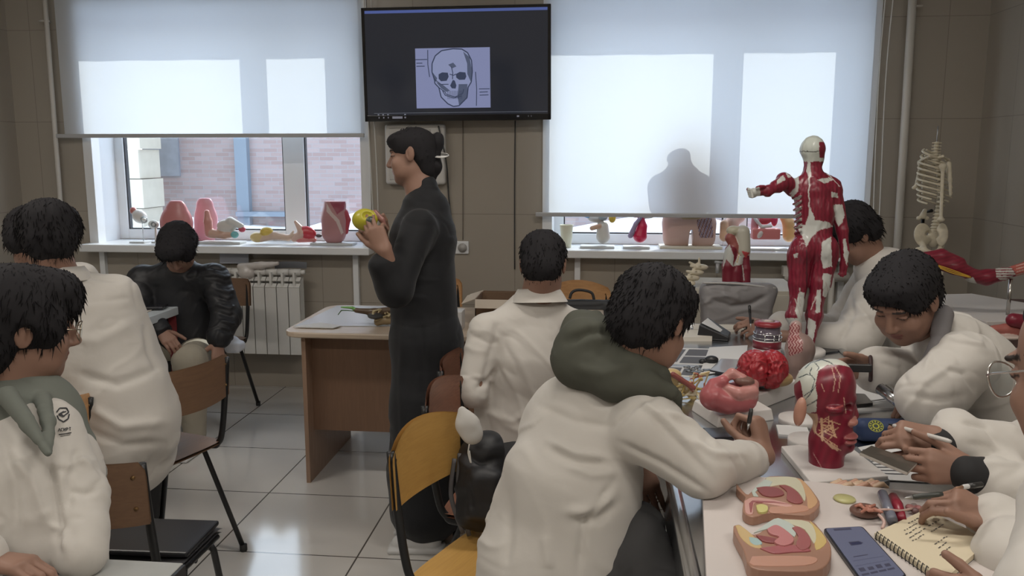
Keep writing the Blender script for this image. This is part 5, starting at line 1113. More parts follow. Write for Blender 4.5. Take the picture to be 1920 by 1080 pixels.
def mhc(V, n, col, ow):
    c = V - CC; z = c @ CF; px = 960 + FPX * (c @ CR) / z; py = 540 - FPX * (c @ CU) / z; px2 = px + 1.0 * noise(V * 80); C = np.tile(A_(*MAR), (len(V), 1))
    C = C * (1 + .12 * np.sin(px * .35 + py * .12 + noise(V * 30)))[:, None]
    C[inpoly(px2, py, [(1480, 660), (1600, 650), (1600, 690), (1575, 684), (1552, 684), (1534, 695), (1529, 720), (1532, 745), (1530, 772), (1512, 776), (1506, 745), (1500, 712), (1480, 730)])] = (.60, .62, .56)
    for s in ([(1505, 755), (1518, 740), (1530, 722)], [(1506, 764), (1520, 757), (1532, 750)], [(1508, 742), (1522, 732), (1528, 712), (1518, 700), (1522, 690)], [(1498, 708), (1512, 702), (1522, 704)], [(1528, 680), (1536, 690), (1532, 694)], [(1540, 674), (1556, 679), (1565, 686)], [(1510, 690), (1520, 680), (1545, 673)]): C[segd(px, py, s) < .8] = (.03, .05, .06)
    for s in ([(1560, 690), (1566, 712), (1562, 735)], [(1566, 688), (1576, 705), (1572, 735)], [(1540, 720), (1546, 735)], [(1582, 745), (1586, 775)]): C[segd(px, py, s) < .8] = (.62, .40, .30)
    C[inpoly(px, py, [(1512, 774), (1532, 776), (1534, 790), (1528, 815), (1522, 800)])] = (.50, .32, .20)
    R = random.Random(3)
    for i in range(15):
        a, b_ = 1533 + R.random() * 10, 790 + R.random() * 30; C[segd(px, py, [(a, b_), (a + R.uniform(6, 26), b_ + R.uniform(-12, 14)), (a + R.uniform(14, 34), b_ + R.uniform(-10, 20))]) < .8] = (.66, .42, .26)
    C[segd(px, py, [(1540, 785), (1542, 825)]) < 2.2] = (.66, .42, .26); C[segd(px, py, [(1526, 790), (1530, 812), (1545, 825), (1570, 845)]) < 1.2] = (.6, .40, .28); C[segd(px, py, [(1525, 850), (1545, 885)]) < .6] = (.5, .3, .28)
    C[inpoly(px, py, [(1546, 828), (1560, 832), (1578, 845), (1560, 842)])] = (.58, .36, .25); C[segd(px, py, [(1550, 764), (1565, 766), (1580, 761)]) < 1.6] = (.45, .10, .10)
    C[segd(px, py, [(1494, 762), (1496, 770), (1499, 790)]) < .0] = 0
    e3 = (ow == 5 + 2); fixed = np.array([q_[5] is not None for q_ in S.p])[ow]; C[fixed] = col[fixed]; return C
S.build('muscle_head', vmat('model_gloss', .3, .5), me_, vox=.0022, colfn=mhc)
ow_ = MB(); 
S = Soft(); cc = GZ(1592, 912, TZ + .018)
for i in range(9): a = GZ(1560 + i * 10, 908 + (i % 3) * 3, TZ + .026); S.chain([a, a + CR * .018 + (0, 0, .008), a + CR * .03], [.006, .0055, .004], k=.004, col=(.56, .32, .22) if i % 2 else (.62, .44, .30))
me2 = S.mesh(vox=.0018, cols=True); me2.name = 'gut_coil'; tag(link('gut_coil', me2, m_mod), 'small peach coiled gut piece at the foot of the muscle head model', 'anatomical model')
# --- white round discs / paper round the muscle head
def disc(lab, px, py, rr, h=.02, m=m_base, z=TZ, name='round_base'):
    c = GZ(px, py, z); return tag(MB().lathe(c, [(rr, 0), (rr * 1.02, h * .7), (rr, h), (0, h)], 40).build(name, m), lab, 'base')
disc('round white base between the brain block and the muscle head model', 1500, 792, .062, .016)
disc('round white base behind the left edge of the muscle head board', 1518, 836, .058, .022)
# --- large white board with the pelvis models
bd = [(.252, 2.015), (.200, 1.47), (.97, 1.36), (1.045, 1.895)]; bz = TZ + .012; bt_ = bz + .02
be_ = MB(); be_.prism(bd[::-1], (0, 0, bz), (1, 0, 0), (0, 1, 0), .02); tag(be_.build('display_board', mat('board_pinkish_white', (.62, .57, .55), .5), bevel=.002), 'large white display board at the near end of the steel table, carrying the pelvis models', 'board')
lg_ = bpy.data.objects[-1] if False else None
def slab_model(name, label, outline, z, h, layers, rim=FLE):
    """flat relief model lying on the board; outline and layers given in picture pixels of its top face"""
    e = empty(name, GZ(outline[0][0], outline[0][1], z), label, 'anatomical model')
    o = [GZ(x, y, z + h) for x, y in outline]; cen = sum(o) / len(o); b = MB()
    # round the outline
    rl = curve_pts(o + [o[0]], 3)[:-1]; n = len(rl)
    b.add([q - A_(0, 0, h) for q in rl] + rl, [tuple(range(n))[::-1], tuple(range(n, 2 * n))] + [(i, (i + 1) % n, n + (i + 1) % n, n + i) for i in range(n)]); b.build('slab_body', mat('model_rim_tan', (.36, .20, .14), .4), e, bevel=.003)
    for nm, c, lift, poly, rnd_ in layers:
        q = [GZ(x, y, z + h) for x, y in poly]; q = curve_pts(q + [q[0]], 3)[:-1] if rnd_ else q; n = len(q); b = MB(); lo = A_(0, 0, -.001); up = A_(0, 0, lift)
        b.add([p + lo for p in q] + [p + up for p in q], [tuple(range(n))[::-1], tuple(range(n, 2 * n))] + [(i, (i + 1) % n, n + (i + 1) % n, n + i) for i in range(n)]); b.build(nm, mat('relief_%02d%02d%02d' % tuple(int(v * 99) for v in c), c, .38), e, bevel=.0012)
    return e
X2 = lambda pts: [(1220 + x / 4.155, 820 + y / 4.155) for x, y in pts]
TANc = (.58, .36, .20); CRM = (.58, .56, .42); RDK = (.26, .07, .07); PK = (.60, .34, .30); MNT = (.50, .56, .52); YLW = (.60, .56, .22)
slab_model('male_pelvis_model', 'relief model of a male pelvis section, upper of the two on the white board', X2([(668, 355), (745, 440), (780, 425), (830, 385), (870, 370), (900, 310), (1000, 300), (1150, 315), (1200, 345), (1280, 440), (1318, 520), (1240, 600), (1080, 600), (920, 590), (800, 620), (720, 580), (725, 500), (735, 460), (672, 400)]), bt_, .020,
    [('fat_layer', TANc, .0008, X2([(1140, 318), (1200, 350), (1270, 440), (1300, 510), (1230, 560), (1215, 470), (1180, 390)]), 1), ('bone_layer', CRM, .0012, X2([(900, 312), (1130, 316), (1200, 420), (1200, 500), (1150, 430), (1050, 370), (900, 385)]), 1), ('membrane', MNT, .0019, X2([(785, 425), (830, 375), (890, 330), (950, 350), (930, 385), (850, 395), (815, 430), (840, 465), (800, 462)]), 0),
     ('bladder', RDK, .003, X2([(822, 400), (900, 390), (1000, 405), (1040, 450), (960, 470), (870, 455)]), 1), ('rectum', (.30, .09, .09), .003, X2([(1000, 380), (1060, 385), (1140, 430), (1185, 510), (1120, 520), (1060, 490), (1060, 430)]), 1),
     ('skin_layer', PK, .0015, X2([(730, 500), (800, 470), (960, 490), (1100, 530), (1060, 545), (840, 510), (800, 540), (795, 600), (740, 590)]), 1), ('canal', (.32, .10, .10), .0024, X2([(765, 520), (790, 498), (960, 505), (1090, 528), (960, 516), (800, 512), (785, 590), (775, 590)]), 0), ('gland', YLW, .005, X2([(820, 545), (860, 535), (910, 550), (905, 590), (840, 595)]), 1), ('lower_skin', (.52, .28, .20), .0012, X2([(930, 545), (1180, 530), (1230, 570), (1080, 592), (930, 588)]), 1)])
slab_model('female_pelvis_model', 'relief model of a female pelvis section, lower of the two on the white board', X2([(645, 685), (700, 680), (780, 750), (850, 740), (900, 690), (950, 640), (1020, 630), (1240, 645), (1310, 700), (1370, 780), (1405, 850), (1395, 960), (1290, 1035), (1000, 1040), (780, 1010), (720, 870), (650, 740)]), bt_, .026,
    [('fat_layer', (.58, .42, .20), .001, X2([(660, 690), (700, 690), (790, 760), (850, 830), (860, 865), (780, 850), (700, 780)]), 1), ('fat_back', (.60, .45, .18), .001, X2([(1240, 650), (1330, 740), (1370, 820), (1290, 880), (1270, 780)]), 1), ('spine_layer', CRM, .0012, X2([(1030, 640), (1230, 660), (1290, 760), (1270, 830), (1200, 720), (1100, 680)]), 1), ('membrane', MNT, .0019, X2([(800, 750), (960, 640), (1040, 650), (1120, 700), (1120, 780), (1000, 700), (900, 720)]), 1),
     ('blue_fat', (.36, .50, .50), .0015, X2([(765, 780), (830, 790), (870, 830), (820, 845), (775, 820)]), 1), ('uterus', (.50, .20, .20), .005, X2([(905, 730), (960, 700), (1010, 710), (1100, 780), (1110, 830), (1040, 860), (960, 830), (1000, 790), (930, 765)]), 1), ('bladder', RDK, .003, X2([(820, 770), (900, 780), (985, 800), (960, 830), (870, 815)]), 1),
     ('rectum', (.34, .11, .11), .004, X2([(1100, 715), (1160, 710), (1240, 790), (1240, 860), (1180, 890), (1130, 850), (1150, 780)]), 1), ('canal', (.38, .12, .13), .0025, X2([(850, 870), (1000, 850), (1150, 850), (1250, 890), (1100, 900), (960, 910)]), 1), ('skin_layer', (.55, .30, .22), .0012, X2([(790, 930), (960, 925), (1240, 930), (1300, 960), (1200, 1000), (800, 1000)]), 1)])
# kidney with vessels
ke = empty('kidney_model', GZ(1625, 985, bt_), 'brown cut kidney model with grey and red vessels on the white board', 'anatomical model')
X3 = lambda x, y: (1520 + x / 4.5, 840 + y / 4.5)
def kb(x, y, h): return GZ(*X3(x, y), bt_ + h)
S = Soft(); c = kb(460, 530, .012); S.ell(c, (.032, .026, .014), k=.01, col=(.17, .09, .07)); me3 = S.mesh(vox=.0016, cols=True); me3.name = 'kidney'; link('kidney', me3, m_mod, ke)
S = Soft()
for pts in ([(380, 490), (420, 480), (450, 510)], [(430, 540), (480, 510), (520, 530)], [(470, 490), (500, 500), (540, 480)], [(490, 530), (540, 520), (600, 540)]): S.chain([kb(x, y, .027) for x, y in pts], [.003, .004, .003], k=.003, col=(.42, .18, .13))
S.build('renal_pelvis', m_mod, ke, vox=.0012, cols=True)
MB().tube([kb(605, 385, .024), kb(690, 610, .016)], .0105, 16).build('grey_vessel', mat('vessel_grey', (.17, .18, .23), .25), ke)
MB().tube([kb(695, 410, .018), kb(730, 480, .016), kb(770, 600, .012)], [.010, .012, .009], 16).build('red_vessel', mat('vessel_red', (.26, .02, .04), .3), ke)
MB().tube(curve_pts([kb(575, 560, .02), kb(620, 620, .014), kb(605, 680, .006)]), .0035, 8).tube(curve_pts([kb(540, 525, .026), kb(640, 520, .028), kb(760, 530, .022), kb(860, 510, .014)]), .0028, 8).build('ureter', mat('ureter_pink', (.55, .38, .34), .4), ke)
S = Soft(); [S.ell(kb(x, y, .010), (.008, .007, .007), k=.006, col=cc_) for x, y, cc_ in ((830, 500, (.45, .2, .2)), (870, 490, (.3, .26, .25)), (910, 510, (.4, .16, .16)), (880, 530, (.2, .12, .12)))]; S.build('gland_cluster', m_mod, ke, vox=.0016, cols=True)
tag(MB().lathe(kb(285, 440, 0), [(.022, 0), (.024, .003), (.022, .006), (0, .007)], 32).build('yellow_disc', mat('disc_yellow', (.50, .48, .22), .4)), 'pale yellow round disc on the white board beside the kidney model', 'disc')
# phone on the board
def phone(label, c4, z, th, scr_col, emis=.0, extra=None, case=(.02, .022, .03)):
    c4 = [GZ(x, y, z + th) for x, y in c4]; e = empty('smartphone', sum(c4) / 4 - A_(0, 0, th), label, 'phone')
    def rr(k): # rounded corner quad
        out = []
        for i in range(4):
            p, a_, b_ = c4[i], c4[i - 1], c4[(i + 1) % 4]; u = (a_ - p) / np.linalg.norm(a_ - p); v = (b_ - p) / np.linalg.norm(b_ - p); r0 = .010
            p = p + (u + v) * k
            for t in np.linspace(0, 1, 5): out.append(p + u * r0 * (1 - t) ** 2 + v * r0 * t ** 2)
        return out
    q = rr(0); n = len(q); b = MB(); b.add([p - A_(0, 0, th) for p in q] + q, [tuple(range(n))[::-1], tuple(range(n, 2 * n))] + [(i, (i + 1) % n, n + (i + 1) % n, n + i) for i in range(n)]); b.build('phone_body', mat('phone_case_%02d%02d' % (case[0] * 99, case[2] * 99), case, .3), e, bevel=.0015)
    q = rr(.0035); b = MB(); b.add([p + A_(0, 0, .0006) for p in q], [tuple(range(n))]); s_ = b.build('screen', em('phone_scr_%02d%02d' % (scr_col[0] * 99, scr_col[2] * 99), scr_col, emis) if emis else mat('phone_off_%02d' % (scr_col[0] * 99), scr_col, .08), e)
    if extra: extra(s_, lambda u, v, h=.001: (c4[0] * (1 - u) + c4[1] * u) * (1 - v) + (c4[3] * (1 - u) + c4[2] * u) * v + A_(0, 0, h))
    return e
def ph_extra(s_, f):
    dk_m = em('phone_ink', (.06, .06, .11), .4)
    def rect(u0, v0, u1, v1): b = MB(); b.add([f(u0, v0), f(u1, v0), f(u1, v1), f(u0, v1)], [(0, 1, 2, 3)]); b.build('screen_icon', dk_m, s_)
    rect(.22, .035, .66, .075)
    for i in range(3): a = .34 + .03 * i; rect(a, .30 + .015 * i, a + .26, .37 - .01 * i)
    rect(.12, .62, .86, .625); rect(.1, .70, .9, .705)
    for i in range(4): rect(.12 + i * .2, .74 + .01 * (i % 2), .25 + i * .2, .80); rect(.10 + i * .2, .83, .27 + i * .2, .86)
    rect(.2, .55, .55, .565)
phone('dark-framed phone with a lit bluish screen on the white board beside the notebook', [(1543, 990), (1617, 986), (1702, 1080), (1622, 1100)], bt_, .009, (.14, .15, .23), .45, ph_extra)
# ring notebook
nb = empty('notebook', GZ(1740, 1020, bt_), 'open ring-bound notebook with handwriting on cream paper at the bottom right', 'notebook')
nz = bt_ + .012; nq = [(1640, 999), (1735, 955), (1858, 1012), (1768, 1088)]; nq = [GZ(x, y, nz) for x, y in nq]; b = MB(); b.add([p - A_(0, 0, .010) for p in nq] + nq, [(3, 2, 1, 0), (4, 5, 6, 7), (0, 1, 5, 4), (1, 2, 6, 5), (2, 3, 7, 6), (3, 0, 4, 7)]); b.build('paper_block', mat('notebook_cream', (.68, .60, .44), .7), nb)
NF = lambda u, v, h=.0012: (nq[0] * (1 - u) + nq[1] * u) * (1 - v) + (nq[3] * (1 - u) + nq[2] * u) * v + A_(0, 0, h)   # u across from binding, v along binding
b = MB(); b.add([p + A_(0, 0, -.0105) for p in nq] + [p + A_(0, 0, -.0125) for p in nq], [(0, 1, 2, 3), (7, 6, 5, 4), (0, 4, 5, 1), (1, 5, 6, 2), (2, 6, 7, 3), (3, 7, 4, 0)]); b.build('cover', mat('grey_cover', (.12, .12, .12), .5), nb)
b = MB()
for i in range(17):
    v = .04 + i * .057; b.tube([NF(.035, v, .000), NF(.0, v, .006), NF(-.025, v, -.003), NF(-.01, v, -.012)], .0011, 5)
b.build('wire_binding', mat('wire_dark', (.05, .05, .05), .3, .8), nb)
b = MB(); R = random.Random(11)
for v0, u0, ln_ in ((.10, .52, .22), (.17, .35, .32), (.24, .30, .30), (.31, .28, .30), (.38, .26, .24), (.30, .68, .24), (.40, .60, .26), (.58, .42, .24), (.66, .40, .14), (.74, .30, .2)):
    u = u0
    while u < u0 + ln_:
        l = .02 + R.random() * .03; vv = v0 + R.uniform(-.008, .008); b.add([NF(u, vv - .006), NF(u + l, vv - .004), NF(u + l, vv + .008), NF(u, vv + .006)], [(0, 1, 2, 3)]); u += l + .012 + R.random() * .02
b.build('handwriting', mat('ink', (.05, .05, .06), .6), nb)
# pens
def pen(label, a, b_, r=.0045, body=(.03, .03, .03), tip=(.4, .4, .4), name='pen', cap=None):
    e = empty(name, np.minimum(a, b_), label, 'pen'); d = b_ - a; L = np.linalg.norm(d); u = d / L
    MB().tube([a, a + u * .002, a + u * .016], [.0006, .0012, r * .8], 10).build('tip', mat('pen_tip_%02d' % (tip[0] * 99), tip, .3, .6), e)
    MB().tube([a + u * .016, a + u * .02, b_ - u * .01, b_], [r * .8, r, r, r * .7], 12).build('barrel', mat('pen_%02d%02d' % (body[0] * 99, body[2] * 99), body, .35), e)
    if cap: MB().tube([b_ - u * .035, b_ - u * .002], [r * 1.15, r * 1.1], 12).build('cap', mat('pencap_%02d' % (cap[0] * 99), cap, .3), e)
    return e
pen('dark pen in the raised hand over the ring notebook', W(1695, 934, 1.70), W(1768, 926, 1.69), .0055, (.05, .055, .05))
pen('white and black ballpoint pen pointing over the white sleeve at the right edge', W(1792, 915, 1.64), W(1842, 908, 1.66), .0048, (.6, .6, .6), (.5, .3, .2), cap=(.03, .03, .03))
pen('white stylus held by the hand with the black cuff over the blue pouch', W(1665, 795, 1.98), W(1783, 828, 1.82), .0050, (.62, .60, .58), (.03, .03, .03), 'stylus')
pen('black pen in the fist of the foreground student', W(1402, 806, 2.06), W(1409, 766, 2.06), .0055, (.03, .03, .03))
pen('black and white pen in the hand of the student writing behind the jar', W(1408, 614, 3.66), W(1405, 572, 3.66), .0055, (.04, .04, .045), cap=(.02, .02, .02))
# phone held by the hand with the black cuff, over papers
e = empty('smartphone', W(1645, 862, 1.95), 'white-edged phone held in the hand with the black cuff over printed papers', 'phone')
hp_ = [W(1612, 848, 1.93), W(1634, 836, 1.96), W(1722, 866, 1.86), W(1702, 886, 1.82)]; N_ = cd(.1, .9, -.3) * .008; b = MB(); b.add([p - N_ for p in hp_] + hp_, [(3, 2, 1, 0), (4, 5, 6, 7), (0, 1, 5, 4), (1, 2, 6, 5), (2, 3, 7, 6), (3, 0, 4, 7)]); b.build('phone_body', mat('phone_silver', (.55, .52, .48), .3), e, bevel=.002)
b = MB(); b.add([p + N_ * .08 for p in hp_], [(0, 1, 2, 3)]); b.build('screen', mat('phone_dark_screen', (.08, .07, .06), .1), e)
# papers and small things around the table
m_pap = mat('white_paper', (.66, .66, .66), .8); m_prn = mat('printed_paper', (.20, .21, .22), .7, var=.5, vs=60)
def sheet4(lab, c4, z=TZ, th=.002, m=m_pap, name='paper_sheet', cat='paper', marks=None, group=None):
    q = [GZ(x, y, z) for x, y in c4]; b = MB(); b.add(q + [p + A_(0, 0, th) for p in q], [(3, 2, 1, 0), (4, 5, 6, 7), (0, 1, 5, 4), (1, 2, 6, 5), (2, 3, 7, 6), (3, 0, 4, 7)])
    f = lambda u, v, h=.0006: (q[0] * (1 - u) + q[1] * u) * (1 - v) + (q[3] * (1 - u) + q[2] * u) * v + A_(0, 0, th + h)
    if marks is None: return tag(b.build(name, m), lab, cat, group)
    e = empty(name, sum(q) / 4, lab, cat, group); b.build('page', m, e); k = MB()
    for u0, v0, u1, v1 in marks: k.add([f(u0, v0), f(u1, v0), f(u1, v1), f(u0, v1)], [(0, 1, 2, 3)])
    k.build('printing', mat('print_dark', (.10, .10, .11), .6), e); return e
lines_ = [(.1, .1 + i * .09, .9 - .1 * (i % 3), .13 + i * .09) for i in range(9)]
sheet4('printed sheet with dark pictures at the left of the steel table, beyond the nerve model', [(1262, 653), (1350, 655), (1330, 685), (1240, 682)], marks=[(.02, .1, .3, .9), (.36, .08, .98, .5), (.36, .56, .9, .95)])
sheet4('printed sheet under the earphones at the left edge of the steel table', [(1236, 687), (1310, 690), (1300, 708), (1228, 702)], marks=[(.05, .1, .6, .9), (.66, .2, .95, .9)])
sheet4('blank white paper between the earphones and the jar', [(1330, 652), (1402, 648), (1396, 690), (1310, 705)], z=TZ + .003)
sheet4('white page lying under the dark phone next to the muscle head model', [(1600, 715), (1680, 705), (1735, 765), (1600, 772)], th=.006)
sheet4('printed page with text at the foot of the muscle head model, under the held phone', [(1608, 840), (1650, 832), (1745, 905), (1650, 900)], z=TZ + .002, marks=lines_)
sheet4('white sheet sticking out of the dark folder in the middle of the table', [(1640, 835), (1700, 845), (1720, 870), (1660, 860)], z=TZ + .008)
sheet4('thin grey folder between the muscle head model and the held phone', [(1586, 850), (1606, 842), (1668, 906), (1640, 915)], th=.008, m=mat('folder_grey', (.16, .17, .18), .5), name='folder', cat='folder')
sheet4('open white book on the steel table behind the writing fist', [(1455, 800), (1512, 802), (1520, 822), (1460, 818)], th=.006, name='book', cat='book')
sheet4('dark tablet under the arm of the foreground student', [(1318, 805), (1362, 806), (1376, 822), (1335, 824)], th=.005, m=mat('tablet_black', (.02, .02, .025), .2), name='tablet', cat='tablet')
sheet4('small stack of cream paper at the far left end of the steel table', [(1282, 626), (1335, 626), (1335, 640), (1275, 640)], th=.018, m=mat('cream_paper', (.66, .62, .55), .8), name='paper_stack')
sheet4('long cream sheets along the far edge of the steel table, under the pencil case', [(1300, 612), (1400, 612), (1405, 622), (1300, 622)], th=.012, m=mat('cream_paper', (.66, .62, .55), .8), name='paper_stack')
sheet4('white page under the arm of the student writing beyond the jar', [(1440, 640), (1475, 636), (1475, 652), (1445, 655)], th=.004)
sheet4('dark book in the crook of the arm of the student behind the muscle figure', [(1530, 648), (1560, 640), (1572, 660), (1548, 664)], th=.006, m=mat('tablet_black', (.02, .02, .025), .2), name='book', cat='book')
phone('black phone with a pale grey screen in front of the brain model', [(1352, 672), (1392, 674), (1372, 702), (1330, 694)], TZ, .010, (.36, .38, .42), 0)
phone('dark phone lying on the white page right of the muscle head model', [(1598, 737), (1622, 738), (1638, 756), (1600, 760)], TZ + .007, .010, (.03, .03, .035), 0, case=(.03, .03, .03))
# stapler-like black case, keys, earphones, compact
st = empty('pencil_case', GZ(1340, 628, TZ), 'black open pencil case with a white lining at the far end of the steel table', 'case')
q = lambda x, y, h: GZ(x, y, TZ) + A_(0, 0, h)
b = MB(); b.add([q(1306, 636, .001), q(1366, 640, .001), q(1370, 630, .001), q(1322, 622, .001), q(1310, 636, .065), q(1366, 640, .018), q(1370, 630, .018), q(1326, 622, .068)], [(3, 2, 1, 0), (4, 5, 6, 7), (0, 1, 5, 4), (1, 2, 6, 5), (2, 3, 7, 6), (3, 0, 4, 7)]); b.build('case_body', mat('case_black', (.02, .02, .022), .3), st, bevel=.004)
b = MB(); b.add([q(1314, 634, .067), q(1350, 637.5, .035), q(1354, 633, .035), q(1326, 625, .070)], [(0, 1, 2, 3)]); b.build('lining', m_pap, st)
S = Soft(); c = GZ(1334, 682, TZ) + A_(0, 0, .016); S.ell(c, (.026, .02, .016), k=.006).ell(c - CR * .035 - A_(0, 0, .006), (.014, .012, .010), k=.006)
tag(S.build('earphone_case', mat('earphone_black', (.02, .022, .025), .35), vox=.0022), 'rounded black earphone case on the papers left of the brain model', 'earphone case')
b = MB()
for i in range(7): a = GZ(1288 + i * 5, 688 + (i * 7 % 9), TZ + .006); b.tube([a + A_(.012 * math.cos(t), .008 * math.sin(t), .002 * math.sin(2 * t + i)) for t in np.linspace(0, 6.28, 13)[:-1]], .0022, 6, closed=True)
b.box(GZ(1326, 694, TZ + .006), (.014, .008, .003), rz=.4).box(GZ(1305, 698, TZ + .006), (.016, .007, .003), rz=-.3)
tag(b.build('key_ring', mat('keys_metal', (.22, .23, .24), .3, .8)), 'bunch of keys and rings on the printed sheets left of the brain model', 'keys')
# blue pouch with yellow round emblem
pe2 = empty('blue_pouch', GZ(1650, 815, TZ), 'dark blue pouch with a round yellow emblem right of the muscle head model', 'pouch')
S = Soft(); S.box(GZ(1656, 826, TZ) + A_(0, 0, .032), (.082, .035, .030), .022, frame(cd(.05, 0, 1))); S.build('pouch_body', mat('navy_cloth', (.02, .04, .11), .6), pe2, vox=.003, disp=lambda V, n, ow: .003 * fbm(V * 25, 2))
c = W(1642, 799, 2.245); ex, ey = cd(1, -.05, 0), cd(0, .9, .35); b = MB(); cy = lambda r0, a, h: c + ex * r0 * math.cos(a) + ey * r0 * math.sin(a) * .8 + np.cross(ex, ey) * h
em_ = MB(); em_.add([cy(.020, a, .001) for a in np.linspace(0, 6.283, 25)[:-1]], [tuple(range(24))]); em_.build('emblem_ground', mat('emblem_dark', (.04, .06, .05), .5), pe2)
for r0, r1 in ((.020, .0185), (.0095, .006)):
    for k in range(24): a, a2 = k * math.pi / 12, (k + 1) * math.pi / 12; b.add([cy(r0, a, .0016), cy(r0, a2, .0016), cy(r1, a2, .0016), cy(r1, a, .0016)], [(0, 1, 2, 3)])
for k in range(12): a = k * math.pi / 6; b.add([cy(.017, a - .10, .0016), cy(.017, a + .12, .0016), cy(.012, a + .12, .0016), cy(.012, a - .10, .0016)], [(0, 1, 2, 3)])
b.build('emblem_ring', mat('emblem_yellow', (.50, .52, .05), .5), pe2)
# steel instrument roll and cable by the face-down student
b = MB(); b.tube([W(1650, 728, 2.45), W(1700, 765, 2.36)], .016, 14); b.tube([W(1662, 726, 2.47), W(1706, 758, 2.38)], .010, 12)
tag(b.build('steel_instrument', m_steel), 'shiny steel instruments under the sleeve of the face-down student', 'instrument')
b = MB(); b.tube(curve_pts([GZ(1632, 752, TZ + .012), GZ(1660, 748, TZ + .012), GZ(1690, 742, TZ + .012), GZ(1705, 735, TZ + .012)]), .0025, 6); tag(b.build('charging_cable', mat('cable_pale', (.5, .5, .5), .5)), 'pale thin cable running from the dark phone to the face-down student', 'cable')
# phone in the raised hand of the face-down student with a bracelet
b = MB(); b.box(W(1608, 690, 2.50), (.04, .006, .012), rot=frame(cd(.1, .1, 1))); tag(b.build('voice_recorder', mat('case_black', (.02, .02, .022), .3), bevel=.003), 'small black recorder in the hand above the muscle head model', 'recorder')
b = MB(); cc = W(1632, 691, 2.56); b.tube([cc + .035 * (CU * math.sin(a) + (CF * .8 + CR * .3) * math.cos(a)) for a in np.linspace(0, 6.28, 25)[:-1]], .006, 10, closed=True); tag(b.build('wristband', mat('band_dark', (.05, .025, .025), .5)), 'dark band around the wrist of the face-down student', 'wristband')
# grey bag standing behind the far end of the table on a pale cabinet
cab = empty('cabinet', (.72, 4.35, 0), 'pale cream low cabinet beyond the steel table, behind the grey bag', 'cabinet')
m_cream = mat('cream_laminate', (.52, .49, .42), .5)
MB().b2((.30, 4.40, .0), (1.02, 4.85, .90)).build('cabinet_body', m_cream, cab, bevel=.004); MB().b2((.31, 4.388, .04), (.655, 4.399, .88)).build('door', m_cream, cab, bevel=.003); MB().b2((.665, 4.388, .04), (1.01, 4.399, .88)).build('door', m_cream, cab, bevel=.003)
stl = empty('stool', (.66, 4.17, 0), 'square stool under the grey bag at the far end of the steel table', 'stool')
MB().b2((.44, 4.02, .70), (.90, 4.30, .74)).build('seat', m_plyo, stl, bevel=.01)
for x in (.47, .87):
    for y in (4.05, 4.27): MB().tube([(x, y, 0), (x, y, .70)], .012, 8).build('leg', m_tube, stl)
bgE = empty('grey_bag', GZ(1385, 606, .74), 'grey soft zip bag with an open zip at the far end of the steel table', 'bag')
w = lambda x, y, o=0: W(x, y, 4.12 + o); g = []
S = Soft(); S.box((w(1320, 575) + w(1440, 575)) / 2 + A_(0, 0, -.015), (.165, .055, .09), .03, frame(cd(.03, 0, 1)), k=.02); S.cone(w(1322, 540), w(1448, 545), .018, .018, .05, sq=(cd(0, 0, 1), 1.6)); S.box(w(1385, 552), (.155, .03, .045), .02, frame(cd(.03, 0, 1)), k=.06)
S.build('bag_body', mat('grey_bag_cloth', (.24, .23, .235), .55), bgE, vox=.005, disp=cloth_disp(S, .004, folds=[([(1330, 560), (1370, 575), (1410, 570), (1445, 550)], 5, -.014), ([(1350, 550), (1390, 562)], 5, .010), ([(1320, 570), (1335, 560)], 4, .008)]))
MB().tube(curve_pts([w(1318, 530, -.045), w(1380, 532, -.05), w(1455, 541, -.045)]), .005, 8).build('zip', mat('zip_pale', (.50, .49, .48), .4), bgE)
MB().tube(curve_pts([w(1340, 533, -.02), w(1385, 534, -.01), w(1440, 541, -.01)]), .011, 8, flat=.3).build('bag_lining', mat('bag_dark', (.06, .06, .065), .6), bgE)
# --- spine piece and leg muscle model beyond the bag, on the cabinet
sp_ = empty('spine_model', W(1290, 548, 4.5), 'short bone-coloured spine section leaning beside the grey bag', 'anatomical model')
for i in range(5):
    S = Soft(); c = W(1279 + i * 8, 541 - i * 10, 4.45); M = frame(cd(.3, 1, .3)); S.ell(c + CR * .015, (.032, .026, .016), k=.006).cone(c, c - CR * .042 + CU * .006, .010, .007, .008).cone(c + CF * .0, c - CF * .028 + CU * .008, .007, .004, .008).cone(c, c + CU * .02 - CR * .012, .006, .004, .008).cone(c - CR * .01, c - CR * .03 - CU * .012, .006, .005, .006)
    if i == 4: S.cone(c, c + CU * .045 - CR * .0, .007, .006, .008).cone(c, c + CU * .025 - CR * .05, .007, .006, .008)
    S.build('vertebra', m_bone, sp_, vox=.003)
MB().b2(W(1262, 552, 4.47) + A_(0, 0, -.01), W(1312, 552, 4.5) + A_(0, .03, 0)).build('stand', m_base, sp_)
MB().tube([W(1296, 552, 4.46), W(1296, 510, 4.46)], .004, 8).build('rod', m_tube, sp_)
lm = empty('thigh_muscle_model', W(1380, 528, 4.45), 'red-and-white hip and thigh muscle model standing behind the grey bag', 'anatomical model')
w = lambda x, y, o=0: W(x, y, 4.45 + o); r = lambda v: v * 4.45 / FPX; S = Soft()
S.chain([w(1392, 436), w(1394, 470)], [r(14), r(13)], k=.02, col=(.56, .54, .46)); S.ell(w(1375, 432), (r(13), .03, r(9)), k=.01, col=(.58, .55, .42)); S.chain([w(1368, 446), w(1378, 462), w(1386, 474)], [r(9), r(9), r(6)], k=.008, col=(.34, .10, .09))
S.chain([w(1370, 470), w(1366, 500), w(1366, 530)], [r(11), r(12), r(12)], k=.01, col=MAR); S.chain([w(1384, 484), w(1380, 510), w(1378, 530)], [r(9), r(12), r(13)], k=.01, col=MAR); S.chain([w(1398, 480), w(1399, 505), w(1398, 530)], [r(7), r(8), r(9)], k=.01, col=MAR)
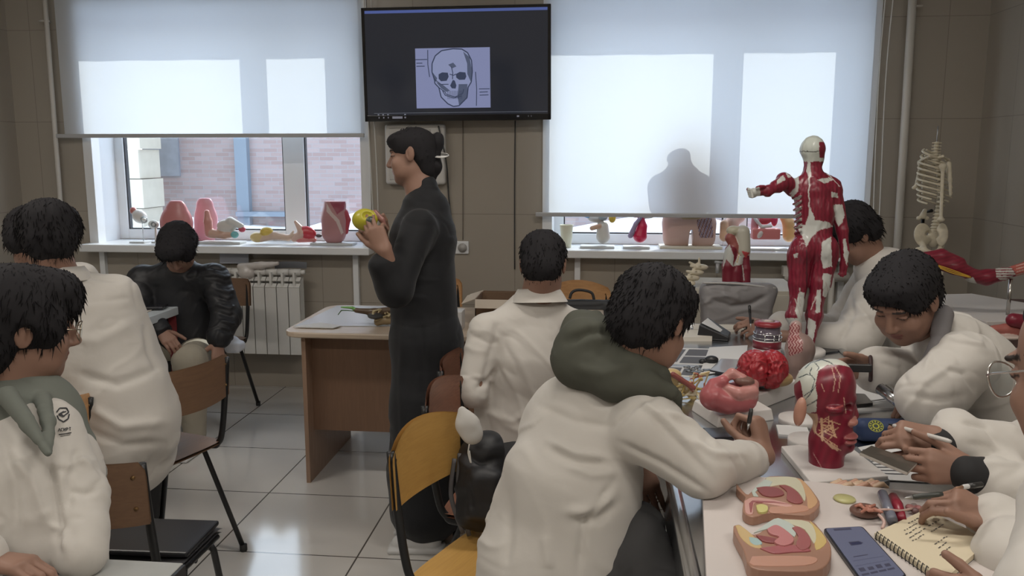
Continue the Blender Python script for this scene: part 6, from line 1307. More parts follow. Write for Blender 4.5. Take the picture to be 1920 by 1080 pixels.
def lc(V, n, col, ow):
    c = V - CC; z = c @ CF; px = 960 + FPX * (c @ CR) / z; py = 540 - FPX * (c @ CU) / z; C = col.copy()
    C[inpoly(px, py, [(1355, 505), (1358, 470), (1368, 458), (1376, 480), (1374, 500), (1362, 486)])] = WHT; C[inpoly(px, py, [(1374, 500), (1384, 478), (1394, 480), (1392, 496), (1380, 498)])] = WHT; C[inpoly(px, py, [(1390, 470), (1406, 474), (1398, 484)])] = (.6, .08, .09); C[segd(px, py, [(1392, 498), (1395, 525)]) < 1] = WHT; C[segd(px, py, [(1386, 475), (1382, 492)]) < 1] = (.5, .36, .16); return C
S.build('muscles', m_mod, lm, vox=.0035, colfn=lc); MB().lathe(W(1381, 548, 4.45), [(.06, -.012), (.06, .004), (0, .005)], 24).build('stand_base', m_base, lm)
# --- arm muscle model on a rod over the side table
ab = empty('arm_muscle_model', GZ(1885, 585, .89), 'red arm muscle model with yellow nerves on a steel rod and white board', 'anatomical model')
q = [GZ(1742, 553, .89), GZ(1822, 552, .89), GZ(1925, 588, .89), GZ(1925, 602, .89), GZ(1850, 604, .89)]; q = [(1.56, 3.72), (2.20, 3.72), (2.20, 4.5), (1.56, 4.5)]
b = MB(); b.prism([(GZ(x, y, .89)[0], GZ(x, y, .89)[1]) for x, y in ((1850, 604), (1935, 602), (1960, 575), (1822, 551), (1738, 553), (1760, 575))], (0, 0, .874), (1, 0, 0), (0, 1, 0), .018); b.build('base_board', m_base, ab, bevel=.002)
w = lambda x, y, o=0: W(x, y, 3.72 + o); r = lambda v: v * 3.72 / FPX; S = Soft()
S.chain([w(1735, 482), w(1765, 480), w(1800, 492)], [r(10), r(13), r(10)], k=.01, col=MAR); S.chain([w(1745, 492), w(1790, 500), w(1825, 515)], [r(10), r(15), r(11)], k=.012, col=MAR); S.chain([w(1822, 518), w(1850, 520), w(1880, 514), w(1905, 508)], [r(12), r(15), r(12), r(8)], k=.01, col=MAR)
S.chain([w(1900, 508), w(1930, 500), w(1960, 492)], [r(10), r(12), r(9)], k=.01, col=(.45, .12, .10)); S.ell(w(1722, 486), (r(10), r(10), r(9)), k=.008, col=BONE)
for i in range(4): S.chain([w(1925, 494 + i * 5), w(1965, 486 + i * 6), w(2000, 490 + i * 7)], [r(4), r(4), r(3)], k=.003, col=(.5, .2, .16))
def ac(V, n, col, ow):
    c = V - CC; z = c @ CF; px = 960 + FPX * (c @ CR) / z; py = 540 - FPX * (c @ CU) / z; C = col.copy(); C = C * (1 + .15 * np.sin(py * .9 + px * .25))[:, None]
    C[inpoly(px, py, [(1866, 500), (1895, 500), (1905, 515), (1880, 528), (1868, 520)]) & (np.sin(py * 1.3) > -.4)] = WHT; C[inpoly(px, py, [(1800, 525), (1825, 520), (1836, 540), (1818, 538)])] = WHT; C[inpoly(px, py, [(1718, 478), (1735, 475), (1738, 488), (1725, 498)])] = (.6, .58, .5)
    C[(segd(px, py, [(1800, 492), (1770, 502), (1750, 488)]) < .7)] = (.1, .02, .02); C[(px > 1905) & (np.sin(py * 1.1 + px * .3) > .5)] = (.62, .42, .36); return C
S.build('arm_muscles', m_mod, ab, vox=.003, colfn=ac)
b = MB()
for k in (0, 3, 6): b.tube(curve_pts([w(1735, 489 + k * .5, -.03), w(1755, 496 + k * .6, -.037), w(1785, 506 + k, -.042), w(1820, 519 + k * .3, -.035)]), .0024, 6)
b.build('nerves', mat('nerve_yellow', (.62, .38, .05), .4), ab)
pr = w(1896, 518); bt2 = A_(pr[0], pr[1], .89); MB().tube([bt2, A_(pr[0], pr[1], pr[2] - .01)], .008, 12).build('support_rod', mat('chrome_rod', (.5, .49, .47), .2, 1), ab)
# muscle pieces beside/under the board on the side table
S = Soft(); w = lambda x, y, o=0: W(x, y, 3.45 + o); S.chain([w(1900, 600), w(1930, 605)], [.028, .03], k=.01, col=MAR).ell(w(1925, 612), (.03, .03, .015), k=.01, col=(.6, .5, .45)); o = S.build('muscle_piece', m_mod, vox=.003, cols=True); tag(o, 'thick dark red muscle piece at the right edge, in front of the white board', 'anatomical model')
S = Soft(); S.chain([w(1862, 618, .02), w(1885, 617, .02), w(1915, 622, .02)], [.018, .022, .018], k=.008, col=(.42, .14, .12)).ell(w(1890, 632), (.05, .03, .01), k=.008, col=(.6, .5, .45)); o = S.build('muscle_piece', m_mod, vox=.003, cols=True); tag(o, 'flat reddish muscle piece lying below the white board, behind the coat of the face-down student', 'anatomical model')
# ================================================================ skeleton in the corner
def skeleton():
    D = 4.72; w = lambda x, y, o=0: W(x, y, D + o); r = lambda v: v * D / FPX
    e = empty('skeleton_model', HZ(w(1752, 500)), 'bone-coloured skeleton without a skull on a stand in the right corner', 'skeleton')
    sp = [(1757, 268), (1755, 285), (1756, 300), (1760, 320), (1764, 345), (1764, 370), (1760, 395), (1756, 415), (1752, 432), (1750, 445)]
    pts = curve_pts([w(x, y, .05) for x, y in sp], 3)
    for i, p in enumerate(pts):
        k = i / len(pts); S = Soft(); R_i = .013 + .010 * k; S.ell(p, (R_i * 1.1, R_i, .0085 + .004 * k), k=.004); S.cone(p, p + CF * .04 + A_(0, 0, -.012), .006, .004, .006)
        if i < 8 or i > 18: S.cone(p - CR * .026, p + CR * .026, .004, .004, .005)
        S.build('vertebra', m_bone, e, vox=.0035)
    C = lambda y: w(1752, y, .0); U = cd(.80, 0, .6); V = cd(-.6, 0, .8)   # turned rib cage: U = its width, V = backward
    for s in (-1, 1):
        for i in range(10):
            y = 292 + i * 10.2; hw = r(20 + 17 * math.sin(min(1, (i + 1.2) / 6) * 1.45) - max(0, i - 7) * 2.5); dp = r(16 + 11 * math.sin(min(1, (i + 1) / 6) * 1.5)); pts = []
            end = 2.75 if i < 7 else 2.3 - .3 * (i - 7)
            for t in np.linspace(.15, end, 12): pts.append(C(y) + U * s * hw * math.sin(t) * 1.0 + V * dp * math.cos(t) - A_(0, 0, 1) * (.075 * (t / 2.75) ** 1.0 - .0) + A_(0, 0, .045))
            b = MB(); b.tube(curve_pts(pts, 2), .0078, 8, flat=.7); b.build('rib', m_bone, e)
    S = Soft(); S.chain([C(310) - V * r(27), C(340) - V * r(29), C(368) - V * r(30)], [.013, .010, .008], k=.01); S.build('sternum', m_bone, e, vox=.0035)
    for s, (xs, ys, xe, ye) in ((-1, (1758, 296, 1728, 300)), (1, (1758, 296, 1778, 300))):
        S = Soft(); S.chain([w(xs, ys, -.08), w((xs + xe) / 2, ys - 3, -.1), w(xe, ye, -.04)], [.008, .006, .008], k=.01); S.build('clavicle', m_bone, e, vox=.0035)
        S = Soft(); c = w(1730 if s < 0 else 1779, 320, .06 if s < 0 else .0); S.ell(c, (.030, .010, .055), frame(V), .01).cone(c + A_(0, 0, .03), w(xe, ye, -.02), .008, .010, .01); S.build('scapula', m_bone, e, vox=.0035)
    for top, bot in (((1768, 312, -.10), (1764, 412, -.10)), ((1727, 305, .05), (1717, 352, .05))):
        S = Soft(); a, b_ = w(*top), w(*bot); S.cone(a, b_, .010, .009, .01).ell(a, (.020, .020, .018), k=.015).ell(b_, (.022, .012, .012), k=.012); S.build('humerus', m_bone, e, vox=.0035)
    S = Soft(); S.chain([w(1734, 395, .1), w(1730, 405, .1)], [.012, .018], k=.01).ell(w(1722, 409, .1), (.012, .012, .012), k=.008).ell(w(1738, 409, .1), (.012, .012, .012), k=.008); S.build('elbow_bone', m_bone, e, vox=.0035)
    S = Soft()
    for s, cx in ((-1, 1730), (1, 1766)):
        c = w(cx, 440, .02 if s < 0 else -.04); S.ell(c, (r(20 if s < 0 else 11), .014, r(22)), frame(cd(.3 * s, 0, 1)), .01); S.chain([w(cx, 458), w(cx - s * 4, 470, -.03), w(1748, 474, -.05)], [.016, .014, .010], k=.012)
    S.ell(w(1750, 448, .05), (.035, .02, .05), k=.015); S.ell(w(1722, 470), (.022, .02, .02), k=.01); S.ell(w(1748, 440, -.02), (.03, .06, .022), k=.01, op=-1)
    S.build('pelvis', m_bone, e, vox=.004)
    for x, y in ((1722, 478), (1764, 478)):
        S = Soft(); a = w(x, y); b_ = a + A_(0, 0, -.40); S.ell(a, (.025, .024, .024), k=.01).cone(a + A_(.01, 0, -.03), b_, .013, .011, .02).ell(b_, (.03, .02, .02), k=.02); S.build('femur', m_bone, e, vox=.005)
        S = Soft(); S.cone(b_ + A_(0, 0, -.03), b_ + A_(0, 0, -.38), .015, .010, .01).ell(b_ + A_(0, .03, -.40), (.02, .06, .015), k=.02); S.build('shin_bone', m_bone, e, vox=.005)
    p = w(1757, 262, .06); f0 = A_(p[0] + .0, p[1] + .12, 0)
    MB().tube([p + A_(0, 0, .075), p + A_(0, 0, -.02)], .003, 8).build('top_rod', m_stl, e)
    MB().tube([f0, f0 + A_(0, 0, 1.25), A_(p[0], p[1], 1.27)], .010, 10).build('stand_pole', m_tube, e); MB().lathe(f0, [(.16, 0), (.16, .02), (.03, .04), (0, .04)], 24).build('stand_base', m_tube, e)
skeleton()
# ================================================================ things on the window sills
def soft_obj(name, label, fn, cat='anatomical model', base=None, vox=.0035, m=None, disp=None, colfn=None):
    e = empty(name, base if base is not None else (0, 0, 0), label, cat); fn(e); return e
ys = YW + .03                      # plane the sill things stand on
def g_(x, y, o=0): return GY(x, y, ys + o)
def rs(v): return v * 5.5 / FPX
def plate(e, x0, x1, yb, h=.012, m=m_baseg, dy=.055, o=0):
    a, b = g_(x0, yb, o), g_(x1, yb, o); return MB().b2((a[0], ys + o - dy, SZ + .0005), (b[0], ys + o + dy, SZ + h)).build('base_plate', m, e, bevel=.003)
def Z(p, z): return A_(p[0], p[1], z)
# eye model pair
e = empty('eye_model', Z(g_(265, 445), SZ), 'white eyeball model on a thin stand at the left end of the left sill', 'anatomical model'); plate(e, 250, 278, 450)
S = Soft(); S.ell(g_(262, 406), (rs(15), .04, rs(13)), eul(0, .5, 0), .01, col=(.72, .70, .68)).ell(g_(250, 395), (rs(7), .02, rs(7)), k=.01, col=(.55, .2, .18)).ell(g_(270, 412, -.03), (rs(7), .02, rs(7)), k=.004, col=(.35, .38, .38)).ell(g_(270, 412, -.045), (rs(4), .012, rs(4)), k=.002, col=(.75, .75, .72)); S.build('eyeball', m_mod, e, vox=.003, cols=True); MB().tube([Z(g_(267, 420), SZ + .01), g_(267, 418)], .003, 8).build('rod', m_stl, e)
e = empty('eye_model', Z(g_(290, 445), SZ), 'small lens ring eye model right of the white eyeball', 'anatomical model'); S = Soft(); S.ell(g_(288, 421), (rs(11), .02, rs(9)), k=.01, col=(.68, .68, .66)).ell(g_(288, 421, -.022), (rs(6), .01, rs(6)), k=.002, col=(.25, .27, .27)).ell(g_(288, 421, -.03), (rs(2.5), .008, rs(2.5)), k=.002, col=(.7, .7, .7)); S.build('eye_ring', m_mod, e, vox=.003, cols=True)
MB().tube([Z(g_(292, 445), SZ), g_(292, 428)], .008, 10).build('rod', m_base, e); MB().lathe(Z(g_(292, 445), SZ + .0005), [(.03, 0), (.03, .008), (0, .009)], 20).build('base_plate', m_baseg, e)
# pink vase shaped torso section
S = Soft(); a = g_(331, 440)
S.chain([Z(a, SZ + .05), g_(331, 415), g_(331, 392)], [rs(32), rs(31), rs(20)], k=.02, col=(.56, .22, .22), sq=((0, 1, 0), .55)); S.cut(g_(331, 376), (0, 0, 1), g_(280, 380) - A_(0, .2, 0), g_(380, 340) + A_(0, .2, 0)); S.cut(Z(a, SZ + .002), (0, 0, -1), A_(-4, 5, .7), A_(0, 6, SZ + .01))
tag(S.build('torso_section_model', m_mod, vox=.004, cols=True), 'plain pink vase-shaped body section behind the bowed head on the left sill', 'anatomical model')
S = Soft(); o = .16; S.chain([g_(385, 436, o), g_(386, 410, o), g_(384, 385, o)], [rs(24), rs(22), rs(18)], k=.02, col=(.62, .30, .34), sq=((0, 1, 0), .5)); S.cut(g_(385, 371, o), (0, 0, 1), g_(340, 390, o) - A_(0, .2, 0), g_(420, 340, o) + A_(0, .2, 0)); S.cut(A_(0, 0, SZ + .002), (0, 0, -1), A_(-4, 5, .7), A_(0, 6, SZ + .01))
tag(S.build('torso_section_model', m_mod, vox=.004, cols=True), 'second pink body section farther back, close to the glass of the left window', 'anatomical model')
# nose and throat section
e = empty('throat_section_model', Z(g_(420, 445), SZ), 'cut throat and nose model with a pointed pink rear edge on the left sill', 'anatomical model'); plate(e, 378, 456, 449, .016)
S = Soft(); S.chain([g_(392, 438), g_(390, 415), g_(388, 398)], [rs(8), rs(8), rs(5)], k=.01, col=(.60, .28, .24)); S.chain([g_(398, 438), g_(420, 440), g_(438, 440)], [rs(9), rs(8), rs(6)], k=.012, col=(.56, .36, .28)); S.ell(g_(425, 424), (rs(20), .03, rs(13)), k=.015, col=(.64, .60, .56)); S.chain([g_(432, 415), g_(452, 424)], [rs(9), rs(6)], k=.01, col=(.60, .58, .55))
S.ell(g_(454, 430), (rs(7), .02, rs(6)), k=.004, col=(.50, .08, .12)); S.ell(g_(440, 440, -.03), (rs(8), .02, rs(7)), k=.004, col=(.18, .45, .46)); S.build('throat_section', m_mod, e, vox=.003, cols=True)
# yellow bones and red flat muscle
S = Soft(); R = random.Random(4)
S.ell(g_(482, 445), (rs(14), .03, rs(10)), k=.01, col=(.62, .48, .22)).ell(g_(500, 434), (rs(13), .03, rs(9)), k=.01, col=(.66, .48, .10)); S.chain([g_(490, 448), g_(515, 442), g_(540, 446), g_(556, 440)], [rs(6), rs(8), rs(6), rs(3)], k=.01, col=(.62, .46, .36)); S.chain([g_(540, 446), g_(550, 434)], [rs(3), rs(2)], k=.006, col=(.66, .55, .45))
tag(S.build('bone_pieces_model', m_mod, vox=.003, cols=True), 'yellow and cream bone pieces lying below the mullion on the left sill', 'anatomical model')
S = Soft(); S.chain([g_(552, 448), g_(568, 436), g_(554, 416)], [rs(6), rs(9), rs(3)], k=.01, col=(.66, .46, .38)); S.ell(g_(577, 436), (rs(17), .03, rs(12)), eul(0, .3, 0), .01, col=(.55, .05, .07)); S.chain([g_(560, 450), g_(590, 450)], [rs(5), rs(4)], k=.01, col=(.60, .22, .22)); S.ell(g_(598, 442), (rs(6), .02, rs(4)), k=.003, col=(.10, .07, .07))
tag(S.build('flat_muscle_model', m_mod, vox=.003, cols=True), 'bright red pointed muscle piece beside the pink neck model on the left sill', 'anatomical model')
# pink neck and jaw section at the right end
e = empty('neck_section_model', Z(g_(630, 445), SZ), 'tall pink neck section with open throat at the right end of the left sill', 'anatomical model'); plate(e, 586, 665, 449, .016)
S = Soft(); S.chain([g_(626, 436), g_(626, 410), g_(628, 385)], [rs(24), rs(23), rs(22)], k=.02, col=(.47, .24, .25), sq=((0, 1, 0), .6)); S.cut(g_(628, 377), (0, 0, 1), g_(590, 390) - A_(0, .3, 0), g_(680, 340) + A_(0, .3, 0)); S.ell(g_(632, 388, -.07), (rs(12), .03, rs(11)), k=.008, op=-1); S.chain([g_(648, 398), g_(654, 412), g_(650, 436)], [rs(5), rs(4), rs(3)], k=.008, col=(.42, .06, .09)); S.cut(A_(0, 0, SZ + .015), (0, 0, -1), A_(-4, 5, .7), A_(0, 6, SZ + .02))
def ncol(V, n, col, ow):
    c = V - CC; z = c @ CF; px = 960 + FPX * (c @ CR) / z; py = 540 - FPX * (c @ CU) / z; C = col.copy(); C[inpoly(px, py, [(612, 380), (622, 398), (636, 412), (644, 436), (640, 440), (630, 416), (612, 396)])] = (.64, .52, .50); C[inpoly(px, py, [(618, 378), (648, 378), (646, 392), (632, 402)]) & (n[:, 1] < 0)] = (.32, .07, .11); return C
S.build('neck_section', m_mod, e, vox=.003, colfn=ncol)
# window 2: cup, ear model, red muscle bust, torso, organs
tag(MB().lathe(Z(g_(1062, 450), SZ + .0005), [(rs(9), 0), (rs(12.5), .14), (rs(13), .148), (rs(12), .148), (rs(9), .01), (0, .01)], 28).build('cup', mat('cream_cup', (.66, .64, .50), .5)), 'tall pale cream cup at the left end of the right sill', 'cup')
e = empty('ear_model', Z(g_(1118, 450), SZ), 'ear anatomy model with blue and orange parts on the right sill', 'anatomical model'); plate(e, 1088, 1152, 452, .016)
S = Soft(); S.chain([g_(1131, 444), g_(1130, 425)], [rs(13), rs(11)], k=.012, col=(.58, .56, .52)).ell(g_(1118, 408), (rs(16), .03, rs(10)), k=.01, col=(.64, .62, .60)).ell(g_(1104, 402), (rs(11), .025, rs(7)), k=.004, col=(.06, .25, .55)).ell(g_(1148, 408), (rs(7), .02, rs(10)), k=.004, col=(.62, .42, .06)).ell(g_(1131, 408, -.03), (rs(8), .02, rs(6)), k=.004, col=(.30, .34, .36)).chain([g_(1110, 428, -.03), g_(1124, 424, -.03)], [rs(4.5), rs(4.5)], k=.004, col=(.55, .36, .26)); S.ell(g_(1150, 396), (rs(10), .03, rs(6)), k=.01, col=(.64, .62, .6)); S.build('ear_section', m_mod, e, vox=.003, cols=True)
e = empty('neck_muscle_model', Z(g_(1197, 450), SZ), 'crimson neck muscle model with grey vessels in the middle of the right sill', 'anatomical model'); plate(e, 1168, 1218, 453, .016)
S = Soft(); S.chain([g_(1200, 442), g_(1204, 425), g_(1202, 412)], [rs(13), rs(9), rs(7)], k=.01, col=(.56, .02, .08)).ell(g_(1192, 402), (rs(11), .025, rs(6)), k=.006, col=(.55, .06, .12)).ell(g_(1214, 404), (rs(14), .025, rs(6)), k=.008, col=(.62, .58, .54)); S.chain([g_(1182, 442, -.02), g_(1192, 420, -.03), g_(1204, 404, -.03)], [rs(5), rs(4), rs(3)], k=.006, col=(.30, .24, .36)); S.build('neck_muscles', m_mod, e, vox=.003, cols=True)
e = empty('torso_model', Z(g_(1292, 448), SZ), 'skin-coloured headless torso model standing on the right sill, partly behind the blind', 'anatomical model'); o = .055
S = Soft(); sk_ = (.52, .36, .31); q = ((0, 1, 0), .48); g0 = g_; g_ = lambda x, y, o=0: g0(x, y, o) + (A_(0, 0, rs(30)) if y < 400 else A_(0, 0, rs(30) * max(0, (446 - y) / 46)) if y < 446 else 0)
S.chain([g_(1290, 428, o), g_(1286, 385, o), g_(1286, 350, o)], [rs(45), rs(42), rs(44)], k=.02, col=sk_, sq=q); S.chain([g_(1248, 345, o), g_(1247, 378, o)], [rs(20), rs(16)], k=.015, col=sk_, sq=((0, 1, 0), .7)); S.chain([g_(1324, 345, o), g_(1326, 380, o)], [rs(20), rs(16)], k=.015, col=sk_, sq=((0, 1, 0), .7)); S.cone(g_(1286, 325, o), g_(1286, 300, o), rs(23), rs(19), .015, col=sk_, sq=((0, 1, 0), .8)); S.ell(g_(1284, 292, o), (rs(20), rs(14), rs(10)), k=.01, col=sk_)
g_ = g0; S.chain([g_(1268, 420, o), g_(1268, 446, o)], [rs(26), rs(25)], k=.015, col=sk_, sq=((0, 1, 0), .55)); S.chain([g_(1318, 420, o), g_(1318, 446, o)], [rs(25), rs(23)], k=.015, col=sk_, sq=((0, 1, 0), .55)); S.cut(A_(0, 0, SZ + .017), (0, 0, -1), A_(-1, 5, .7), A_(3, 6, SZ + .02)); S.ell(g_(1294, 448, o), (rs(4), .2, rs(20)), k=.004, op=-1)
def tcol(V, n, col, ow):
    c = V - CC; z = c @ CF; px = 960 + FPX * (c @ CR) / z; py = 540 - FPX * (c @ CU) / z; C = col.copy(); m = inpoly(px, py, [(1306, 412), (1334, 408), (1338, 446), (1312, 446)]); C[m & (np.sin(px * 1.0 + py * .35) > .3)] = (.14, .07, .08); C[m & (np.sin(px * 1.0 + py * .35) < -.7)] = (.12, .14, .28); C[inpoly(px, py, [(1266, 400), (1322, 400), (1312, 411), (1280, 411)])] = (.42, .32, .18); return C
S.build('torso', m_mod, e, vox=.004, colfn=tcol); a, b_ = g_(1236, 452, o), g_(1352, 452, o); MB().b2((a[0], ys + o - .075, SZ + .0005), (b_[0], ys + o + .075, SZ + .018)).build('base_plate', mat('base_cream', (.64, .60, .50), .5), e, bevel=.003)
S = Soft(); S.chain([g_(1358, 444, .05), g_(1358, 420, .05)], [rs(9), rs(8)], k=.01, col=(.66, .42, .28)); S.chain([g_(1372, 444, .1), g_(1374, 415, .1), g_(1388, 408, .1)], [rs(12), rs(12), rs(9)], k=.01, col=(.64, .45, .38)); S.cut(A_(0, 0, SZ + .002), (0, 0, -1), A_(-1, 5, .7), A_(3, 6, SZ + .01))
tag(S.build('organ_model', m_mod, vox=.0035, cols=True), 'peach organ model between the torso and the pink pelvis block on the right sill', 'anatomical model')
e = empty('pelvis_block_model', Z(g_(1435, 450), SZ), 'pink pelvis block model with red organs near the right end of the right sill', 'anatomical model'); plate(e, 1405, 1476, 452, .012)
S = Soft(); a = g_(1435, 438); S.box(a, (rs(25), .045, rs(10)), .01, col=(.60, .20, .20)); S.chain([g_(1415, 425), g_(1418, 405)], [rs(7), rs(8)], k=.01, col=(.60, .24, .28)); S.ell(g_(1433, 412), (rs(13), .025, rs(9)), k=.004, col=(.52, .06, .08)); S.ell(g_(1452, 412), (rs(6), .025, rs(12)), k=.004, col=(.55, .04, .10)); S.chain([g_(1416, 410, -.03), g_(1428, 425, -.03), g_(1445, 424, -.03)], [rs(3), rs(3), rs(3)], k=.004, col=(.66, .64, .62)); S.ell(g_(1425, 440, -.045), (rs(4), .01, rs(7)), eul(0, .5, 0), .002, col=(.66, .62, .60)); S.build('pelvis_block', m_mod, e, vox=.003, cols=True)
S = Soft(); S.chain([g_(1480, 442, .04), g_(1478, 418, .04), g_(1470, 408, .04)], [rs(12), rs(11), rs(8)], k=.01, col=(.62, .36, .16)); S.cut(A_(0, 0, SZ + .002), (0, 0, -1), A_(-1, 5, .7), A_(3, 6, SZ + .01)); tag(S.build('organ_model', m_mod, vox=.0035, cols=True), 'orange organ model at the right end of the right sill, beside the muscle figure', 'anatomical model')
# bags and plastic on and above the left radiator
S = Soft(); w = lambda x, y, o=0: GY(x, y, 5.36 + o); S.ell(w(462, 512), (rs(16), .04, rs(12)), k=.02).chain([w(450, 500), w(490, 498), w(520, 494)], [rs(6), rs(7), rs(4)], k=.02)
tag(S.build('plastic_bag', mat('cloudy_plastic', (.55, .52, .50), .25), vox=.004, disp=lambda V, n, ow: .006 * fbm(V * 22, 2)), 'crumpled cloudy plastic bag hanging over the left radiator', 'bag')
tag(MB().sheet([[GY(515 + i * 15, 492 + 6 * j + (i * (4 - i)) * -.4, 5.40 + .03 * j) for j in range(3)] for i in range(5)], .002).build('paper_roll', mat('bluish_paper', (.50, .54, .62), .6)), 'bluish paper lying on the left radiator under the sill', 'paper')
tag(MB().sheet([[GY(412 + i * 18, 474 + 10 * j, 5.46 + .003 * math.sin(i)) for j in range(3)] for i in range(4)], .003).build('wall_cloth', mat('bluish_cloth', (.45, .48, .56), .7)), 'pale bluish cloth hanging under the left sill behind the black-jacketed student', 'cloth')
# white cloth on the chair edge beside the black-jacketed student
S = Soft(); w = lambda x, y, o=0: W(x, y, 4.80 + o); S.box(w(440, 650), (.045, .05, .030), .02, k=.02).ell(w(436, 640), (.035, .04, .03), k=.02)
tag(S.build('white_cloth', mat('white_cloth', (.66, .69, .76), .8), vox=.004, disp=lambda V, n, ow: .005 * fbm(V * 25, 2)), 'folded white cloth on the chair beside the hand of the black-jacketed student', 'cloth')
# things on the desk
DZ = .7605
sheet4('glossy white plastic sheets covering the left half of the desk', [(552, 612), (632, 574), (738, 575), (742, 612)], z=DZ, th=.003, m=mat('sheet_bluewhite', (.60, .64, .70), .25), name='plastic_sheet')
sheet4('thin white papers under the front edge of the plastic sheets on the desk', [(550, 614), (600, 606), (640, 612), (625, 616)], z=DZ + .003, th=.004)
S = Soft(); w = lambda x, y, o=0: W(x, y, 4.15 + o); R = random.Random(8)
S.chain([w(668, 582), w(700, 585), w(735, 582)], [.012, .018, .02], k=.01, col=(.12, .08, .05)); S.ell(w(705, 592), (.04, .05, .015), k=.01, col=(.06, .06, .06)); S.chain([w(708, 604), w(725, 600), w(745, 600)], [.018, .02, .02], k=.01, col=(.34, .26, .15))
for i in range(12): x = 700 + R.random() * 35; y = 578 + R.random() * 22; S.chain([w(x, y, -.02), w(x + R.uniform(-8, 8), y + R.uniform(-6, 6), -.03)], [.005, .004], k=.004, col=(.46, .38, .22))
S.chain([w(640, 576), w(660, 577), w(672, 582)], [.004, .007, .008], k=.005, col=(.22, .5, .14)); S.chain([w(634, 590), w(640, 582), w(668, 583)], [.003, .003, .003], k=.003, col=(.07, .15, .05))
tag(S.build('skull_fragment_model', m_mod, vox=.003, cols=True), 'dark bony model with a green stem on the desk in front of the teacher', 'anatomical model')
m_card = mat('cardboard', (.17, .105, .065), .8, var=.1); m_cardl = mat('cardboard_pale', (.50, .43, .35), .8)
def carton(label, x0, x1, y0, y1, z0, z1, flaps=True):
    e = empty('cardboard_box', ((x0 + x1) / 2, (y0 + y1) / 2, z0), label, 'box', 'open cardboard boxes on the desk'); t = .004; b = MB()
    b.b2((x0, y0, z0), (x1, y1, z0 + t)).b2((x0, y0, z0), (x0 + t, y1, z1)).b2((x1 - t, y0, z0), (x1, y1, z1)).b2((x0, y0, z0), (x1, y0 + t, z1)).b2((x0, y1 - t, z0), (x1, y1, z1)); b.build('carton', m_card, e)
    if flaps:
        for pts in ([(x0, y0, z1), (x1, y0, z1), (x1 - .02, y0 - .07, z1 - .03), (x0 + .01, y0 - .07, z1 - .03)], [(x0, y0, z1), (x0, y1, z1), (x0 - .07, y1 - .02, z1 - .02), (x0 - .07, y0 + .02, z1 - .03)]):
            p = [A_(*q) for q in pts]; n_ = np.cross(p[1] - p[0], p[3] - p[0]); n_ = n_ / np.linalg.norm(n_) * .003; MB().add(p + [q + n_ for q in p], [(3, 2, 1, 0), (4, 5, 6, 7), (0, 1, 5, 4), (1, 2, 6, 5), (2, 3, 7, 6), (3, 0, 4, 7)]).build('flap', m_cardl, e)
    return e
a = W(890, 590, 4.15); carton('open brown cardboard box on the desk behind the student in the middle', a[0] + .0, a[0] + .42, 4.05, 4.28, DZ, DZ + .13); carton('lower cardboard box with pale flaps behind the first box on the desk', a[0] - .02, a[0] + .36, 4.36, 4.50, DZ, DZ + .10, True)
tag(MB().b2((a[0] - .11, 3.92, DZ), (a[0] - .045, 4.02, DZ + .09)).build('white_carton', mat('carton_white', (.60, .60, .60), .6), bevel=.003), 'small white carton on the desk right beside the teacher', 'box')
# laptop bag on the far orange chair
e = empty('laptop_bag', (-.08, 4.5, .46), 'black laptop bag with a carrying handle on the far orange chair', 'bag'); S = Soft(); w = lambda x, y, o=0: W(x, y, 4.64 + o)
S.box(w(1095, 618), (.155, .045, .165), .03, frame(cd(.0, 0, 1))); S.build('bag_body', mat('bag_black', (.03, .032, .036), .6), e, vox=.005, disp=cloth_disp(S, .004)); MB().tube(curve_pts([w(1068, 560), w(1072, 549), w(1082, 544), (w(1098, 545)), w(1110, 550), w(1114, 562)]), .008, 8).build('handle', mat('bag_black', (.03, .032, .036), .6), e)
# backpack and white bag on the chair by the teacher
e = empty('backpack', (-.42, 2.62, .45), 'black backpack hanging from the chair behind the yellow one', 'backpack'); S = Soft(); w = lambda x, y, o=0: W(x, y, 2.55 + o); r = lambda v: v * 2.55 / FPX
S.box(w(898, 905), (r(40), .06, r(88)), .045, np.stack([cd(1, -.12, 0), cd(0, 0, 1), cd(.12, 1, 0)], 1), k=.02); S.ell(w(915, 826), (r(26), .05, r(18)), k=.03); S.box(w(906, 930, -.06), (r(30), .03, r(48)), .025, np.stack([cd(1, -.12, 0), cd(0, 0, 1), cd(.12, 1, 0)], 1), k=.02); S.build('pack_body', mat('pack_black', (.022, .023, .027), .55), e, vox=.005, disp=cloth_disp(S, .006, lo=4, hi=9, seed=3, folds=[([(870, 850), (900, 870), (935, 860)], 6, -.010), ([(880, 900), (885, 960)], 5, -.01)]))
for pts in ([(852, 860), (846, 930), (868, 1000)], [(862, 850), (860, 920), (880, 1005)]): MB().tube(curve_pts([w(x, y, -.03) for x, y in pts]), .007, 6, flat=.4).build('strap', mat('strap_grey', (.10, .10, .11), .6), e)
S = Soft(); w = lambda x, y, o=0: W(x, y, 2.46 + o); r = lambda v: v * 2.46 / FPX; S.chain([w(866, 768), w(876, 795), w(886, 815)], [r(7), r(17), r(19)], k=.02, sq=(cd(0, 0, 1), .5))
e = empty('white_bag', w(880, 830), 'small white drawstring bag hanging above the black backpack', 'bag'); S.build('bag_body', mat('white_bag_cloth', (.55, .54, .52), .7), e, vox=.0035, disp=lambda V, n, ow: .004 * fbm(V * 25, 2)); MB().tube(curve_pts([w(880, 833, -.02), w(878, 850, -.02), w(883, 868, -.02), w(880, 845, -.02)]), .002, 6).build('drawstring', mat('cord_white', (.62, .61, .58), .5), e)
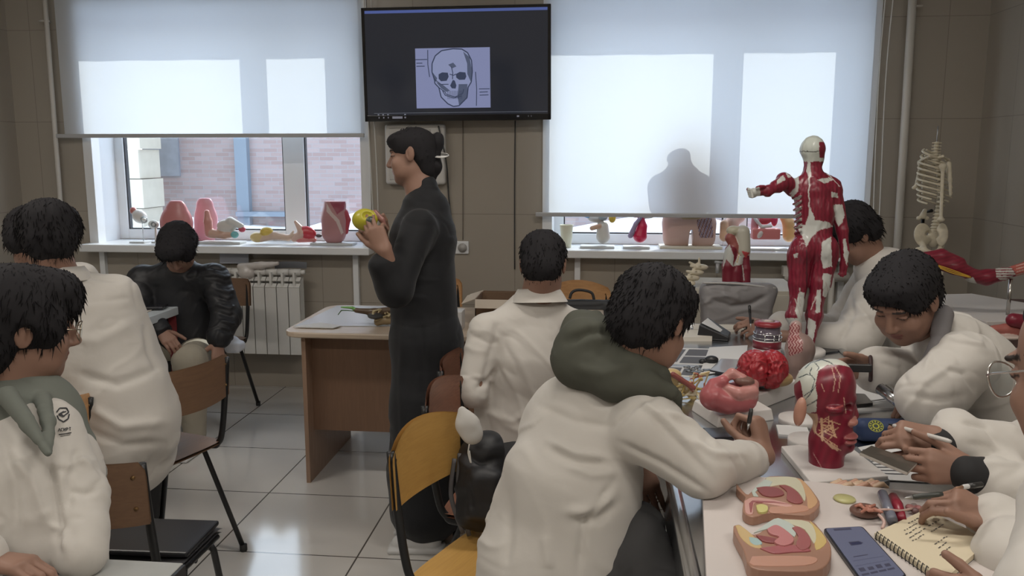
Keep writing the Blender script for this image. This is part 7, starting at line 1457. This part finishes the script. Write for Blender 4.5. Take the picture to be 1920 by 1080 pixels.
# eye model in the teacher's hands
e = empty('eye_section_model', W(688, 420, 3.22), 'yellow-green eye section model held up in the hands of the teacher', 'anatomical model'); S = Soft(); w = lambda x, y, o=0: W(x, y, 3.24 + o); r = lambda v: v * 3.24 / FPX
S.ell(w(684, 412), (r(24), .045, r(21)), k=.01, col=(.50, .46, .04)); S.ell(w(692, 402, -.05), (r(15), .03, r(10)), k=.006, op=-1); S.ell(w(694, 413, -.03), (r(9), .02, r(8)), k=.004, col=(.07, .09, .08)); S.ell(w(698, 424, -.03), (r(8), .02, r(6)), k=.004, col=(.16, .28, .22)); S.chain([w(704, 398), w(716, 412), w(722, 424)], [r(5), r(5), r(3.5)], k=.008, col=(.30, .14, .12)); S.build('eye_section', m_mod, e, vox=.0025, cols=True)
# coat badge: graduation-cap shaped emblem and lettering on the left-edge student's chest
def badge():
    from mathutils.bvhtree import BVHTree
    dg = bpy.context.evaluated_depsgraph_get(); me = coat1.data; M = coat1.matrix_world
    bpy.context.view_layer.update(); M = coat1.matrix_world
    bv = BVHTree.FromPolygons([M @ v.co for v in me.vertices], [p.vertices for p in me.polygons])
    def hit(x, y):
        r = Vector(ray(x, y)).normalized(); h = bv.ray_cast(Vector(CC), r); return (np.array(h[0]) - np.array(r) * .0022) if h[0] is not None else W(x, y, 1.7)
    b = MB()
    def poly(pts, n=6):
        q = [hit(*p) for p in pts]; b.add(q, [tuple(range(len(q)))])
    def stroke(pts, wd):
        for (x0, y0), (x1, y1) in zip(pts[:-1], pts[1:]):
            N = max(1, int(math.hypot(x1 - x0, y1 - y0) / 4)); L = math.hypot(x1 - x0, y1 - y0); nx, ny = -(y1 - y0) / L * wd / 2, (x1 - x0) / L * wd / 2
            for k in range(N):
                a, c = k / N, (k + 1) / N; xa, ya, xb, yb = x0 + (x1 - x0) * a, y0 + (y1 - y0) * a, x0 + (x1 - x0) * c, y0 + (y1 - y0) * c; poly([(xa + nx, ya + ny), (xb + nx, yb + ny), (xb - nx, yb - ny), (xa - nx, ya - ny)])
    stroke([(106, 773), (112, 765), (125, 765), (129, 773), (118, 781), (110, 777), (120, 771)], 2.4); stroke([(107, 779), (110, 786), (119, 791), (128, 785), (130, 776)], 2.6); stroke([(124, 771), (113, 775), (121, 781)], 2.0)
    for i, ch in enumerate(([(0, 8), (3, 0), (6, 8)], [(5, 0), (1, 1), (0, 5), (4, 8)], [(0, 0), (0, 8), (4, 0), (4, 8)], [(0, 8), (0, 0), (4, 1), (3, 4), (0, 4)], [(0, 0), (4, 0), (2, 0), (2, 8)])):
        stroke([(109 + i * 5.2 + p[0] * .75, 803 + p[1] * .75 - i * .4) for p in ch], 1.3)
    stroke([(110, 815), (134, 811)], 1.6); stroke([(113, 818), (132, 814.5)], 1.0)
    b.build('chest_emblem', mat('emblem_black', (.02, .02, .025), .6), coat1.parent)
badge()
